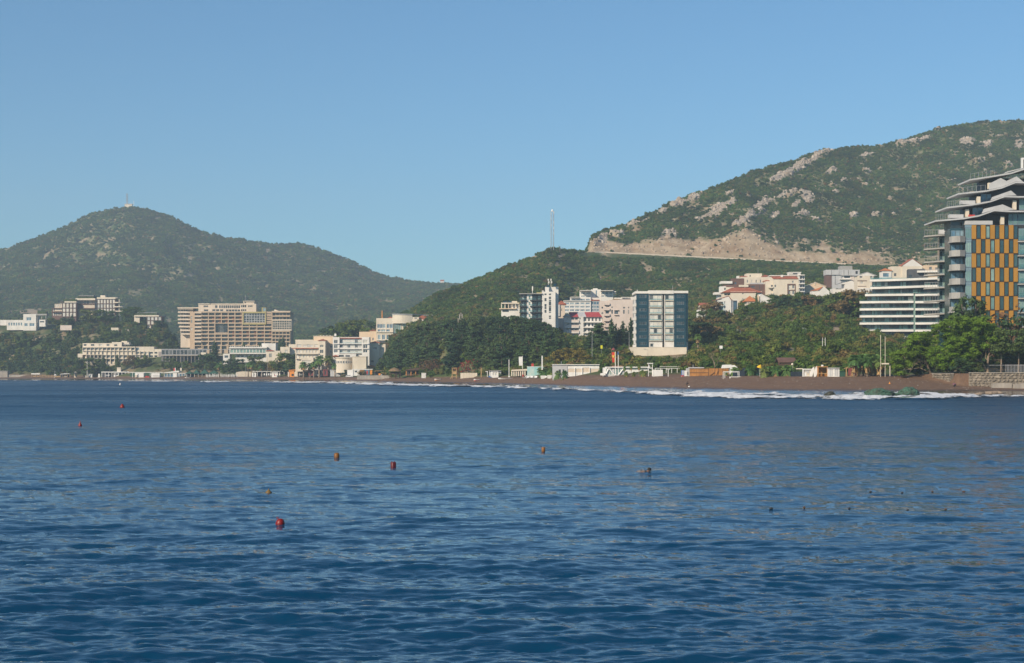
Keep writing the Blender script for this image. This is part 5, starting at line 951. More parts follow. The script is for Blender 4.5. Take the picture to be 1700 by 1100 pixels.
b = Bld('apartment_house', 'long cream apartment house with orange roof strip and brown window panel', Z2, 100, 880, 0.0, cat='house')
b.block(130, 530, 300, 600, 12, m=CREAM, holes=[(425, 452, 335, 370), (370, 405, 410, 475), (430, 462, 410, 460), (365, 400, 495, 550), (430, 462, 495, 550), (150, 175, 400, 440)], wm=WINDOW, frame=WFRAME, down=5)
for x0, x1, z0, z1 in ((350, 368, 385, 560), (466, 482, 385, 560), (368, 466, 385, 408), (368, 466, 478, 494)): b.box('brown_panel', BROWN, x0, x1, z0, z1, -.08, .0)
x0, x1 = b.lx(110), b.lx(520); ze, zr = b.lz(302), b.lz(262); MB().add([(x0 + .5,-.4,ze),(x1,-.4,ze),(x1-.5,4,zr),(x0,4,zr),(x0+.5,-.4,ze-.25),(x1,-.4,ze-.25),(x1-.5,4,zr-.25),(x0,4,zr-.25)], [(0,1,2,3),(7,6,5,4),(0,4,5,1),(3,2,6,7),(0,3,7,4),(1,5,6,2)]).build('roof', TILE, b.root)
b.box('parapet', WHITE, 80, 500, 250, 262, 4, 12); b.box('chimney', WHITE, 250, 285, 245, 280, 2, 3.2); b.block(15, 130, 345, 600, 9, y=1.5, m=CREAM, holes=[(95, 130, 405, 450)], wm=DARKWIN, down=5)
for z in (430, 530): b.box('balcony_slab', CREAM, 60, 132, z, z + 22, -.6, 1.6)
b.block(530, 545, 235, 560, 9, y=.4, m=WHITE, down=4); b.block(545, 622, 240, 560, 9, y=1.6, m=WHITE, holes=grid(548, 618, 2, .6, [(262, 310), (330, 370), (395, 440), (465, 500)]), wm=DARKWIN, down=4)
for z in (240, 310, 375, 440, 500): b.box('balcony_slab', WHITE, 528, 624, z, z + 14, -.4, 1.7)
b.block(380, 560, 210, 240, 6, y=5, m=WHITE, holes=[(440, 510, 218, 234)], wm=DARKWIN, down=0); b.box('roof_slab', WHITE, 375, 570, 200, 211, 4.5, 12)
b = house('peach gabled house behind a small white red roofed house', Z2, 635, 950, 425, 600, 900, 9, PEACH, [], None, down=5); b.gable_wall(632, 955, 428, 368, -.02, m=PEACH); b.gable(628, 958, 428, 366, 0, 9, along='y', m=CREAM, over=.2); b.posts(785, 785, 1, 355, 405, -.4, CREAM, .4, 'chimney')
b = house('small bright white house with red roof before the peach house', Z2, 745, 1010, 500, 610, 860, 8, WHITE, [(890, 905, 450, 466), (925, 938, 450, 466)], None, down=4); b.gable_wall(800, 1018, 505, 425, -.02, ridge=.55); x0, x1 = b.lx(740), b.lx(905); ze, zr = b.lz(488), b.lz(430)
MB().add([(x0,-.5,ze),(x1 - 2.2,-.5,ze + .3),(x1,-.2,zr),(x1,6,zr),(x0,6,ze),(x0,-.5,ze-.25),(x1-2.2,-.5,ze+.05),(x1,-.2,zr-.3),(x1,6,zr-.3),(x0,6,ze-.25)], [(0,1,2,3,4),(9,8,7,6,5),(0,5,6,1),(1,6,7,2),(2,7,8,3),(3,8,9,4),(4,9,5,0)]).build('roof', TILEO, b.root)
b = Bld('grey_block', 'light grey metal clad block with brown side panel above the houses', Z2, 960, 985, 0.0)
b.block(962, 1045, 245, 440, 8, y=.5, m=BROWN, down=5); b.block(960, 1190, 165, 245, 9, m=GREYL, holes=[(1040, 1046, 170, 240), (1160, 1166, 170, 240)], wm=CHAR, down=0); b.block(1045, 1200, 245, 440, 8, y=.7, m=GREYL, holes=[(1085, 1118, 248, 262), (1098, 1106, 270, 400)], wm=CHAR, down=5); b.block(1185, 1370, 105, 165, 8, y=2, m=GREYC, down=0); b.block(1190, 1485, 165, 255, 9, y=.2, m=GREYL, holes=[(1235, 1242, 170, 250), (1305, 1312, 170, 250), (1420, 1455, 185, 230)], wm=CHAR, down=0)
b.block(1200, 1345, 255, 340, 7, y=1.4, m=WHITE, holes=[(1240, 1335, 258, 295)], wm=DARKWIN, down=5); b.box('balcony_slab', WHITE, 1170, 1345, 305, 318, -.5, 1.5); b.block(1345, 1450, 250, 330, 6, y=1.2, m=PINKISH, down=4)
b = house('white gabled house with dark eave below the grey block', Z2, 1250, 1460, 385, 500, 930, 9, WHITE, [], None, down=5); b.gable_wall(1170, 1470, 385, 332, -.02, ridge=.62); b.gable(1165, 1475, 385, 330, 0, 9, along='y', ridge=.62, over=.2, m=DARKG); b.block(1060, 1250, 460, 520, 8, y=1, m=WHITE, holes=[(1110, 1200, 440, 470)], wm=DARKWIN)
b = house('tall cream gabled house beside the terraced white block', Z2, 1450, 1700, 258, 440, 915, 9, CREAM, [(1485, 1530, 265, 292), (1650, 1690, 265, 290), (1500, 1545, 350, 385)], None, down=5); b.gable_wall(1450, 1740, 260, 208, -.02, ridge=.52); b.gable(1440, 1750, 260, 206, 0, 9, along='y', ridge=.52, over=.2, m=GREYL); b.box('string_course', BROWN, 1450, 1600, 332, 344, -.1, .0); b.box('string_course', BROWN, 1455, 1590, 420, 430, -.1, .0); b.block(1470, 1640, 450, 520, 7, y=-3, m=WHITE)
b = house('cream gabled house with dark red roof above the terraced white block', R7, 432, 578, 92, 185, 880, 9, CREAM, [(500, 508, 82, 90)], None, down=8); b.gable_wall(430, 580, 94, 42, -.02, ridge=.5); b.gable(428, 582, 94, 41, 0, 9, along='y', over=.2); b.block(352, 432, 96, 185, 8, y=1, m=CREAM, holes=[(370, 388, 146, 168)], wm=DARKWIN); b.block(284, 352, 126, 180, 7, y=.5, m=WHITE, holes=[(290, 332, 146, 172)], wm=BLUEWIN); b.hip(282, 350, 126, 106, .5, 7.5, TILEO)
b = house('low peach house beside the cream gabled house', R7, 580, 705, 88, 150, 885, 8, PEACH, [(628, 648, 100, 124), (672, 692, 104, 122)], None, wm=DARKWIN, down=8)
b = Bld('dark_penthouse', 'dark grey box shaped penthouse above the terraced white block', R7, 470, 690, -0.2); b.block(470, 598, 116, 185, 9, m=DARKG, holes=[(478, 502, 158, 178)], wm=WINDOW, down=0); b.box('roof_slab', WHITE, 540, 720, 126, 140, -2, 9)

# ---------------------------------------------------------------- the terraced white block
b = Bld('terraced_block', 'long dark glazed apartment block striped by white curved balcony bands', Y2, 120, 650, -0.2, cat='apartment block')
b.block(150, 1030, 560, 1080, 18, y=2.4, m=DARKG, down=5); b.block(215, 1030, 478, 560, 17, y=2.4, m=DARKG, down=0); b.block(270, 1030, 300, 478, 16, y=2.4, m=DARKG, down=0)
bands = [(236, 1030, 296, 14), (236, 1030, 382, 14), (180, 1035, 464, 16), (118, 1035, 546, 16), (118, 1035, 628, 16), (118, 1030, 708, 16), (118, 1030, 790, 16), (118, 960, 872, 16), (118, 700, 952, 16)]
for r, (x0, x1, z, dz) in enumerate(bands):
    gaps = [(x0, x1)] if r < 2 else [(x0, 734), (752, x1)]
    for a, c in gaps:
        if c <= a: continue
        l, rr2, zb_, zt_ = b.rect(a, c, z, z + 24); n = 12; rise = b.lz(282) - b.lz(300) if r < 2 else 0
        top = []; bot = []; q = MB(); pts = []
        for i in range(n + 1): t = i / n; pts.append((l + (rr2 - l) * t, -.45 * math.sin(math.pi * t), rise * (t ** 1.5) if a < 700 or r < 2 else 0))
        vs = []
        for (x, y, dz_) in pts: vs += [(x, y, zb_ + dz_), (x, y, zt_ + dz_), (x, 2.5, zt_ + dz_), (x, 2.5, zb_ + dz_)]
        fs = [(4*i + j, 4*i + 4 + j, 4*i + 4 + (j + 1) % 4, 4*i + (j + 1) % 4) for i in range(n) for j in range(4)] + [(0, 1, 2, 3), (4*n+3, 4*n+2, 4*n+1, 4*n)]
        q.add(vs, fs).build('balcony_band', WHITE, b.root); b.rail(a + 3, c - 3, z - 16, z, .02)
    if r < len(bands) - 1:
        zt, zb2 = z + 28, bands[r+1][2] - 2; X = max(x0 + 30, 150); k = 0
        while X < x1 - 30:
            w = [38, 70, 26, 44, 30][k % 5]; m_ = [PALEG, DARKWIN, WINDOW, PALEG, DARKWIN, DARKG, TEALG][(k * 3 + r * 2) % 7]
            if m_ is not DARKG: b.window(X, X + w - 3, zt, zb2, 2.2, m=m_, frame=CHAR, mull=0)
            X += w; k += 1
b.posts(744, 744, 1, 470, 900, .4, PALEG, .8, 'glass_joint')
for i in range(5): b.window(160 + i * 95, 215 + i * 95, 985, 1060, 2.2, m=DARKWIN, frame=CHAR)
b.box('roof_deck', GREYL, 270, 1020, 290, 300, 2, 18); b.rail(240, 480, 276, 296, 1)
# ---------------------------------------------------------------- the ochre tower
b = Bld('ochre_tower', 'tall tower with ochre and dark glass chequer panels and sloping grey terraces', Z3, 290, 436, -0.12, cat='tower', zb=5.0)
zr = [22 + 162.6 * i for i in range(8)]
b.block(286, 1500, 20, 1330, 16, y=.5, m=CHAR, down=2, name='core_wall')
for r in range(7):
    zt, zb_ = zr[r], zr[r+1] - 4
    for i in range(11):
        x0 = 365 + i * 53.1
        if x0 > 880: continue
        if (i + r) % 2 == 0: b.box('ochre_panel', ORANGEP, x0, x0 + 52 if x0 + 52 < 893 else 893, zt, zb_, 0, .55)
        else: pale = (r, i) in {(0, 3), (1, 4), (2, 3), (3, 4), (4, 3), (5, 4)}; b.window(x0 + 5, x0 + 47, zt + 2, zb_, .15, m=PALEG if pale else TEALG, frame=CHAR, mull=0)
    b.window(292, 362, zt + 28, zb_, .12, m=PALEG, frame=BFRAME, mull=2, name='corner_glass'); b.box('spandrel', BFRAME, 288, 364, zt, zt + 26, .02, .5)
    b.box('balcony_slab', GREYC, 896, 1500, zb_ + 18, zb_ + 34, -.9, .6); b.rail(898, 1500, zb_ - 40, zb_ + 18, -.85)
    for i in range(4): b.window(900 + i * 90, 985 + i * 90, zt + 40, zb_ + 14, .2, m=PALEG, frame=BFRAME, name='glass_door')
    zs = 215 + 160.5 * r; x0, x1, z0, z1 = b.rect(118, 286, zs - 64, zs - 12); q = MB(); pts = [(x1, -.4), (x1 - 1.5, -1.5), (x0 + 1.6, -1.3), (x0 + .4, -.2), (x0, 1.6)]; inn = [(x + .2, y + .22) for x, y in pts]
    vs = []; 
    for (xa, ya), (xb, yb) in zip(pts, inn): vs += [(xa, ya, z0), (xa, ya, z1), (xb, yb, z1), (xb, yb, z0)]
    q.add(vs, [(4*i + j, 4*i + 4 + j, 4*i + 4 + (j + 1) % 4, 4*i + (j + 1) % 4) for i in range(4) for j in range(4)]).build('curved_parapet', GREYC, b.root)
    MB().plan([(x1, -.45), (x1 - 1.5, -1.55), (x0 + 1.6, -1.35), (x0 + .4, -.25), (x0, 1.6), (x0, 4), (x1, 4)][::-1] if False else [(x0, 4), (x0, 1.6), (x0 + .4, -.25), (x0 + 1.6, -1.35), (x1 - 1.5, -1.55), (x1, -.45), (x1, 4)], z0 - .45, z0).build('balcony_slab', GREYC, b.root)
    for i in range(3): b.window(130 + i * 52, 178 + i * 52, zs - 130, zs - 50, 2.6, m=BLUEWIN, frame=BFRAME, mull=0, name='glass_door')
b.block(118, 288, 60, 1330, 10, y=3.0, m=TEALG, down=2, name='side_wall')
w = Bld('terrace_wing', 'glass wing of the ochre tower with long thin grey balcony slabs', R8, 310, 474, -0.2, cat='tower', zb=5.0)
w.block(312, 560, 735, 1400, 9, y=3.2, m=TEALG, down=12, name='core_wall')
for r in range(7):
    z = 745 + 114 * r; l, rr2, z0, z1 = w.rect(180, 560, z - 12, z)
    n = 9; vs = []
    for i in range(n + 1):
        t = i / n; x = l + (rr2 - l) * t; rise = .55 * t; y = .9 - 1.2 * math.sin(math.pi * t); vs += [(x, y, z0 + rise), (x, y, z1 + rise), (x, 4 + 3 * t, z1 + rise), (x, 4 + 3 * t, z0 + rise)]
    MB().add(vs, [(4*i + j, 4*i + 4 + j, 4*i + 4 + (j + 1) % 4, 4*i + (j + 1) % 4) for i in range(n) for j in range(4)] + [(0, 1, 2, 3), (4*n+3, 4*n+2, 4*n+1, 4*n)]).build('balcony_slab', GREYC, w.root)
    w.posts(184, 300, 6, z - 58, z - 10, .7, STEEL, .07, 'rail_post'); w.box('hand_rail', STEEL, 182, 305, z - 58, z - 55, .7, .76)
    for i in range(4): w.window(316 + i * 23, 337 + i * 23, z + 10, z + 96, 3.0, m=PALEG if i % 3 else TEALG, frame=BFRAME, mull=0, name='glass_door')
    for i in range(3): w.window(412 + i * 40, 450 + i * 40, z + 14, z + 100, 3.05, m=BLUEWIN, frame=BFRAME, mull=0, name='glass_door')
w.box('planter', GREYL, 302, 415, 685, 722, 1.0, 2.6)
u = Bld('sloping_terraces', 'stacked sloping grey roof terraces with white wedge parapets on the ochre tower', R8, 530, 442, 0.0, cat='tower', zb=5.0)
tops = [[(278, 604), (520, 583), (660, 558), (790, 512), (905, 520), (1100, 520)], [(376, 488), (600, 462), (760, 434), (880, 391), (995, 394), (1200, 394)], [(478, 368), (720, 343), (860, 314), (975, 268), (1060, 270), (1200, 270)], [(578, 246), (800, 212), (940, 188), (1060, 148), (1200, 130)]]
for k, pts in enumerate(tops):
    q = MB(); y0 = -1.0 + k * .5; vs = []
    for (X, Z) in pts: x = u.lx(X, y0); z = u.lz(Z, X, y0); vs += [(x, y0, z - .42), (x, y0, z), (x, y0 + 12, z), (x, y0 + 12, z - .42)]
    n = len(pts) - 1; q.add(vs, [(4*i + j, 4*i + 4 + j, 4*i + 4 + (j + 1) % 4, 4*i + (j + 1) % 4) for i in range(n) for j in range(4)] + [(0, 1, 2, 3), (4*n+3, 4*n+2, 4*n+1, 4*n)]).build('sloping_slab', GREYL, u.root)
    (Xa, Za), (Xb, Zb) = pts[0], pts[1]
    for i in range(7): t = i / 6; X = Xa + 4 + (Xb - Xa) * t * (.95 if k > 1 else .5); Z = np.interp(X, [p[0] for p in pts], [p[1] for p in pts]); u.posts(X, X, 1, Z - 48, Z, y0 + .05, STEEL, .07, 'rail_post')
    Xe = Xa + (Xb - Xa) * (.95 if k > 1 else .5); za = u.lz(Za - 46, Xa, y0); zb_ = u.lz(np.interp(Xe, [p[0] for p in pts], [p[1] for p in pts]) - 46, Xe, y0); MB().tube((u.lx(Xa + 3, y0), y0 + .08, za), (u.lx(Xe, y0), y0 + .08, zb_), .035, n=4).build('hand_rail', STEEL, u.root)
wed = [[(682, 545), (700, 505), (862, 466), (965, 510), (905, 519), (790, 511)], [(758, 432), (772, 402), (935, 345), (985, 388), (880, 390)], [(745, 336), (748, 285), (845, 236), (895, 262), (985, 222), (1040, 268), (975, 266), (860, 312)], [(870, 198), (900, 180), (1030, 150), (1060, 147)]]
for k, pts in enumerate(wed):
    y = -.6 + k * .5; MB().prism([(u.lx(X, y), u.lz(Z, X, y)) for X, Z in pts], y, y + .3).build('wedge_parapet', GREYL, u.root)
u.block(535, 775, 608, 642, 3, y=-.4, m=GREYL, down=0, name='roof_parapet'); u.block(720, 1300, 240, 660, 9, y=4.5, m=CHAR, down=0, name='core_wall'); u.block(560, 720, 480, 645, 8, y=5, m=CHAR, down=0, name='core_wall'); u.block(640, 760, 370, 480, 8, y=5, m=CHAR, down=0, name='core_wall')
for X, z0, z1 in ((655, 398, 455), (556, 508, 575), (968, 432, 512), (862, 570, 640), (752, 278, 330)): u.posts(X, X, 1, z0, z1, 1.0, CREAM, .95, 'column')
for x0, x1, z0, z1, m_ in ((672, 720, 375, 445, BLUEWIN), (722, 760, 378, 440, BLUEWIN), (600, 640, 495, 565, BLUEWIN), (642, 690, 495, 560, BLUEWIN), (1005, 1060, 395, 515, PALEG), (1062, 1120, 395, 515, PALEG), (912, 950, 530, 645, PALEG), (952, 990, 530, 645, PALEG), (992, 1060, 530, 645, PALEG), (1062, 1140, 530, 645, PALEG)): u.window(x0, x1, z0, z1, 2.0 if m_ is PALEG else 3.5, m=m_, frame=BFRAME, mull=0, name='glass_wall')
u.box('planter', GREYL, 400, 522, 553, 584, .5, 2); u.box('planter', GREYL, 498, 625, 432, 464, .5, 2); u.box('planter_box', REDB, 568, 622, 556, 572, .3, .8); u.block(405, 530, 610, 680, 6, y=2, m=GREYC, holes=[(415, 520, 615, 650)], wm=DARKWIN, down=0, name='lower_wall')
for x0, x1, z0, z1 in ((1028, 1042, 72, 152), (1028, 1140, 60, 74)): u.box('roof_frame', WPAINT, x0, x1, z0, z1, 1, 1.8)

# ---------------------------------------------------------------- big bright pines over the sea wall
def big_pine(label, poly, n_clump, nleaf, limbs, seed, Y=392, spread=5.0, m=None):
    r = random.Random(seed); zb = 5.0; bx = (Z5.px(limbs[0][0][0][0]) - HX) / F * Y
    def L(X, Z, y=0): return Vector(((Z5.px(X) - HX) / F * (Y + y) - bx, y, zat(Z5.py(Z), Y + y) - zb))
    root = empty('coast_pine', (bx, Y, zb)); tag(root, label, 'tree', 'pines over the sea wall')
    def inside(x, z):
        c = False; j = len(poly) - 1
        for i in range(len(poly)):
            (xi, zi), (xj, zj) = poly[i], poly[j]
            if (zi > z) != (zj > z) and x < (xj - xi) * (z - zi) / (zj - zi) + xi: c = not c
            j = i
        return c
    xs = [p[0] for p in poly]; zs = [p[1] for p in poly]; cl = []; tries = 0
    while len(cl) < n_clump and tries < 9000:
        tries += 1; x, z = r.uniform(min(xs), max(xs)), r.uniform(min(zs), max(zs))
        if not all(inside(x + a, z + c) for a, c in ((0, 0), (26, 0), (-26, 0), (0, 16), (0, -16))): continue
        y = r.uniform(-1, 1); y = y * spread; p = L(x, z, 0); cl.append((p.x * (1 + y / Y), y, p.z, r.uniform(.75, 1.4), r.uniform(.75, 1.35), r.uniform(.5, .85)))
    link('crown', crown_mesh('crown', cl, nleaf, .21, seed, m or G_BRIGHT, .78, .5, aspect=.45), root)
    segs = []
    for pts, r0, r1 in limbs:
        P_ = [L(*p) for p in pts]; n = len(P_); segs.append((P_, [r0 + (r1 - r0) * i / (n - 1) for i in range(n)]))
    r2 = random.Random(seed + 1)
    for c in r2.sample(cl, min(26, len(cl))):
        src = r2.choice(segs[1:] or segs)[0]; a = src[-1] if r2.random() < .6 else src[len(src) // 2]; b_ = Vector(c[:3])
        if (b_ - a).length < 7: segs.append(([a, (a + b_) / 2 + Vector((0, 0, .3)), b_], [.09, .06, .03]))
    link('trunk', limb_mesh('trunk', segs, BARKP), root)
big_pine('bright green pine whose pale forked trunk rises from the sea wall', [(820, 290), (640, 180), (690, 80), (800, 35), (960, 15), (1110, 45), (1260, 55), (1400, 120), (1500, 240), (1545, 380), (1440, 450), (1320, 400), (1200, 400), (1040, 560), (900, 620), (720, 660), (730, 560), (800, 480)], 170, 24000,
  [([(1270, 760), (1272, 690), (1275, 600), (1280, 500)], .42, .26), ([(1270, 680), (1200, 570), (1120, 530), (1040, 550, -1.5)], .26, .1), ([(1265, 660), (1220, 600), (1190, 540), (1215, 470)], .24, .1), ([(1280, 520), (1320, 490), (1390, 465, 1)], .16, .07), ([(1280, 500), (1300, 450), (1330, 425)], .16, .06), ([(1275, 560), (1245, 520), (1255, 450)], .14, .06), ([(1270, 640), (1180, 640), (1080, 580, -2), (1050, 600, -2.5)], .18, .06), ([(1255, 470), (1225, 400), (1230, 350)], .1, .05), ([(1230, 380), (1000, 300, 1), (860, 220, 1)], .12, .05), ([(1300, 450), (1300, 300, 1), (1250, 160, 2)], .12, .05)], 501)
big_pine('bright green pine leaning low over the wall beside the shaded corner', [(560, 560), (590, 420), (700, 380), (820, 260), (1000, 300), (1050, 420), (1030, 560), (960, 640), (720, 690), (640, 600)], 85, 12000,
  [([(860, 800), (900, 700), (960, 640), (985, 600)], .3, .2), ([(900, 700), (820, 690), (780, 690)], .12, .04), ([(930, 670), (860, 620, -1), (940, 570, -1)], .12, .05), ([(960, 640), (900, 600), (800, 650, -2)], .12, .04), ([(985, 600), (850, 480, 1), (700, 450, 1)], .15, .05)], 502)
big_pine('bright green pine with crown sweeping down to the sand', [(95, 480), (180, 420), (270, 380), (370, 260), (500, 190), (600, 170), (660, 200), (690, 330), (620, 520), (480, 570), (350, 600), (340, 690), (300, 730), (180, 740), (150, 640), (100, 560)], 120, 18000,
  [([(640, 800, 2), (600, 700, 1), (560, 600), (500, 480)], .36, .2), ([(600, 700, 1), (480, 640), (340, 660, -1)], .16, .06), ([(560, 600), (420, 520), (250, 480)], .18, .05), ([(500, 480), (460, 380), (470, 260)], .16, .05), ([(520, 520), (400, 620, -1), (350, 700, -1)], .1, .04)], 503, Y=398, spread=4.0)
tree_top('pine0', 'conifer', 'dark conifer standing in front of the balconies of the ochre tower', 1597, 414, 491, wide=.75); tree_top('pine1', 'conifer', 'dark conifer standing before the dark glass corner of the ochre tower', 1620, 418, 489, wide=.8)
tree_top('rust', 'sparse_tree', 'thin brownish tree against the ochre panels', 1664, 414, 497, wide=.9); tree_top('rust', 'sparse_tree', 'browning tree beside the ochre tower at the wall', 1684, 405, 520, wide=.6)
tree('dark', 'dark_tree', 'dark low bush added to darken the gap between the two stone walls', 1593, 384, h=4.2, wide=1.1); tree_top('dark', 'dark_tree', 'dark leafy tree at the far end of the sea wall', 1702, 402, 515, wide=.9); [tree('dark', 'shade_filler_bush', 'dark bush added to imitate shade under the boughs of the big pines', px_, Y_, h=h_, wide=1.3, group='dark bushes added under the pines for shade') for px_, Y_, h_ in ((1520, 404, 3.2), (1534, 402, 3.6), (1549, 400, 3.4), (1565, 396, 3.6), (1580, 392, 4.0), (1608, 386, 3.2), (1622, 386, 3.0))]; tree_top('dark', 'dark_tree', 'dark undergrowth tree shading the railings behind the sea wall', 1672, 412, 560, wide=1.2)  # low bushes in the wall gap and under the pines are added as shade
for k, px in enumerate((1662, 1691)):
    p = gpt(px, 388); o = empty('tall_tree', p); MB().path([(0, 0, -.3), (.05, 0, 2.5), (0, 0, 6)], [.22, .17, .14], 8).build('trunk', BARKP, o); link('crown', PROTO['dark'][0], o).location = (0, 0, 3.5); tag(o, ['tree with straight bare trunk in the shade behind the sea wall', 'tree with straight bare trunk at the railings behind the sea wall'][k], 'tree')

# ---------------------------------------------------------------- sea wall of rough stone
def stone_wall(label, pts, zt, rows, name='stone_embankment', zb_off=-.6):
    root = empty(name, (pts[0][0], pts[0][1], 0)); tag(root, label, 'wall'); r = random.Random(int(pts[0][0] * 7))
    stones = [rock_mesh('stone', 600 + i, STONE, .5, .5, .5, 22) for i in range(6)]
    for (x0, y0, b0), (x1, y1, b1) in zip(pts[:-1], pts[1:]):
        L_ = math.hypot(x1 - x0, y1 - y0); ang = math.atan2(y1 - y0, x1 - x0); ca, sa = math.cos(ang), math.sin(ang)
        q = MB(); v = []
        for (xx, yy, bb) in ((x0, y0, b0), (x1, y1, b1)):
            for (o_, z_) in ((.25, bb + zb_off), (.25, zt), (1.0, zt), (1.0, bb + zb_off)): v.append((xx - sa * o_ - pts[0][0], yy + ca * o_ - pts[0][1], z_))
        q.add(v, [(0, 4, 5, 1), (1, 5, 6, 2), (2, 6, 7, 3), (0, 1, 2, 3), (4, 7, 6, 5)]).build('wall_core', MORTAR, root)
        h = zt - min(b0, b1); sh = h / rows
        for k in range(rows):
            t = 0.0
            while t < L_:
                w = r.uniform(.6, 1.25) * sh * 1.5; tc = t + w / 2; z = zt - (k + .5) * sh; bz = b0 + (b1 - b0) * tc / L_
                if z > bz - .3 and tc < L_:
                    o = link('stone', r.choice(stones), root); o.location = (x0 + ca * tc - sa * .22 - pts[0][0], y0 + sa * tc + ca * .22 - pts[0][1], z + r.uniform(-.03, .03)); o.scale = (w * 1.06, .55 + r.uniform(0, .2), sh * 1.12); o.rotation_euler = (0, r.uniform(-.12, .12), ang)
                t += w
        q = MB(); q.add([(x0 - sa * a - pts[0][0], y0 + ca * a - pts[0][1], z) for a, z in ((-.05, zt), (1.05, zt), (1.05, zt + .14), (-.05, zt + .14))] + [(x1 - sa * a - pts[0][0], y1 + ca * a - pts[0][1], z) for a, z in ((-.05, zt), (1.05, zt), (1.05, zt + .14), (-.05, zt + .14))], [(0, 3, 2, 1), (4, 5, 6, 7), (0, 1, 5, 4), (1, 2, 6, 5), (2, 3, 7, 6), (3, 0, 4, 7)]).build('coping', CONC, root)
    return root
def wp(px, Y): return ((px - HX) / F * Y, Y, gz(px, Y))
stone_wall('rough stone sea wall retaining the ground under the big pines', [wp(1608, 377), wp(1655, 374.5), wp(1700, 373), wp(1790, 371)], 5.15, 5)
stone_wall('short rough stone wall beside the shaded gap under the pines', [wp(1547, 392), wp(1577, 382)], 5.0, 4)
b = Bld('concrete_ramp', 'pale sloping concrete footing at the foot of the sea wall', Z5, 1560, 372, 0.0, cat='footing'); x0, x1, z0, z1 = b.rect(1560, 1760, 815, 900); MB().prism([(x0, z0 - .8), (x1, z0 - .8), (x1, z1), (x0 + .4, z1 - .3)], -.6, .9).build('footing', CONC, b.root); x0, x1, z0, z1 = b.rect(1330, 1560, 815, 870); MB().prism([(x0, z0 - .5), (x1, z0 - .8), (x1, z1 - .1), (x0, z1 - .1)], .2, 1.2).build('base_course', CONC, b.root)
b = Bld('garden_railing', 'row of grey iron railings in the shade behind the sea wall', Z5, 1490, 384, 0.0, cat='railing')
for i in range(26): b.posts(1300 + i * 17, 1300 + i * 17, 1, 600, 692, 0, STEEL if i > 10 else CHAR, .09, 'bar')
b.box('hand_rail', STEEL, 1290, 1750, 606, 611, 0, .08)
b = Bld('driftwood_bank', 'pale driftwood and sand bank at the water below the sea wall', Z5, 1120, 353.5, 0.0, cat='driftwood'); c0, c1 = b.lx(1110), b.lx(1470); MB().path([(c0, 0, .25), (c0 + 2.5, .2, .55), (c0 + 4, 0, .6), (c1 - 1.5, .1, .75), (c1, 0, .55)], [.2, .4, .45, .38, .12], 8).build('log', BARKP, b.root, True); b.root.location.z = gz(Z5.px(1300), 353.5) - .15
# ---------------------------------------------------------------- along the beach
def YB(px): return float(np.interp(px, [a[0] for a in BACK], [a[1] for a in BACK])) + 2
def beach(name, label, reg, X, cat, dY=0.0, group=None):
    px = reg.px(X); return Bld(name, label, reg, X, YB(px) + dY, 0.0, cat=cat, group=group)
b = beach('concrete_hut', 'low grey concrete block hut with long wall beside the wooded hill', B1, 5, 'hut'); b.block(-30, 124, 358, 462, 6, m=CONC, down=1); b.box('long_wall', CONC, 124, 480, 418, 452, 1, 1.6, down=1); b.box('roof_edge', GREYC, -32, 128, 352, 360, -.3, 6.2)
b = beach('beach_shelter', 'small white flat roofed shelter beside the long wall', B1, 520, 'shelter'); b.box('roof', WPAINT, 518, 664, 394, 412, 0, 4); b.posts(525, 655, 3, 412, 450, .3, WOODL, .25); b.box('bench', WOODL, 530, 650, 438, 450, 1, 2)
for i in range(9):
    b = beach('mooring_post', 'tan wooden post in the row of posts on the far sand', B1, 680 + i * 25, 'post', -3, 'row of tan posts on the far beach'); b.posts(680 + i * 25, 680 + i * 25, 1, 420, 468, 0, WOODL, .45); b.root.rotation_euler.z = 0
b = beach('white_kiosk', 'small white kiosk with aerial beside the tan posts', B1, 905, 'kiosk', -2); b.block(900, 930, 410, 455, 3, m=WPAINT, holes=[(908, 922, 422, 440)], wm=DARKWIN, down=.5); b.box('counter', WOODL, 900, 995, 440, 458, -1, .5); b.posts(910, 910, 1, 350, 410, 1, STEEL, .2, 'aerial')
b = beach('grey_stall', 'low stall with grey sagging roof beside the small white kiosk', B1, 1000, 'stall'); x0, x1, z0, z1 = b.rect(995, 1165, 392, 412); MB().prism([(x0, z0 - .1), (x1, z0 + .3), (x1, z0 + .6), ((x0 + x1) / 2, z1), (x0, z0 + .25)], -.5, 4).build('roof', GREYL, b.root); b.posts(1003, 1158, 5, 408, 462, 0, WOODL, .25); b.box('back_wall', NAVY, 1000, 1160, 415, 455, 3.5, 3.7); b.box('counter', CONC, 1060, 1110, 438, 458, 0, 1)
b = beach('pale_cabin', 'narrow pale cabin at the end of the grey roofed stall', B1, 1225, 'cabin'); b.block(1228, 1262, 378, 462, 3, m=CREAM, holes=[(1236, 1252, 395, 425)], down=.5); b.box('roof', WPAINT, 1222, 1268, 370, 380, -.4, 3.4)
b = beach('tall_mast', 'tall white lamp mast standing alone on the far beach', B1, 1446, 'mast', -2); b.posts(1446, 1446, 1, 190, 440, 0, WPAINT, .32, 'pole'); b.box('base', CONC, 1410, 1470, 432, 468, -.6, 1.6); b.box('lamp_head', STEEL, 1434, 1458, 184, 192, -.2, .5)
b = beach('white_hut', 'small square white hut next to the tall lamp mast', B1, 1475, 'hut'); b.block(1472, 1530, 410, 465, 3, m=WPAINT, holes=[(1485, 1515, 424, 446)], wm=WINDOW, down=.5); b.box('roof', GREYL, 1466, 1536, 404, 412, -.4, 3.3)
b = beach('white_stand', 'narrow leaning white stand between hut and beach bar', B1, 1635, 'stand'); b.box('panel', WPAINT, 1630, 1658, 402, 462, 0, .3); b.box('foot', WPAINT, 1622, 1662, 456, 464, -.5, 1)
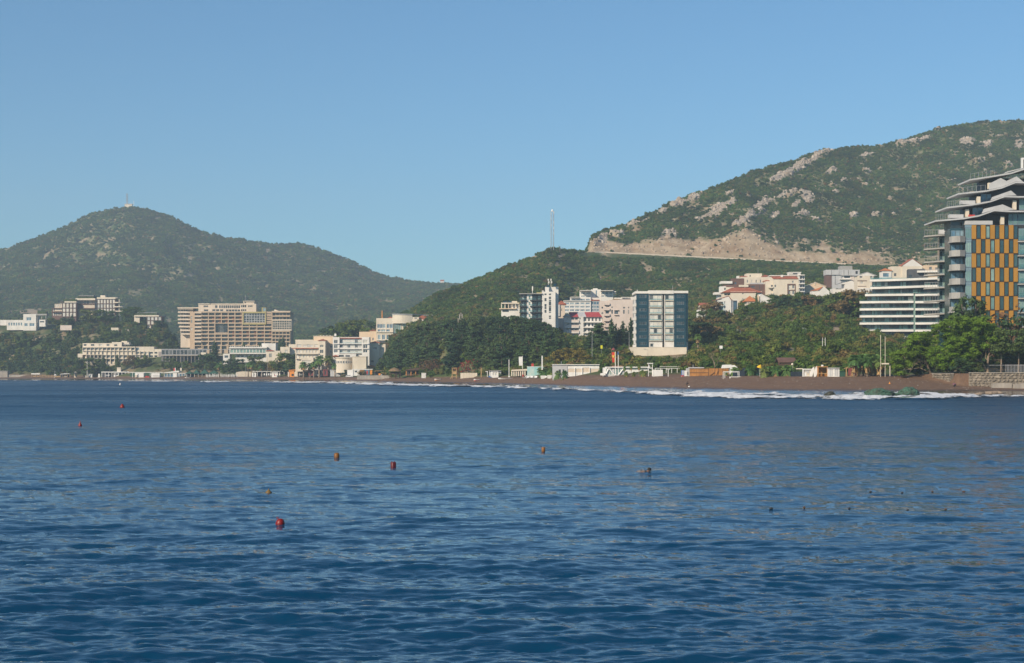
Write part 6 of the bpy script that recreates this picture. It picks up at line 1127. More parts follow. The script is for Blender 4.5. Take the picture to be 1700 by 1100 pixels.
b = beach('beach_bar', 'long white framed beach bar with square chimney housing', B2, 85, 'beach bar'); b.box('roof', WPAINT, 82, 540, 366, 380, -.6, 7); b.posts(90, 535, 9, 380, 460, -.4, WPAINT, .35); b.box('back_wall', DARKG, 90, 535, 385, 458, 5, 5.3); b.block(342, 404, 300, 368, 3, y=2, m=CREAM, down=0, name='chimney_housing'); b.box('chimney_cap', CREAM, 338, 408, 294, 302, 1.6, 5.4)
b.block(288, 376, 380, 455, 3, y=.2, m=WPAINT, holes=[(298, 328, 396, 424), (332, 360, 396, 424)], wm=DARKWIN, down=.5, name='kiosk_wall'); b.box('counter', WPAINT, 150, 225, 420, 430, -.2, .8); b.box('counter', WPAINT, 470, 535, 430, 456, -.2, .8); b.box('blue_cover', BLUEB, 420, 466, 430, 462, -.6, .6)
b = beach('canopy_frame', 'long thin white canopy frame joining the beach bars', B2, 600, 'canopy'); b.box('beam', WPAINT, 540, 1100, 374, 382, 0, .4); b.box('beam', WPAINT, 540, 1100, 374, 380, 5, 5.4); b.posts(598, 1090, 6, 382, 470, 0, WPAINT, .28); b.box('back_wall', GREENC, 560, 1100, 388, 450, 5.5, 5.8)
b = beach('white_panel_hut', 'plain white panelled hut under the canopy frame', B2, 680, 'hut', 1); b.block(640, 784, 386, 460, 4, m=WPAINT, down=.5, holes=[(690, 700, 400, 440)]); b.box('lean_to', CREAM, 640, 676, 420, 456, -1, 0)
b = beach('white_panel_hut', 'white panelled hut with dark rail line beyond the red cloth', B2, 915, 'hut', 1); b.block(910, 1050, 390, 458, 4, m=WPAINT, down=.5); b.box('rail_line', GREYC, 940, 1050, 432, 438, -.3, -.1)
b = beach('red_cloth', 'crumpled red cloth heap between two white panelled huts', B2, 840, 'cloth'); MB().prism([(b.lx(800), .0), (b.lx(880), 0), (b.lx(866), 1.1), (b.lx(850), .7), (b.lx(835), 1.2), (b.lx(812), .8)], 0, 1.5).build('heap', REDB, b.root)
b = beach('sand_ramp', 'pale wooden ramp lying on the sand before the white huts', B2, 690, 'ramp', -12); x0, x1 = b.lx(650), b.lx(800); MB().prism([(x0, 0), (x1, .2), (x1, .7), (x0, .15)], 0, 2).build('deck', WOODL, b.root)
b = beach('beach_pavilion', 'white beach pavilion with low pitched roof and glazed sides', B2, 1120, 'pavilion'); x0, x1, z0, z1 = b.rect(1110, 1375, 352, 392); MB().prism([(x0, z0), (x1, z0 + .6), (x1, z1), (x1 - 1.5, z1), (x0, z0 + .35)], -.8, 7).build('roof', WPAINT, b.root); b.posts(1125, 1475, 8, 392, 458, -.4, WPAINT, .28); b.box('side_roof', WPAINT, 1360, 1480, 390, 398, -.5, 6)
for i in range(7): b.window(1135 + i * 48, 1180 + i * 48, 400, 456, .2, m=BLUEWIN if i != 3 else SHUTTER, frame=WPAINT, mull=0)
b.block(1278, 1340, 388, 458, 2, y=-.4, m=WPAINT, down=.3, name='door_wall'); b.posts(1310, 1310, 1, 300, 355, 2, WPAINT, .4, 'flue'); b.box('red_sign', REDB, 1282, 1308, 306, 352, 2.5, 2.7); b.box('cowl', CREAM, 1390, 1416, 304, 350, 2, 3)
def boat(label, reg, X0, X1, Z, m, dY=-8, h=.5, name='rowing_boat'):
    px = reg.px((X0 + X1) / 2); Y = YB(px) + dY; p = gpt(px, Y); L_ = (X1 - X0) / reg.k / F * Y; root = empty(name, (p.x, p.y, p.z - .03), .12); tag(root, label, 'boat'); n = 9; vs = []
    for i in range(n):
        t = i / (n - 1) * 2 - 1; w = .75 * math.sqrt(max(0, 1 - abs(t) ** 2.6)) + .04; sh = h * (1 + .35 * t * t); x = t * L_ / 2; vs += [(x, -w, sh), (x, -w * .55, .05), (x, w * .55, .05), (x, w, sh), (x, w * .85, sh - .04), (x, w * .45, .16), (x, -w * .45, .16), (x, -w * .85, sh - .04)]
    MB().add(vs, [(8*i + j, 8*i + (j + 1) % 8, 8*i + 8 + (j + 1) % 8, 8*i + 8 + j) for i in range(n - 1) for j in range(8)]).build('hull', m, root); q = MB(); q.box(-.2, .2, -.6, .6, h * .6, h * .7); q.box(L_ * .22, L_ * .22 + .35, -.5, .5, h * .6, h * .7); q.build('thwart', WOODL, root)
boat('small white rowing boat on the sand beside the glazed pavilion', B2, 1470, 1560, 460, WPAINT)
b = beach('green_tent', 'wide dark green tent roofs with peaked tops behind the sand', B2, 1500, 'tent', 4)
for x0_, x1_, zt in ((1480, 1600, 372), (1600, 1720, 358), (1720, 1870, 346), (1870, 2030, 360)):
    x0, x1, z0, z1 = b.rect(x0_, x1_, zt - 30, 400); MB().add([(x0, -2, z0), (x1, -2, z0), (x1, 4, z0), (x0, 4, z0), ((x0 + x1) / 2, 1, z1 - .4)], [(0, 1, 4), (1, 2, 4), (2, 3, 4), (3, 0, 4), (3, 2, 1, 0)]).build('tent_roof', GREENC, b.root)
b.posts(1500, 2010, 9, 398, 455, -1.5, WPAINT, .2); b.box('back_wall', NAVY, 1490, 2020, 400, 452, 4, 4.3)
for i in range(3): q = beach('beach_table', 'pale low table in front of the green tents', B2, 1640 + i * 75, 'table', -1, 'pale tables at the green tents'); q.box('top', WOODL, 1628 + i * 75, 1672 + i * 75, 432, 437, 0, 1.2); q.posts(1633 + i * 75, 1667 + i * 75, 2, 437, 455, .4, WOODL, .15, 'leg')
UMB = MB().lathe([(.05, 0), (.05, .5), (.22, .55), (.30, .9), (.22, 1.7), (.10, 2.45), (.02, 2.7)], 8).mesh('umbrella_cloth', WPAINT)
UPOLE = MB().tube((0, 0, -.2), (0, 0, .55), .05, n=6).mesh('umbrella_pole', STEEL)
ur = random.Random(4)
for i in range(27):
    px = 343 + i * 1.95 + ur.uniform(-.4, .4); Y = YB(px) - 4 + ur.uniform(-3, 2); o = empty('folded_umbrella', gpt(px, Y)); s = ur.uniform(.9, 1.2); o.scale = (s, s, s); tag(o, 'folded white beach umbrella in the close row before the palm trees', 'umbrella', 'folded white umbrellas'); link('cloth', UMB, o); link('pole', UPOLE, o)
b = beach('slatted_fence', 'pale beige slatted fence with raised middle beside folded umbrellas', B3, 720, 'fence', 1)
for i in range(24): X = 722 + i * 10.3; h = 374 - 12 * math.sin(max(0, min(1, i / 23)) * 3.1); b.box('slat', CREAM, X, X + 9.3, h, 450, 0, .12)
b.box('rail', CREAM, 722, 970, 420, 426, .12, .22)
b = beach('white_pergola', 'long flat white pergola with chairs below the cream annexe', B3, 1000, 'pergola', 1); b.box('roof', WPAINT, 990, 1600, 358, 366, -1, 5); b.posts(1000, 1590, 9, 366, 445, -.6, WPAINT, .22); b.box('back_wall', DARKG, 1060, 1600, 372, 440, 5, 5.2); b.block(985, 1052, 384, 442, 3, y=0, m=WPAINT, holes=[(1010, 1024, 395, 436)], wm=DARKWIN, down=.5, name='cabin_wall')
for i in range(8): q = beach('bar_chair', 'white chair under the flat white pergola', B3, 1180 + i * 36, 'chair', .5, 'white chairs under the pergola'); X = 1180 + i * 36; q.box('seat', WPAINT, X, X + 18, 420, 426, 0, .6); q.box('backrest', WPAINT, X, X + 18, 396, 420, .55, .62); q.posts(X + 2, X + 16, 2, 426, 442, .05, WPAINT, .06, 'leg')
b = beach('white_cabin', 'white cabin with red figure panel under the pergola', B3, 1310, 'cabin', -1); b.block(1312, 1408, 382, 458, 3, m=WPAINT, down=.4, holes=[(1352, 1374, 398, 440)], wm=REDB); b.box('roof', WPAINT, 1306, 1414, 376, 384, -.4, 3.3)
b = beach('orange_stall', 'bright orange stall with sloping roof at the pergola end', B4, 5, 'stall'); b.block(-2, 85, 350, 445, 4, m=ORANGEB, holes=[(40, 78, 405, 440)], wm=DARKWIN, down=.4); x0, x1, z0, z1 = b.rect(-4, 140, 328, 352); MB().prism([(x0, z0), (x1, z1 - .5), (x1, z1), (x0, z0 + .5)], -.6, 4.4).build('roof', ORANGEB, b.root); b.box('pink_panel', PINKISH, -22, 0, 370, 450, -.3, 0)
b = beach('changing_cabin', 'cream round topped changing cabin beside the orange stall', B4, 85, 'cabin'); c = (b.lx(88) + b.lx(148)) / 2; MB().prism([(b.lx(88), b.lz(448)), (b.lx(148), b.lz(448)), (b.lx(148), b.lz(375)), (b.lx(132), b.lz(358)), (b.lx(104), b.lz(358)), (b.lx(88), b.lz(375))], 0, 2).build('shell', CREAM, b.root); b.box('doorway', CHAR, 140, 147, 372, 440, -.05, .1)
b = beach('clothes_rail', 'white rail hung with towels next to the changing cabin', B4, 160, 'rail'); b.posts(165, 265, 2, 385, 440, 0, WPAINT, .12); b.box('bar', WPAINT, 163, 268, 384, 388, 0, .1)
for i in range(5): b.box('towel', WPAINT if i % 2 else GREYL, 172 + i * 19, 186 + i * 19, 388, 425, -.05, .02)
for k, (x0, x1, z0, z1, m_, lb) in enumerate(((320, 405, 348, 425, MAROON, 'dark maroon wooden beach hut beside palms'), (412, 468, 345, 425, BEIGE2, 'narrow tan beach hut between maroon hut and dark shopfront'), (470, 540, 345, 432, GREYL, 'grey beach hut with dark open front'), (562, 640, 335, 428, MAROON, 'tall maroon beach hut next to the dark open front'), (682, 848, 345, 435, GREYL, 'pale grey container hut on the beach below the rotunda'))):
    b = beach('beach_hut', lb, B4, x0, 'hut'); b.block(x0, x1, z0, z1, 4, m=m_, holes=[(x0 + 4, x1 - 8, z0 + 8, z1 - 14)] if k == 2 else [(x0 + (x1 - x0) * .35, x0 + (x1 - x0) * .65, z0 + 20, z1 - 10)] if k in (0, 3) else [], wm=CHAR, down=.4); b.box('roof', m_ if k != 4 else WPAINT, x0 - 5, x1 + 5, z0 - 7, z0 + 1, -.5, 4.3)
    if k == 4: b.block(780, 846, 345, 362, 2, y=-.2, m=WPAINT, down=0); [b.box('panel_rib', GREYC, X, X + 3, 366, 434, -.08, .02) for X in (715, 750, 785, 818)]
b = beach('white_kiosk', 'white kiosk wall with orange posts and painted sign beside the low sea wall', B4, 965, 'kiosk', 1); b.block(965, 1170, 336, 425, 3, m=WPAINT, holes=[(1090, 1130, 350, 378)], wm=DARKWIN, down=.4)
for x0, x1, m_ in ((1172, 1245, WOOD), (1340, 1380, ORANGEB)): b.box('wood_panel', m_, x0, x1, 336, 422, .2, .6)
b.box('beam', WPAINT, 1040, 1385, 322, 334, -.3, .6); b.box('blue_sign', BLUEWIN, 1252, 1300, 330, 424, -.2, 0); b.box('red_sign', REDB, 1284, 1308, 350, 410, -.26, -.2); b.box('blue_sign', BLUEWIN, 1302, 1332, 334, 424, -.2, 0); b.posts(1065, 1065, 1, 255, 430, -.3, STEEL, .15, 'pole')
def car(label, px, Y, m, py=None, yaw=0.0):
    p = gpt(px, Y); o = empty('parked_car', (p.x, p.y, p.z), yaw); tag(o, label, 'car', 'cars parked along the shore road'); prof = [(-2.1, .35), (2.1, .35), (2.15, .75), (1.95, .88), (1.1, .98), (.55, 1.42), (-1.1, 1.46), (-1.75, 1.05), (-2.1, .95)]
    body = MB().prism(prof, -.85, .85).build('body', m, o); md = body.modifiers.new('b', 'BEVEL'); md.width = .07; md.segments = 2
    for s in (-1, 1):
        q = MB(); y0, y1 = (-.87, -.855) if s < 0 else (.855, .87); q.prism([(-1.5, 1.02), (-.3, 1.0), (-.3, 1.36), (-1.1, 1.38)], y0, y1); q.prism([(-.22, 1.0), (.92, 1.0), (.48, 1.35), (-.22, 1.36)], y0, y1); q.build('side_window', DARKWIN, o)
        for x in (-1.35, 1.3): w_ = MB().tube((x, s * .70, .33), (x, s * .88, .33), .33, n=14).build('tyre', CHAR, o); MB().tube((x, s * .87, .33), (x, s * .90, .33), .19, n=10).build('rim', STEEL, w_)
        MB().box(2.08, 2.17, s * .65 - .15, s * .65 + .15, .62, .76).build('headlight', WPAINT, o); MB().box(-2.13, -2.06, s * .65 - .14, s * .65 + .14, .75, .9).build('tail_light', REDB, o)
    return o
CARW = mat('white_car_paint', (0.75, 0.75, 0.75), 0.25, 0.03); CARB = mat('blue_car_paint', (0.05, 0.09, 0.2), 0.25, 0.03); CARD = mat('dark_car_paint', (0.05, 0.055, 0.06), 0.25, 0.03)
car('white car parked behind the blank wall of the beach kiosk', 580, YB(580) + 6, CARW)
b = beach('beach_parapet', 'long low pale wall along the sand below the pine wood', B5, 0, 'wall', 1); b.box('wall_run', CONC, -470, 1300, 430, 480, 0, .6, down=.5); b.box('coping', CONC, -474, 1304, 426, 431, -.1, .7); b.box('wall_run', CONC, 1300, 1720, 432, 474, 6, 6.6, down=.5)
b = beach('changing_cabin', 'orange and white striped cabin before the low sea wall', B4, 1480, 'cabin', -3); b.block(1484, 1520, 395, 470, 2, m=ORANGEB, down=.3); b.block(1522, 1562, 402, 474, 2, y=-.2, m=WPAINT, down=.3)
b = beach('thatched_canopy', 'low straw thatched canopy at the edge of the pine wood', B4, 1420, 'canopy', 6); x0, x1, z0, z1 = b.rect(1400, 1600, 345, 365); MB().prism([(x0, z0), (x1, z0 + .5), (x1, z1), (x0 + 1, z0 + .6)], 0, 4).build('thatch', THATCH, b.root); b.posts(1415, 1590, 4, 362, 430, .3, WOODD, .2); b.box('back_wall', NAVY, 1410, 1600, 370, 428, 3.6, 3.8)
b = beach('thatched_hut', 'tall stilted hut with shaggy conical straw roof on the sand', B5, 140, 'hut', -6); x0, x1, z0, z1 = b.rect(35, 258, 298, 360); cx = (x0 + x1) / 2
MB().lathe([((x1 - x0) / 2, z0), ((x1 - x0) / 2 * .95, z0 + .25), ((x1 - x0) / 2 * .55, z0 + (z1 - z0) * .7), (.1, z1)], 14, (cx, 2.4, 0)).build('thatch', THATCH, b.root); b.posts(70, 245, 3, 350, 490, .8, WOODD, .3, 'stilt'); b.posts(90, 235, 3, 350, 485, 4, WOODD, .3, 'stilt'); b.box('platform', WOODD, 70, 245, 395, 405, .8, 4.2); b.box('ladder', WOODD, 175, 190, 405, 490, .2, .6); b.box('wind_cloth', NAVY, 90, 240, 368, 396, 3.9, 4.0)
b = beach('timber_restaurant', 'dark timber beach restaurant with long brown roof under the pines', B5, 330, 'restaurant', 5); x0, x1, z0, z1 = b.rect(330, 820, 302, 345); MB().prism([(x0, z0), (x1, z0), (x1, z0 + .4), (b.lx(800), z1), (b.lx(500), z1), (b.lx(470), z0 + .9), (x0, z0 + .4)], -1, 8).build('roof', WOODD, b.root); b.posts(345, 810, 7, 342, 432, 0, WOOD, .5); b.box('back_wall', CHAR, 340, 815, 345, 430, 6, 6.3); b.box('menu_board', WPAINT, 572, 610, 360, 405, -.3, -.2); b.rail(340, 815, 405, 432, .2, WOODD); b.box('thatch_edge', THATCH, 730, 860, 345, 372, -1.4, 3)
b = beach('white_slat_cabin', 'white slatted cabin standing on the sand below the timber restaurant', B5, 600, 'cabin', -3)
for i in range(6): b.box('slat', WPAINT, 598 + i * 12, 608 + i * 12, 396, 474, .0, .12)
b.box('side_wall', WPAINT, 658, 670, 394, 474, 0, 2); b.box('roof', WPAINT, 594, 672, 388, 396, -.1, 2.1)
b = beach('lifeguard_chair', 'tall yellow wooden lifeguard tower before the red leaved bush', B5, 1110, 'lifeguard tower', -5)
for y in (0, 1.8): b.posts(1108, 1176, 2, 310, 484, y, WOODL, .3, 'leg')
b.box('roof', WOODL, 1100, 1184, 302, 314, -.3, 2.3); b.box('seat_box', WOODL, 1112, 1176, 362, 400, .1, 1.9); b.box('platform', WOODL, 1106, 1178, 398, 406, -.2, 2.1); MB().prism([(b.lx(1075), b.lz(486)), (b.lx(1084), b.lz(486)), (b.lx(1118), b.lz(402)), (b.lx(1108), b.lz(402))], .5, 1.3).build('ladder', WOODL, b.root); b.box('brace', WOODL, 1112, 1176, 440, 448, -.02, .1)
b = beach('cream_container', 'long plain cream container on the sand beside the lifeguard tower', B5, 1240, 'container', -4); b.block(1245, 1520, 388, 482, 3, m=CREAM, down=.3); [b.box('corner_rib', CREAM, X, X + 6, 386, 482, -.06, .02) for X in (1243, 1290, 1335, 1380, 1425, 1470, 1516)]
b = beach('sand_post', 'pale wooden post beside the cream container', B5, 1588, 'post', -3); b.posts(1588, 1588, 1, 308, 460, 0, WOODL, .42); b.box('cap', WOODL, 1576, 1600, 302, 310, -.1, .5)
for x, m_, lb in ((870, ORANGEB, 'orange and white pedal boat on the sand below the wall'), (1520, REDB, 'red and white pedal boat beached beside the cream container')): boat(lb, B5, x - 55, x + 60, 490, WPAINT, -14, .55, 'pedal_boat'); boat('low hull in %s lying beside the pedal boat' % ('orange' if x < 1000 else 'red'), B5, x - 50, x + 40, 494, m_, -17, .35, 'beached_kayak')
b = beach('lattice_post', 'short white T shaped post beside the white kiosk', B5, 1690, 'post', -2); b.posts(1690, 1690, 1, 366, 452, 0, WPAINT, .25); b.box('cross_bar', WPAINT, 1662, 1700, 360, 370, 0, .3)
b = beach('white_kiosk', 'square white kiosk with dark flat roof under the pines', B6, 120, 'kiosk'); b.block(150, 275, 350, 462, 4, m=WPAINT, holes=[(182, 215, 375, 430), (225, 258, 375, 430)], wm=SHUTTER, frame=WPAINT, down=.4); b.block(120, 152, 352, 440, 3, y=.5, m=GREYL, down=.4); b.box('roof', GREYC, 114, 320, 343, 352, -.5, 4.5); b.box('awning', WPAINT, 275, 320, 352, 392, .5, .8); b.box('blue_bin', BLUEB, 110, 140, 438, 462, -1, -.2)
b = beach('flag_mast', 'tall thin white mast standing by the beached white pontoon', B6, 450, 'mast', -3); b.posts(450, 450, 1, 165, 455, 0, WPAINT, .28, 'pole'); b.box('base', WPAINT, 438, 466, 440, 460, -.3, .6)
boat('long white pontoon boat beached at the foot of the thin mast', B6, 270, 605, 470, WPAINT, -9, .45, 'pontoon_boat')
b = beach('banner_flag', 'white vertical banner flag on a pole above the pillared pavilion', B6, 672, 'flag', 6); b.posts(673, 673, 1, 105, 320, 0, WPAINT, .2, 'pole'); x0, x1, z0, z1 = b.rect(612, 670, 118, 268); q = MB(); vs = []
for i in range(6): t = i / 5; vs += [(x0 + (x1 - x0) * (1 - t * .0) * .0 + .12 * t, .1 * math.sin(t * 7), z1 - (z1 - z0) * t), (x1, .05, z1 - (z1 - z0) * t)]
q.add(vs, [(2*i, 2*i + 1, 2*i + 3, 2*i + 2) for i in range(5)]).build('cloth', WPAINT, b.root)
b = beach('pillared_pavilion', 'cream pavilion with white columns and sunbeds before the pines', B6, 490, 'pavilion', 1); x0, x1, z0, z1 = b.rect(488, 940, 322, 358); MB().prism([(x0, z0), (x1, z0 + .4), (x1, z1 - .2), (b.lx(720), z1), (x0, z0 + .55)], -.6, 7).build('roof', CREAM, b.root); b.posts(496, 715, 7, 356, 440, -.3, CREAM, .5, 'column'); b.block(830, 938, 345, 455, 6, y=0, m=CREAM, down=.3); b.box('back_wall', GREENC, 495, 830, 360, 440, 6, 6.2); b.box('red_cooler', REDB, 672, 692, 415, 456, -1, -.4)
BED = None
for i in range(12):
    px = 871 + i * 2.3 + (9 if i > 8 else 0); Y = YB(px) - 3 - (i % 3) * 1.5; o = empty('sunbed', gpt(px, Y), .5 + .3 * (i % 3)); tag(o, 'white sunbed among those stacked before the pillared pavilion', 'sunbed', 'white sunbeds'); MB().box(-.9, .9, -.3, .3, .28, .34).build('bed', WPAINT, o); MB().add([(.3, -.3, .34), (.3, .3, .34), (1.0, .3, .95), (1.0, -.3, .95), (.34, -.3, .3), (.34, .3, .3), (1.05, .3, .92), (1.05, -.3, .92)], [(0,3,2,1),(4,5,6,7),(0,1,5,4),(1,2,6,5),(2,3,7,6),(3,0,4,7)]).build('backrest', WPAINT, o)
    for sx in (-.8, .7):
        for sy in (-.25, .25): MB().box(sx - .03, sx + .03, sy - .03, sy + .03, 0, .28).build('leg', STEEL, o)
b = beach('mural_panel', 'turquoise painted wall panel above the pavilion with red tower box', B6, 750, 'wall', 9); b.block(752, 1180, 282, 332, 2, m=TURQ, down=3); b.box('red_box', REDB, 822, 860, 232, 300, .5, 1.6); b.box('coping', WPAINT, 748, 1184, 278, 283, -.1, 2.1)
b = beach('white_post', 'stout white post beside the potted palms', B6, 1000, 'post', 3); b.posts(1000, 1000, 1, 105, 335, 0, WPAINT, .45, 'pole'); b.box('cap', STEEL, 990, 1010, 98, 106, 0, .45)
for k, (x0, x1, z0, z1) in enumerate(((975, 1060, 432, 478), (1082, 1165, 425, 472), (1195, 1282, 440, 482), (1335, 1425, 432, 474))):
    b = beach('planter', 'white tapered planter tub on the sand before the grey restaurant', B6, x0, 'planter', -11, 'white planter tubs'); l, r_, zb_, zt_ = b.rect(x0, x1, z0, z1); MB().add([(l + .2, 0, zb_ - .2), (r_ - .2, 0, zb_ - .2), (r_ - .2, 1.3, zb_ - .2), (l + .2, 1.3, zb_ - .2), (l, -.2, zt_), (r_, -.2, zt_), (r_, 1.5, zt_), (l, 1.5, zt_)], [(0,3,2,1),(4,5,6,7),(0,1,5,4),(1,2,6,5),(2,3,7,6),(3,0,4,7)]).build('tub', WPAINT, b.root)
for k, (px, top) in enumerate(((899, 611), (906, 609), (912, 609), (917, 611), (925, 609), (938, 609))):
    tree_top('youngpalm%d' % (k % 2), 'potted_palm', ['small palm beside the pillared pavilion', 'small palm behind the first white planter', 'bushy small palm behind the white planters', 'small palm at the corner of the grey restaurant', 'round headed palm against the grey restaurant wall', 'round headed palm before the beige restaurant panels'][k], px, YB(px) - (1.5 if k < 4 else 10), top, wide=.62)
b = beach('grey_restaurant', 'long grey white flat roofed beach restaurant with beige panels', B6, 1180, 'restaurant', -16); b.block(1180, 1420, 252, 440, 9, m=GREYL, holes=[(1275, 1312, 330, 420), (1340, 1370, 330, 420)], wm=DARKWIN, down=3); b.block(1420, 1950, 250, 440, 9, y=.2, m=WPAINT, holes=[(1430, 1540, 318, 378), (1552, 1660, 318, 378), (1672, 1785, 300, 378), (1800, 1940, 318, 436)], wm=BEIGE2, rec=.12, down=3); b.box('roof', WPAINT, 1174, 1956, 244, 254, -.4, 9.4)
for X in (1546, 1666, 1792): b.box('white_rib', WPAINT, X - 4, X + 4, 300, 440, -.1, .2)
b.posts(1318, 1318, 1, 198, 246, 3, STEEL, .15, 'aerial')
b = beach('triangle_pavilion', 'white glass pavilion with big white V shaped braces', B7, 320, 'pavilion', 1); b.block(300, 830, 282, 376, 7, y=.6, m=WPAINT, down=.3); b.box('roof', WPAINT, 330, 830, 272, 284, -.3, 8); b.box('tiled_roof', BRICKRED, 400, 520, 262, 273, 3, 7)
for x0, x1 in ((322, 408), (412, 532)): b.window(x0, x1, 290, 374, .45, m=PALEG, frame=WPAINT, mull=3)
for (xa, za, xb, zb_) in ((362, 286, 432, 374), (540, 286, 470, 374), (322, 374, 362, 286)): MB().tube((b.lx(xa), .2, b.lz(za)), (b.lx(xb), .2, b.lz(zb_)), .28, n=6).build('brace', WPAINT, b.root)
b.box('step', WPAINT, 262, 320, 348, 374, -.5, 1.5)
for k, (px, key, top) in enumerate(((1037, 'slimpalm0', 605), (1048, 'slimpalm1', 603), (1061, 'slimpalm2', 602), (1040, 'youngpalm0', 612), (1052, 'youngpalm1', 613), (1066, 'youngpalm0', 609), (1070, 'youngpalm1', 611))):
    tree_top(key, 'beach_palm', ['slim brown trunked palm beside the braced pavilion', 'slim brown trunked palm in the middle of the white wall', 'slim brown trunked palm near the white lifeguard tower', 'low bushy palm beneath the first slim palm', 'low bushy palm beside the red flowers', 'low spreading palm near the white lifeguard tower', 'low palm against the white wall end'][k], px, YB(px) - 1.2, top, wide=.6)
b = beach('lifeguard_tower', 'white lifeguard tower with open cabin on the sand', B7, 830, 'lifeguard tower', -2)
for y in (0, 1.2): b.posts(826, 872, 2, 240, 384, y, WPAINT, .16, 'leg')
b.box('roof', WPAINT, 816, 880, 228, 238, -.3, 1.7); b.box('cabin_floor', WPAINT, 820, 876, 284, 292, -.2, 1.5); b.box('cabin_wall', GREYL, 822, 846, 240, 286, 1.1, 1.3); b.box('ladder', WPAINT, 868, 876, 292, 384, -.3, -.1); b.box('brace', WPAINT, 826, 872, 330, 336, 0, .1)
b = beach('white_container', 'plain white container beside the lifeguard tower', B7, 880, 'container', 0); b.block(878, 994, 308, 380, 3, m=WPAINT, down=.3); [b.box('rib', WPAINT, X, X + 4, 308, 380, -.06, .01) for X in range(880, 992, 16)]
def flag(b, X0, X1, Zt, Zb, m, emblem=False):
    x0, x1, z0, z1 = b.rect(X0, X1, Zt, Zb); n = 8; vs = []
    for i in range(n + 1):
        t = i / n; vs += [(x0 + .18 * t, .12 * math.sin(t * 6), z1 - (z1 - z0) * t), (x1, .0, z1 - (z1 - z0) * t * .98)]
    q = MB().add(vs, [(2*i, 2*i + 1, 2*i + 3, 2*i + 2) for i in range(n)]).build('cloth', m, b.root); s = q.modifiers.new('s', 'SOLIDIFY'); s.thickness = .03
    if emblem:
        cx = (x0 + x1) / 2; zc = z1 - (z1 - z0) * .42; sh = [(0, .46), (.16, .36), (.42, .5), (.5, .15), (.3, .0), (.2, -.35), (0, -.52), (-.2, -.35), (-.3, 0), (-.5, .15), (-.42, .5), (-.16, .36)]
        MB().prism([(cx + a * .9, zc + c * .9) for a, c in sh][::-1], -.2, -.16).build('emblem', GOLD, b.root)
        b.ub('gold_border', GOLD, x1 - .12, x1, -.06, .04, z0, z1)
b = beach('red_flag', 'red vertical flag with gold emblem on a white pole', B7, 436, 'flag', -1); b.posts(436, 436, 1, 95, 376, 0, WPAINT, .2, 'pole'); flag(b, 394, 430, 102, 222, FLAGRED, True)
b = beach('flag_pole', 'white flagpole with furled dark blue cloth beside the red flag', B7, 470, 'flagpole', -1); b.posts(470, 470, 1, 95, 376, 0, WPAINT, .2, 'pole'); b.box('furled_cloth', BLUEB, 462, 472, 98, 130, -.1, .1)
b = Bld('crimson_tree_sign', 'small crimson umbrella canopy above the red flag', B7, 418, 600, 0.0, cat='umbrella'); x0, x1, z0, z1 = b.rect(388, 444, 48, 78); MB().lathe([((x1 - x0) / 2, z0), ((x1 - x0) / 2 * .6, z0 + (z1 - z0) * .6), (.05, z1)], 10, ((x0 + x1) / 2, 1, 0)).build('canopy', MAROON, b.root); b.posts(416, 416, 1, 70, 110, 1, STEEL, .08, 'pole')
b = beach('t_post', 'white T shaped net post beside the empty sand court', B7, 1058, 'post', -2); b.posts(1058, 1058, 1, 300, 392, 0, WPAINT, .2); b.box('cross_bar', WPAINT, 1036, 1078, 298, 304, 0, .2)
b = beach('metal_pergola', 'thin white pipe pergola in the shrubs behind the container', B7, 905, 'pergola', 8); b.box('rail', WPAINT, 900, 1230, 288, 293, 0, .15); b.box('rail', WPAINT, 960, 1236, 268, 272, 3, 3.15); b.posts(905, 1228, 6, 290, 345, 0, WPAINT, .15)
b = beach('striped_cabin', 'narrow cabin with blue striped side next to the wooden fence', B7, 1215, 'cabin', -1); b.block(1218, 1246, 315, 392, 2, m=BLUEB, down=.3); b.block(1248, 1275, 318, 394, 2, y=-.1, m=WPAINT, down=.3); b.block(1276, 1308, 290, 396, 2.4, y=-.2, m=GREYL, holes=[(1284, 1296, 335, 370)], wm=CHAR, down=.3)
for i in range(3): b.box('white_stripe', WPAINT, 1221 + i * 9, 1225 + i * 9, 316, 370, -.03, .01)
b.box('red_crate', REDB, 1210, 1244, 374, 395, -1, -.2)
b = beach('wooden_fence', 'tall orange wooden fence with diagonal braces by the football goal', B7, 1308, 'fence', 0)
nb = 34
for i in range(nb): X = 1310 + i * (500 / nb); b.box('board', WOOD, X, X + 500 / nb - .8, 292, 394, 0, .08)
for z in (294, 340): b.box('dark_rail', WOODD, 1310, 1532, z, z + 5, -.08, .0)
for (xa, za, xb, zb_) in ((1534, 390, 1602, 340), (1620, 390, 1645, 320)): MB().tube((b.lx(xa), -.08, b.lz(za)), (b.lx(xb), -.08, b.lz(zb_)), .1, n=4).build('brace', WOODD, b.root)
for X in (1532, 1606, 1648, 1700): b.box('post', WOODD, X - 2, X + 2, 292, 394, -.08, .0)
b.box('roof_sheet', GREYL, 1308, 1480, 278, 290, .5, 4); b.posts(1350, 1350, 1, 248, 280, 2, STEEL, .15, 'pole')
b = beach('football_goal', 'white football goal frame on the sand before the wooden fence', B8, 75, 'football goal', -9)
for (x0, y) in ((75, 0), (262, 0), (95, 1.6), (248, 1.6)): b.posts(x0, x0, 1, 330, 426, y, WPAINT, .13)
b.box('crossbar', WPAINT, 72, 266, 328, 333, 0, .14); b.box('rear_bar', WPAINT, 93, 251, 334, 338, 1.6, 1.72)
b = beach('white_beam', 'long pale beam lying on the sand at the goal', B8, -50, 'beam', -12); b.box('beam', WPAINT, -60, 90, 428, 446, 0, .5)
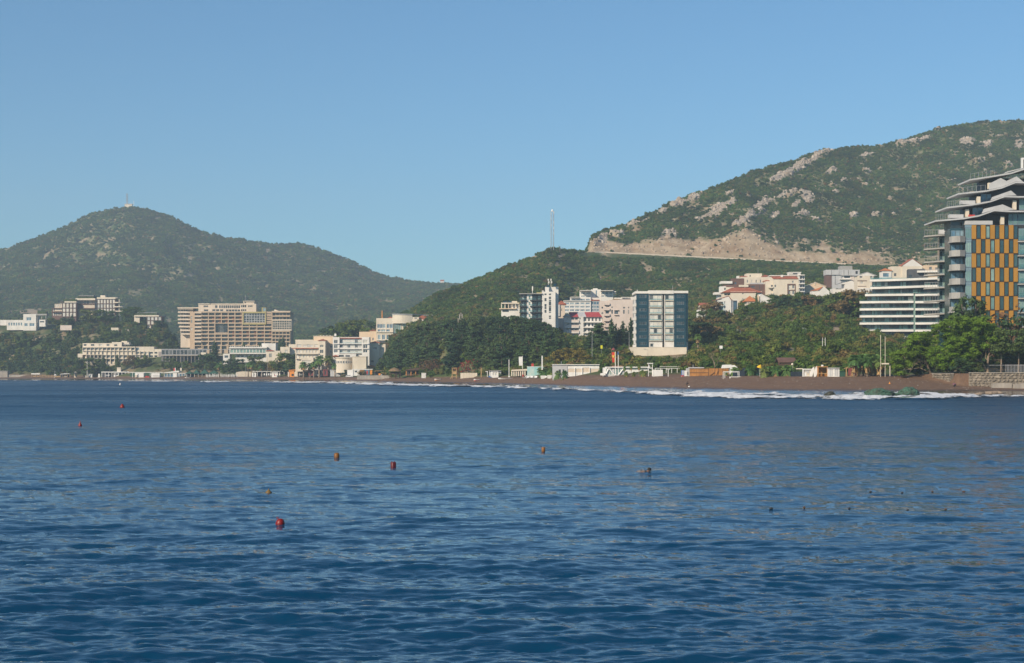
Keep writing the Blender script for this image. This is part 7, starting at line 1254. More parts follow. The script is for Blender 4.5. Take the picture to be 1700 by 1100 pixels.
b = beach('white_marquee', 'white humped marquee cloth behind the wooden fence', B8, 80, 'marquee', 6); x0, x1, z0, z1 = b.rect(78, 248, 248, 290); MB().prism([(x0, z0), (x1, z0 + .2), (x1 - 1, z0 + .9), ((x0 + x1) / 2, z1 - .2), (x0 + 2.5, z1), (x0 + .3, z0 + 1)], 0, 5).build('cloth', WPAINT, b.root); b.block(155, 195, 288, 320, 3, m=WPAINT, down=1)
b = beach('dark_container', 'dark navy covered stall with tarpaulin sides behind the low railing', B8, 205, 'stall', 1); b.block(210, 330, 318, 388, 4, m=NAVY, down=.3); b.block(325, 395, 288, 386, 4, y=.3, m=NAVY, down=.3); b.block(398, 500, 292, 386, 5, y=-.2, m=GREENC, holes=[(405, 492, 300, 350)], wm=CHAR, down=.3); b.box('roof', CHAR, 392, 508, 286, 293, -.5, 5)
b = beach('beach_umbrella', 'tilted yellow beach umbrella above the dark stall', B8, 500, 'umbrella', 0); x0, x1, z0, z1 = b.rect(470, 538, 254, 295); q = MB().lathe([((x1 - x0) / 2, 0), ((x1 - x0) / 2 * .7, .45), (.05, .95)], 10).build('canopy', YELLOWB, b.root); q.location = ((x0 + x1) / 2, .5, z0 + .2); q.rotation_euler = (.1, .35, 0); b.posts(506, 506, 1, 275, 395, .5, WPAINT, .07, 'pole')
b = beach('low_railing', 'long low white pipe railing along the sand before the palms', B8, 150, 'railing', -7); b.box('hand_rail', WPAINT, 150, 865, 389, 396, 0, .2); b.posts(155, 860, 7, 394, 428, 0, WPAINT, .22); b.box('hand_rail', WPAINT, 580, 865, 376, 381, 3, 3.12); b.posts(590, 860, 4, 378, 410, 3, WPAINT, .12); MB().tube((b.lx(815), 1, b.lz(380)), (b.lx(862), 1, b.lz(334)), .07, n=5).build('brace', WPAINT, b.root)
b = beach('dark_fence', 'dark ribbed panel fence beside the white sign stand', B8, 870, 'fence', -1); [b.box('panel', NAVY, 870 + i * 22.5, 891 + i * 22.5, 332, 398, 0, .12) for i in range(6)]; b.box('roof_board', CREAM, 945, 1010, 290, 302, 2, 4)
b = beach('sign_stand', 'white open framed stand with pictures and leaning boards', B8, 1010, 'stand', -1)
for (x0, x1, z0, z1) in ((1010, 1022, 296, 398), (1114, 1126, 296, 398), (1022, 1114, 296, 308), (1022, 1114, 384, 398)): b.box('frame', WPAINT, x0, x1, z0, z1, 0, .5)
b.box('picture_board', CREAM, 1022, 1114, 308, 384, .3, .45)
for (x0, x1, z0, z1, m_) in ((1030, 1056, 340, 380, WPAINT), (1064, 1086, 315, 350, GREYL), (1090, 1110, 355, 382, G_PALM), (1036, 1060, 316, 332, GREYL)): b.box('picture', m_, x0, x1, z0, z1, .24, .3)
def surfboard(label, reg, X0, X1, Zt, Zb, lean):
    b = beach('surfboard', label, reg, X0, 'surfboard', -1); x0, x1, z0, z1 = b.rect(X0, X1, Zt, Zb); w = (x1 - x0) * .42; h = z1 - z0; pts = [(w * .45, 0), (w * .95, h * .25), (w, h * .55), (w * .7, h * .82), (0, h), (-w * .7, h * .82), (-w, h * .55), (-w * .95, h * .25), (-w * .45, 0)]
    q = MB().prism(pts, -.05, .05).build('board', WPAINT, b.root); q.location = ((x0 + x1) / 2, .2, z0); q.rotation_euler = (0, lean, 0); MB().box(-.02, .02, .05, .3, h * .08, h * .2).build('fin', CHAR, b.root).location = ((x0 + x1) / 2, .2, z0)
surfboard('white surfboard leaning with black fin beside the wooden frame', B8, 1128, 1176, 258, 398, .2); surfboard('white surfboard tip rising behind the picture stand', B8, 1076, 1122, 262, 398, .35)
b = beach('timber_frame_hut', 'orange timber framed hut with back boards on the sand', B8, 1185, 'hut', -1)
for y in (0, 2.2): b.posts(1190, 1302, 2, 272, 398, y, WOOD, .3)
b.box('roof_beam', WOOD, 1184, 1308, 268, 278, -.1, 2.6); [b.box('back_board', WOOD, 1196 + i * 13, 1208 + i * 13, 284, 394, 2.2, 2.28) for i in range(8)]; b.box('bar', WOODL, 1190, 1302, 348, 354, -.1, .1); b.posts(1242, 1242, 1, 250, 270, 1, WPAINT, .5, 'lamp')
for k, (x0, x1) in enumerate(((1318, 1378), (1380, 1442))): b = beach('changing_cabin', 'white double doored changing cabin next to the timber framed hut', B8, x0, 'cabin', -1, 'white changing cabins'); b.block(x0, x1, 292, 388, 2.5, m=WPAINT, holes=[(x0 + 8, x0 + 28, 300, 386), (x0 + 31, x0 + 52, 300, 386)], wm=GREYL, rec=.05, down=.3); b.box('roof', GREYL, x0 - 3, x1 + 3, 284, 293, -.3, 2.8)
b = beach('green_box', 'dark green storage box between white cabins and wooden gazebo', B8, 1450, 'storage box', 0); b.block(1450, 1508, 326, 384, 2.5, m=GREENC, down=.3); b.box('lid', GREENC, 1446, 1512, 322, 328, -.15, 2.6)
b = beach('wooden_gazebo', 'pale wooden gazebo frame with brown back beside the palms', B8, 1520, 'gazebo', 0)
for y in (0, 2.5): b.posts(1524, 1666, 3, 290, 386, y, WOODL, .2)
x0, x1, z0, z1 = b.rect(1520, 1670, 262, 296)
for y in (0, 2.5): MB().tube((x0, y, z0), ((x0 + x1) / 2, y, z1), .1, n=4).build('rafter', WOODL, b.root); MB().tube((x1, y, z0), ((x0 + x1) / 2, y, z1), .1, n=4).build('rafter', WOODL, b.root)
b.box('back_board', MAROON, 1545, 1640, 285, 380, 2.6, 2.7); b.box('sill', WOODL, 1520, 1670, 380, 386, -.1, 2.6)
b = Bld('white_poles', 'two tall white poles joined by a short crossbar beside the pine', PH, 1462, 397, 0.0, cat='poles'); b.posts(1462, 1462, 1, 556, 625, 0, CREAM, .1, 'pole'); b.posts(1469.5, 1469.5, 1, 558, 625, .2, CREAM, .1, 'pole'); b.box('crossbar', CREAM, 1464, 1476, 602.5, 604.5, -.2, .3); b.posts(1477.5, 1477.5, 1, 605, 624, .3, CREAM, .16, 'post')
b = Bld('striped_cone', 'small orange traffic cone lying on the sand', PH, 1477, 380, 0.0, cat='cone'); MB().lathe([(.32, 0), (.30, .06), (.14, .08), (.03, .55)], 10, (0, 0, 0)).build('cone', ORANGEB, b.root)

# ---------------------------------------------------------------- palms, trees and shrubs one can tell apart
pr_ = random.Random(8)
for k, px in enumerate((1418, 1426, 1433, 1440, 1446, 1453, 1459, 1466)): tree_top('palm%d' % (k % 4), 'fan_palm', 'fan palm with shaggy brown skirt in the clump beside the white poles', px, 404 + (k % 3) * 4, 584 + pr_.uniform(-5, 6), group='skirted fan palms by the white poles')
for k, px in enumerate((1268, 1275, 1281, 1288, 1294, 1301, 1307, 1312)): tree_top('youngpalm%d' % (k % 2), 'beach_palm', 'short palm in the leafy row behind the low white railing', px, 424 + (k % 3) * 3, 601 + pr_.uniform(-4, 4), group='short palms behind the railing', wide=.75)
for k, (px, top) in enumerate(((1220, 603), (1247, 598), (1350, 598), (1372, 600), (1388, 600), (1395, 605), (1206, 612))): tree_top('youngpalm%d' % (k % 2), 'shore_palm', 'green palm crown rising above the beach stalls', px, YB(px) + 8, top, wide=.8, group='palm crowns above the stalls')
for k, (px, Y, top) in enumerate(((418, 1062, 598), (412, 1065, 600), (434, 1060, 603), (530, 985, 588), (545, 985, 587), (521, 985, 598), (504, 985, 598), (515, 988, 600), (364, 1080, 600), (556, 975, 600))): tree_top('slimpalm%d' % (k % 3), 'hotel_palm', ('tall slim palm before the cream annexe' if px < 450 else 'tall slim palm before the cream hotel wing'), px, Y, top, wide=1.15, group='slim palms before the hotels')
tree_top('slimpalm1', 'single_palm', 'single palm with ragged brown head beside the blue tower', 1159, 640, 551, wide=.9)
cy = [(1015, 700, 526), (1034, 705, 530), (1040, 712, 540), (1047, 706, 525), (1028, 708, 542), (1256, 790, 482), (1211, 760, 513), (1006, 690, 548), (1022, 705, 535), (1052, 700, 550)]
for k, (px, Y, top) in enumerate(cy):
    lb = {5: 'tall thin cypress before the red roofed houses', 6: 'broad dark cypress below the white house with solar roof'}.get(k, 'dark cypress in the clump beside the blue tower')
    tree_top('cypress%d' % (k % 3), 'cypress', lb, px, Y, top, wide=1.25 if k != 5 else .72, group=None if k in (5, 6) else 'cypresses beside the blue tower')
for k, (px, Y, top) in enumerate(((356, 1150, 563), (470, 1200, 558), (464, 1205, 560), (455, 1205, 566), (432, 1180, 566), (405, 1160, 566), (195, 1215, 587), (172, 1222, 590), (240, 1222, 585))): tree_top('cypress%d' % (k % 3), 'cypress', 'dark slim cypress standing before the far hotels', px, Y, top, wide=1.5, group='cypresses before the far hotels')
far = [(140, 1225, 590, 'dark'), (160, 1228, 592, 'dark'), (150, 1222, 600, 'round1'), (182, 1222, 603, 'round0'), (205, 1225, 600, 'round2'), (222, 1215, 590, 'round3'), (234, 1212, 588, 'round0'), (246, 1214, 592, 'round1'), (258, 1205, 603, 'round2'), (272, 1195, 598, 'dark'), (284, 1185, 592, 'dark'), (296, 1180, 600, 'round3'), (310, 1170, 596, 'round0'), (322, 1165, 602, 'round1'), (334, 1160, 595, 'dark'), (345, 1150, 585, 'dark'), (352, 1140, 598, 'dark'), (368, 1130, 604, 'round2'), (380, 1120, 596, 'dark'), (392, 1115, 593, 'dark'), (402, 1110, 600, 'round0'), (395, 1100, 612, 'dark'), (424, 1095, 588, 'dark'), (438, 1075, 597, 'round1'), (448, 1070, 602, 'round2'), (480, 1045, 585, 'round3'), (488, 1035, 583, 'dark'), (494, 1030, 592, 'round0'), (475, 1050, 604, 'round2'), (455, 1062, 600, 'yellow'), (500, 1020, 606, 'round1'), (512, 1005, 610, 'round3'), (595, 968, 604, 'dark'), (576, 970, 612, 'dark'), (605, 968, 608, 'dark'), (312, 1150, 610, 'round1'), (330, 1140, 612, 'round3'), (262, 1190, 612, 'round0'), (215, 1225, 608, 'round2'), (372, 1110, 610, 'round1'), (100, 1290, 596, 'dark'), (120, 1265, 594, 'dark')]
for k, (px, Y, top, key) in enumerate(far): tree_top(key, 'garden_tree', '%s %s' % ({'dark': 'dark dense', 'yell': 'yellowish'}.get(key[:4], 'light green rounded'), 'tree before the wooded hill' if px < 130 else 'tree before the long white hotel' if px < 264 else 'tree before the raised glass gallery' if px < 340 else 'tree before the glass fronted terrace building' if px < 432 else 'tree before the cream annexe' if px < 476 else 'tree before the cream hotel wing' if px < 520 else 'shrub at the foot of the blank cream block'), px, Y, top, wide=1.25, group='trees before the far hotels')
mid = [(940, 640, 575, 'yellow'), (950, 636, 573, 'yellow'), (962, 632, 578, 'yellow'), (928, 640, 580, 'yellow'), (972, 628, 586, 'yellow')]
for px, Y, top, key in mid: tree_top(key, 'yellow_tree', 'yellowing autumn tree behind the grey beach restaurant', px, Y, top, wide=1.2, group='yellow trees behind the restaurant')
for px, Y, top in ((708, 782, 592), (722, 776, 590), (715, 778, 600), (729, 772, 602)): tree_top('rust', 'bare_rust_tree', 'thin rust coloured tree losing leaves above the timber restaurant', px, Y, top, wide=1.1, group='rust coloured trees at the timber restaurant')
for px, Y, top in ((768, 730, 596), (777, 726, 592), (760, 728, 606)): tree_top('red', 'red_bush', 'red leaved bush at the foot of the pine wood', px, Y, top, wide=.9, group='red leaved bushes')
rowt = [(1290, 780, 492), (1300, 770, 488), (1312, 775, 494), (1324, 770, 490), (1336, 765, 487), (1348, 760, 489), (1360, 765, 486), (1372, 755, 488), (1386, 740, 484), (1398, 735, 482), (1410, 730, 480), (1422, 725, 480), (1432, 720, 486), (1300, 740, 505), (1320, 735, 508), (1342, 730, 505), (1366, 725, 508), (1180, 770, 500), (1186, 760, 508), (1176, 750, 520), (1195, 745, 522), (1238, 765, 506), (1245, 770, 508), (1268, 775, 505), (1278, 770, 500), (1162, 690, 530), (1170, 700, 525), (1430, 690, 530), (1424, 660, 545), (1440, 640, 565), (1405, 600, 545), (1395, 610, 552), (1352, 590, 548), (1310, 600, 550), (1270, 610, 552), (1230, 600, 548), (1385, 445, 588), (1376, 452, 592), (1366, 448, 596), (1360, 455, 603)]
for k, (px, Y, top) in enumerate(rowt): tree_top(['round0', 'dark', 'round1', 'round2', 'dark', 'round3'][k % 6], 'slope_tree', '%s %s' % ('dark dense' if k % 6 in (1, 4) else 'leafy green', 'tree behind the white changing cabins' if Y < 500 else 'tree alone on the lower shrub slope' if Y < 625 else 'tree beside the terraced white block' if px > 1420 and Y < 700 else 'tree in the row below the grey block' if px > 1380 else 'tree in the row below the long cream apartment house' if px > 1285 else 'tree among the red roofed houses' if px > 1175 else 'tree between blue tower and houses'), px, Y, top, wide=1.35, group='trees on the slope below the houses')
for k, (px, Y, top) in enumerate(((985, 690, 545), (997, 686, 534), (978, 680, 556), (1008, 676, 556), (960, 690, 572), (990, 668, 562))): tree_top('pine%d' % (k % 4), 'dark_conifer', 'dark spreading conifer before the red sheet roofed house', px, Y, top, wide=1.25, group='conifers before the red roofed house')
for k, (px, Y, top) in enumerate(((572, 1120, 532), (558, 1130, 540), (585, 1125, 538), (600, 1140, 536), (612, 1150, 530), (592, 1160, 528), (548, 1150, 545))): tree_top(['round0', 'dark', 'round2'][k % 3], 'ridge_tree', 'hazy tree on the rise behind the white hotel', px, Y, top, wide=1.4, group='trees behind the white hotel')
tree_top('bare', 'bare_tree', 'leafless pale tree above the wooden fence', 1186, 470, 575); tree('bare', 'bare_tree', 'tiny leafless tree beside the lattice mast on the hilltop', 929, 1315, h=9)
for k, (px, top, Y) in enumerate(((1180, 512, 745), (215, 508, 1385), (195, 516, 1385), (228, 512, 1380), (178, 512, 1385), (120, 520, 1385), (112, 525, 1380), (150, 512, 1388), (240, 524, 1370), (262, 530, 1360), (100, 526, 1385))): tree_top(['dark', 'round1', 'cypress0'][k % 3] if k else 'dark', 'villa_tree', 'dark green tree hiding the foot of the hill villas' if k else 'big dark tree beside the tiny red roofed house', px, Y, top, wide=1.3, group='trees at the hill villas' if k else None)

# ---------------------------------------------------------------- street lamps, cars, signs on the shore road
for k, (px, Y, top, bot) in enumerate(((983, 640, 550, 580), (1044.5, 640, 551, 580), (1229, 600, 548, 580), (1338, 585, 545, 574), (302, 1150, 585, 612), (444, 1050, 592, 622), (408, 1060, 594, 622), (497, 1010, 594, 622))):
    b = Bld('street_lamp', ['lamp post in the shrubs before the conifers', 'lamp post beside the blue tower', 'tall lamp post alone on the green slope', 'lamp post on the dry slope below the trees', 'lamp post before the long white hotel', 'lamp post beside the white pergola', 'lamp post rising by the slatted fence', 'lamp post before the cream hotel wing'][k], PH, px, Y, 0, cat='street lamp', zb=zat(bot, Y)); h = zat(top, Y) - zat(bot, Y)
    MB().path([(0, 0, -3), (0, 0, h * .6), (0, 0, h)], [.11, .09, .06], 6).build('pole', STEEL, b.root); MB().tube((0, 0, h), (-.9, 0, h + .15), .04, n=5).build('arm', STEEL, b.root); MB().box(-1.5, -.8, -.14, .14, h + .08, h + .2).build('lamp_head', GREYL, b.root)
for k, px in enumerate((1365.5, 1370)): b = Bld('white_marker', 'short white marker pole on the dry slope', PH, px, 520, 0, cat='pole', group='white marker poles', zb=zat(572, 520)); b.posts(px, px, 1, 560, 574, 0, WPAINT, .14, 'pole')
def zcar(lb, px, Y, m, py): o = car(lb, px, Y, m); o.location.z = gz(px, Y); o.location.x = (px - HX) / F * Y; return o
c1 = zcar('white car parked beside the podium of the blue tower', 1037, 690, CARW, 583); c2 = zcar('dark car parked past the far corner of the blue tower', 1146, 690, CARD, 580); c3 = zcar('blue car half hidden behind the yellow trees', 952, 660, CARB, 579); c4 = zcar('white car parked in the bushes above the gazebo', 1403, 470, CARW, 598)
b = Bld('yellow_sign', 'small bright yellow road sign beside the conifers', PH, 998, 636, 0, cat='sign', zb=zat(585, 636)); b.box('board', mat('yellow_green_board', (0.65, 0.62, 0.02), .6, .05), 997, 1000.3, 573, 578.5, -.1, 0); b.posts(998.6, 998.6, 1, 578, 590, 0, STEEL, .08, 'pole')
b = Bld('white_sign', 'white square sign on the slope above the bare tree', PH, 1196, 470, 0, cat='sign', zb=zat(592, 470)); b.box('board', WPAINT, 1194.5, 1199.5, 573.5, 578.5, -.1, 0); b.posts(1196, 1196, 1, 578, 586, 0, STEEL, .05, 'pole')
b = Bld('flat_awning', 'flat white awning above the parked car in the bushes', PH, 1406, 480, 0, cat='awning', zb=zat(598, 480)); b.box('roof', WPAINT, 1405, 1416, 591.5, 594.5, -.5, 3); b.posts(1406, 1415, 2, 594, 602, 0, STEEL, .12)
b = Bld('round_lamp', 'white globe lamp among the palm crowns', PH, 1315, 425, 0, cat='lamp'); b.posts(1315.5, 1315.5, 1, 606, 626, 0, STEEL, .12, 'pole'); MB().lathe([(.05, -.35), (.25, -.25), (.35, 0), (.25, .25), (.05, .35)], 10, (b.lx(1315.5), 0, b.lz(604.5))).build('globe', CREAM, b.root, True)
b = Bld('red_roof_shed', 'brown roofed shed half buried in shrubs behind the palms', PH, 1292, 455, 0, cat='shed'); b.gable(1294, 1320, 600, 593, 0, 5, m=BROWN); b.block(1296, 1318, 600, 612, 5, m=WOODD, down=1)

# ---------------------------------------------------------------- mountain road, masts
def rp(px): return float(np.interp(px, [a[0] for a in L9], [a[1] for a in L9])), float(np.interp(px, [a[0] for a in L9], [a[2] for a in L9]))
q = MB(); vs = []; pl = list(range(976, 1760, 12))
for px in pl: Y, z = rp(px); vs += [((px - HX) / F * (Y + .5), Y + .5, z + .35), ((px - HX) / F * (Y + 10), Y + 10, z + .35), ((px - HX) / F * (Y + 10), Y + 10, z - 1), ((px - HX) / F * (Y + .5), Y + .5, z - 1)]
tag(q.add(vs, [(4*i + j, 4*i + (j + 1) % 4, 4*i + 4 + (j + 1) % 4, 4*i + 4 + j) for i in range(len(pl) - 1) for j in range(4)]).build('mountain_road', mat('road_asphalt', (0.06, 0.058, 0.055), .9, .2)), kind='structure')
root = empty('road_barrier', (*[(988 - HX) / F * rp(988)[0], rp(988)[0]], rp(988)[1])); tag(root, 'long pale guard wall edging the road cut across the mountain', 'barrier')
r0 = Vector(root.location); pl = list(range(988, 1412, 8)); vs = []
for px in pl: Y, z = rp(px); x = (px - HX) / F * Y; vs += [(x - r0.x, Y - .2 - r0.y, z - .4 - r0.z), (x - r0.x, Y + .3 - r0.y, z - .4 - r0.z), (x - r0.x, Y + .3 - r0.y, z + .95 - r0.z), (x - r0.x, Y - .2 - r0.y, z + .95 - r0.z)]
MB().add(vs, [(4*i + j, 4*i + 4 + j, 4*i + 4 + (j + 1) % 4, 4*i + (j + 1) % 4) for i in range(len(pl) - 1) for j in range(4)]).build('guard_wall', BEIGE2, root)
for k, px in enumerate(range(992, 1405, 14)):
    Y, z = rp(px); x = (px - HX) / F * Y; h = [2.5, 4, 6, 3, 1.5, 5, 3.5, 2][k % 8] * (1.0 if px < 1100 or px > 1300 else .6); o = link('retaining_pier', unit_box(ROCKC if k % 3 else BEIGE2), root); o.location = (x - r0.x, Y - 1.0 - r0.y, z - h - .4 - r0.z); o.scale = (7.6 if k % 2 else 5.5, 1.0, h)
def lattice(label, px, Y, py_top, py_base, w, name='lattice_mast', dishes=True):
    z0 = zat(py_base, Y); h = zat(py_top, Y) - z0; root = empty(name, ((px - HX) / F * Y, Y, z0)); tag(root, label, 'mast'); c = [(-w, -w), (w, -w), (w, w), (-w, w)]; n = int(h / (2.4 * w + 1))
    for x, y in c: MB().tube((x, y, -3), (x, y, h), .26, n=5).build('leg', STEEL, root)
    q = MB()
    for i in range(n):
        za, zb_ = h * i / n, h * (i + 1) / n
        for j in range(4):
            a, d = c[j], c[(j + 1) % 4]; q.tube((*a, za), (*d, zb_), .05, n=4); q.tube((*a, zb_), (*d, zb_), .05, n=4)
    q.build('bracing', STEEL, root)
    if dishes:
        for i, (t, s) in enumerate(((.97, 1), (.93, -1), (.80, -1), (.70, 1), (.62, -1), (.55, 1), (.40, 1))): MB().box(s * w - .35, s * w + .35, -w - .4, -w - .1, h * t - 1.0, h * t + 1.0).build('antenna_panel', GREYL, root)
        MB().lathe([(.9, h), (.9, h + 1.4), (.3, h + 1.9)], 10).build('radome', WPAINT, root)
lattice('tall lattice radio mast with white antennas on the near hilltop', 917, 1318, 351, 412, 1.1)
lattice('tiny radio mast on the top of the pointed far mountain', 211, 2895, 321, 343, 1.0, 'summit_mast', False)
b = Bld('summit_hut', 'tiny pale hut beside the mast on the pointed mountain', PH, 207, 2890, 0, cat='hut'); b.block(207, 219, 338.5, 344, 6, m=CREAM, down=6); b.posts(222, 222, 1, 333, 345, 1, WPAINT, .5, 'aerial'); b.box('roof', GREYL, 206, 220, 337.8, 338.6, -.5, 6.5)
b = Bld('hill_house', 'tiny white house on the saddle between the two mountains', PH, 731, 2900, 0, cat='house'); b.block(731, 737, 466, 472, 8, m=WHITE, down=4); b.gable(731, 737, 466, 464, 0, 8)
# ---------------------------------------------------------------- in the water
def on_sea(px, py): Y = CAMZ * F / (py - HY); return px, Y
BRED = mat('red_buoy_plastic', (0.20, 0.010, 0.008), .45, .15, 3); BDRED = mat('dark_red_buoy_plastic', (0.10, 0.006, 0.012), .5, .2, 3); BORA = mat('orange_buoy_plastic', (0.21, 0.08, 0.008), .5, .2, 3); BYEL = mat('faded_yellow_buoy', (0.18, 0.11, 0.03), .6, .2, 3)
def buoy(label, px, py, w_px, parts, tilt=(0, 0)):
    px, Y = on_sea(px, py); s = w_px / F * Y; o = empty('mooring_buoy', ((px - HX) / F * Y, Y, sea_z(px, Y))); o.scale = (s, s, s); o.rotation_euler = (tilt[0], tilt[1], 0); tag(o, label, 'buoy')
    for nm, prof, m in parts: MB().lathe(prof, 18).build(nm, m, o, True)
    return o
o = buoy('red dome buoy with a small ring on its shoulder', 465, 868, 15.5, [('float', [(.1, -.4), (.42, -.3), (.5, -.05), (.47, .2), (.38, .42), (.22, .56), (.05, .6)], BRED)], (0, .12)); q = MB(); [q.tube((-.36 + .1 * math.cos(i * .5236), .1 * math.sin(i * .5236) * .0, .62 + .1 * math.sin(i * .5236)), (-.36 + .1 * math.cos((i + 1) * .5236), 0, .62 + .1 * math.sin((i + 1) * .5236)), .035, n=5) for i in range(12)]; q.build('ring', BRED, o)
o = buoy('faded yellow cone buoy with a pointed tip', 446, 820, 11.5, [('float', [(.2, -.3), (.5, -.05), (.46, .1), (.2, .36), (.07, .5), (.05, .62)], BYEL)])
buoy('orange round topped drum buoy', 559, 759, 9, [('float', [(.45, -.4), (.5, -.2), (.5, .7), (.38, .92), (.15, 1.0)], BORA), ('band', [(.505, .15), (.51, .2), (.505, .25)], WOODD)])
o = buoy('dark red ribbed drum buoy with flat top', 653, 778, 9.2, [('float', [(.46, -.4), (.5, -.3), (.5, 1.0), (.42, 1.05)], BDRED)]); [MB().box(-.04, .04, -.53, -.47, -.1, 1.02).build('rib', BDRED, o).__setattr__('rotation_euler', (0, 0, k * 1.05)) for k in range(6)]; [MB().box(x - .08, x + .08, -.08, .08, 1.03, 1.2).build('lug', BDRED, o) for x in (-.28, .2)]
buoy('small orange bucket shaped buoy', 902, 749, 6.5, [('float', [(.4, -.3), (.45, 0), (.5, 1.05), (.42, 1.12)], BORA)])
buoy('small red cone buoy with topmark far from the beach bars', 133, 706.5, 7, [('float', [(.3, -.3), (.5, 0), (.45, .2), (.15, .75), (.08, 1.05), (.03, 1.3)], BRED)])
buoy('squat red dome buoy nearest the far beach', 203, 677.5, 8, [('float', [(.3, -.3), (.5, 0), (.48, .3), (.3, .6), (.18, .75)], BRED), ('cap', [(.2, .62), (.2, .8), (.1, .85)], BRED)])
buoy('tiny white buoy off the far beach bars', 199.5, 638.5, 3.2, [('float', [(.3, -.3), (.5, 0), (.3, .7), (.1, 1.0)], WPAINT)])
for k, (px, py) in enumerate(((1445, 817), (1600, 814), (1280, 851), (1335, 850), (1507, 851), (1570, 852), (1498, 818), (1630, 852), (1410, 851), (1548, 815))):
    Y = CAMZ * F / (py - HY); o = MB().lathe([(.01, -.05), (.03, -.03), (.038, 0), (.03, .03), (.01, .05)], 10).build('line_float', CHAR if k % 2 == 0 else WOODD, smooth=True); o.location = ((px - HX) / F * Y, Y, sea_z(px, Y) + .03); o.rotation_euler = (0, 1.57, 0); o.scale = (1, 1, 1.5 if k in (0, 1, 2) else 1); tag(o, 'dark float on the rope line' if k % 2 == 0 else 'brown float on the rope line', 'float', 'dark rope line floats' if k % 2 == 0 else 'brown rope line floats')
ALGA = mat('algae_rock', (0.05, 0.15, 0.10), .8, .4, 1.2, bump=1, bscale=3, col2=(0.05, 0.05, 0.035)); DROCK = mat('dark_wet_rock', (0.05, 0.05, 0.03), .6, .4, 1.2, bump=1, bscale=3)
def shore_rock(label, px, Y, w, h, d, m, seed):
    bm = bmesh.new(); bmesh.ops.create_icosphere(bm, subdivisions=4, radius=1); P0 = np.array([v.co for v in bm.verts]); n1 = fbm(P0[:, 0] * 2 + seed, P0[:, 1] * 2 + P0[:, 2] * 3, seed, 4); n2 = fbm(P0[:, 0] * 6, P0[:, 2] * 6 + P0[:, 1] * 5 + seed, seed + 9, 3)
    for v, a, c in zip(bm.verts, n1, n2): v.co *= 1 + .30 * a + .10 * c; v.co.x *= w / 2; v.co.y *= d / 2; v.co.z *= h * 1.15
    me = bpy.data.meshes.new('shore_rock'); bm.to_mesh(me); bm.free(); me.materials.append(m); o = link('shore_rock', me); o.location = ((px - HX) / F * Y, Y, .45); tag(o, label, 'rock')
shore_rock('long low green algae covered rock in the surf', 1458, 322, 6.2, 1.25, 4, ALGA, 3); shore_rock('rounded green algae covered rock in the surf', 1508, 330, 4.2, 1.55, 3.5, ALGA, 5); shore_rock('small dark wet rock apart from the green rocks', 1378, 312, 2.2, .85, 2, DROCK, 8); shore_rock('flat green stone between the two algae covered rocks', 1485, 326, 3, .5, 2.5, ALGA, 11)

# ---------------------------------------------------------------- people
SKIN = mat('skin', (0.42, 0.25, 0.17), .6, .05); HAIRD = mat('dark_hair', (0.015, 0.012, 0.01), .7, .1); PURP = mat('purple_shirt', (0.16, 0.05, 0.14), .85, .1); DCLO = mat('dark_clothes', (0.02, 0.022, 0.03), .85, .1); TOPS = mat('grey_swim_shirt', (0.14, 0.14, 0.15), .7, .1)
def person(label, loc, rz, J, skinm, clothes, scale=1.0):
    """one continuous body: joints joined by edges, thickened by skin and smoothed; hair and clothes are children"""
    names = list(J); E = [('pelvis','waist'),('waist','chest'),('chest','neck'),('neck','chin'),('chin','crown'),('chest','shl'),('shl','ell'),('ell','wrl'),('wrl','hal'),('chest','shr'),('shr','elr'),('elr','wrr'),('wrr','har'),('pelvis','hil'),('hil','knl'),('knl','anl'),('anl','tol'),('pelvis','hir'),('hir','knr'),('knr','anr'),('anr','tor')]
    RAD = dict(pelvis=.15, waist=.13, chest=.15, neck=.06, chin=.09, crown=.09, sh=.075, el=.05, wr=.035, ha=.04, hi=.10, kn=.065, an=.045, to=.045)
    me = bpy.data.meshes.new('body'); me.from_pydata([J[n] for n in names], [(names.index(a), names.index(c)) for a, c in E], []); o = link('person', me); o.location = loc; o.rotation_euler = (0, 0, rz); o.scale = (scale,) * 3; tag(o, label, 'person')
    sk = o.modifiers.new('skin', 'SKIN'); ss = o.modifiers.new('sub', 'SUBSURF'); ss.levels = 1; ss.render_levels = 2; me.materials.append(skinm)
    for i, n in enumerate(names): r = RAD.get(n) or RAD[n[:2]]; me.skin_vertices[0].data[i].radius = (r, r)
    me.skin_vertices[0].data[names.index('pelvis')].use_root = True
    c = Vector(J['crown']); h = MB().lathe([(.11, -.06), (.115, .0), (.10, .07), (.05, .115), (.01, .125)], 12, tuple(c)).build('hair', HAIRD, o, True)
    for nm, keys, rad, m in clothes:
        q = MB(); 
        for k in keys: q.path([Vector(J[n]) for n in k[0]], k[1], 10)
        q.build(nm, m, o, True)
    f = (Vector(J['chin']) + c) / 2; MB().lathe([(.02, -.02), (.018, .0), (.005, .03)], 6, (f.x, f.y - .095, f.z - .01)).build('nose', skinm, o)
    q = MB(); [q.box(f.x + s * .035 - .012, f.x + s * .035 + .012, f.y - .098, f.y - .085, f.z + .015, f.z + .03) for s in (-1, 1)]; q.build('eyes', HAIRD, o)
    for s, w in ((1, 'hal'), (-1, 'har')):
        p = Vector(J[w])
        for k in range(5): MB().tube(p + Vector(((k - 2) * .016, 0, 0)), p + Vector(((k - 2) * .022 + (.03 * s if k == 0 else 0), -.02, -.06 - .012 * (k % 3))), .011, .008, n=5).build('finger', skinm, o)
    return o
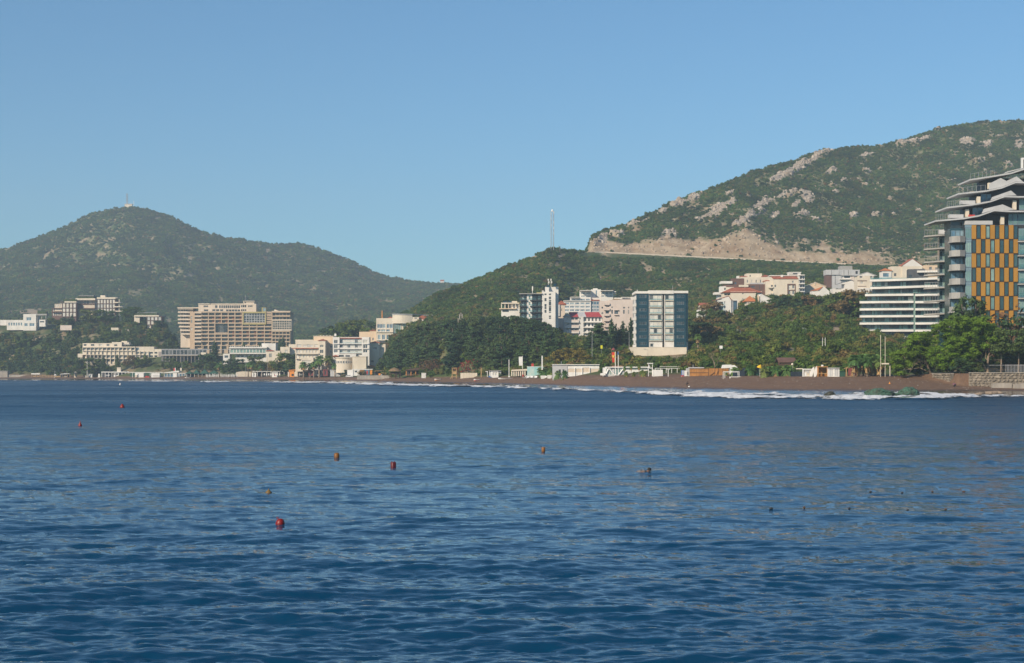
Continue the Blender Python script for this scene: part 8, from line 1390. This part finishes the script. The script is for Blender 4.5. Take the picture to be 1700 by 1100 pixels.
SIT = dict(pelvis=(0, 0, .14), waist=(0, .03, .30), chest=(0, .05, .52), neck=(0, .02, .68), chin=(0, -.02, .78), crown=(0, 0, .92), shl=(.19, .04, .60), ell=(.30, -.12, .42), wrl=(.22, -.34, .42), hal=(.18, -.42, .42), shr=(-.19, .04, .60), elr=(-.30, -.12, .42), wrr=(-.22, -.34, .42), har=(-.18, -.42, .42), hil=(.1, -.03, .12), knl=(.14, -.40, .45), anl=(.14, -.52, .08), tol=(.14, -.68, .05), hir=(-.1, -.03, .12), knr=(-.14, -.40, .45), anr=(-.14, -.52, .08), tor=(-.14, -.68, .05))
p = gpt(1584, 374.5); person('person in purple top sitting in the shade under the low pine', (p.x, p.y, p.z + .02), .3, SIT, SKIN, [('purple_top', [(('pelvis', 'waist', 'chest', 'neck'), [.17, .16, .18, .08]), (('chest', 'shl', 'ell'), [.12, .10, .075]), (('chest', 'shr', 'elr'), [.12, .10, .075])], 0, PURP), ('trousers', [(('pelvis', 'hil', 'knl', 'anl'), [.16, .13, .09, .065]), (('pelvis', 'hir', 'knr', 'anr'), [.16, .13, .09, .065])], 0, DCLO)], 1.15)
BEND = dict(pelvis=(0, .05, .50), waist=(0, -.04, .64), chest=(0, -.16, .82), neck=(0, -.26, .95), chin=(0, -.33, .99), crown=(0, -.36, 1.13), shl=(.18, -.18, .88), ell=(.22, -.30, .62), wrl=(.18, -.45, .45), hal=(.16, -.50, .38), shr=(-.18, -.18, .88), elr=(-.22, -.30, .62), wrr=(-.18, -.45, .45), har=(-.16, -.50, .38), hil=(.1, .05, .47), knl=(.13, -.20, .36), anl=(.12, .02, .08), tol=(.12, -.14, .04), hir=(-.1, .05, .47), knr=(-.13, -.20, .36), anr=(-.12, .02, .08), tor=(-.12, -.14, .04))
p = gpt(1140.5, 430); person('person in dark clothes crouching on the open beach', (p.x, p.y, p.z), .5, BEND, SKIN, [('dark_jacket', [(('pelvis', 'waist', 'chest', 'neck'), [.17, .17, .19, .08]), (('chest', 'shl', 'ell', 'wrl'), [.12, .10, .08, .06]), (('chest', 'shr', 'elr', 'wrr'), [.12, .10, .08, .06])], 0, DCLO), ('trousers', [(('pelvis', 'hil', 'knl', 'anl'), [.17, .13, .10, .07]), (('pelvis', 'hir', 'knr', 'anr'), [.17, .13, .10, .07])], 0, DCLO)], 1.0)
p = gpt(1144, 423); o = MB().lathe([(.02, 0), (.16, .06), (.24, .2), (.2, .36), (.05, .44)], 12).build('white_bag', WPAINT, smooth=True); o.location = p; tag(o, 'small white bag on the sand beside the crouching person', 'bag')
SWIM = dict(pelvis=(-.62, 0, -.10), waist=(-.42, 0, -.03), chest=(-.16, 0, .02), neck=(.06, 0, .06), chin=(.17, -.01, .06), crown=(.24, 0, .17), shl=(-.06, .19, .0), ell=(.14, .30, -.16), wrl=(.36, .26, -.24), hal=(.44, .24, -.26), shr=(-.06, -.19, .0), elr=(.10, -.32, -.18), wrr=(.28, -.30, -.30), har=(.34, -.28, -.34), hil=(-.66, .1, -.13), knl=(-1.05, .13, -.25), anl=(-1.42, .12, -.35), tol=(-1.55, .12, -.38), hir=(-.66, -.1, -.13), knr=(-1.05, -.13, -.28), anr=(-1.42, -.12, -.42), tor=(-1.55, -.12, -.45))
px, Y = on_sea(1071, 783); person('dark haired swimmer with head and grey back above water', ((px - HX) / F * Y, Y, sea_z(px, Y) - .05), 0.1, SWIM, mat('tanned_skin', (0.16, 0.09, 0.06), .6, .05), [('swim_shirt', [(('waist', 'chest', 'neck'), [.16, .18, .08]), (('chest', 'shl'), [.13, .09]), (('chest', 'shr'), [.13, .09])], 0, TOPS)], .9)
# stones and litter scattered over the sand
r = np.random.default_rng(71); n = 420; pxp = r.uniform(560, 1660, n); t_ = r.random(n) ** .8; pts = []
for a, t in zip(pxp, t_): s = shoreY(a); k = YB(a); Y = s + 6 + (k - s - 8) * t; pts.append((*gpt(a, Y),))
PEB_COL = proto_collection('beach_stones', [rock_mesh('beach_stone', 700 + i, mat('beach_stone', (0.34, 0.30, 0.27), .9, .3, 2, rnd=.5), 1, 1, .5, 14) for i in range(4)])
scatter('beach_stones', np.array(pts), r.uniform(.07, .24, n), PEB_COL, 'scattered stones and bits of driftwood on the brown beach', 'stones', seed=9)
# ---------------------------------------------------------------- air
def haze():
    m = bpy.data.materials.new('haze_air'); m.use_nodes = True; N = m.node_tree.nodes; L = m.node_tree.links
    N.remove(N['Principled BSDF']); v = N.new('ShaderNodeVolumePrincipled'); v.inputs['Color'].default_value = (0.64, 0.82, 1.0, 1); v.inputs['Density'].default_value = 0.00016; v.inputs['Anisotropy'].default_value = 0.0
    L.new(v.outputs[0], N['Material Output'].inputs['Volume'])
    o = MB().box(-3200, 3200, -60, 3700, -12, 420).build('haze', m); return tag(o, 'thin pale sea haze hanging over the whole bay', 'haze', kind='stuff')
haze()
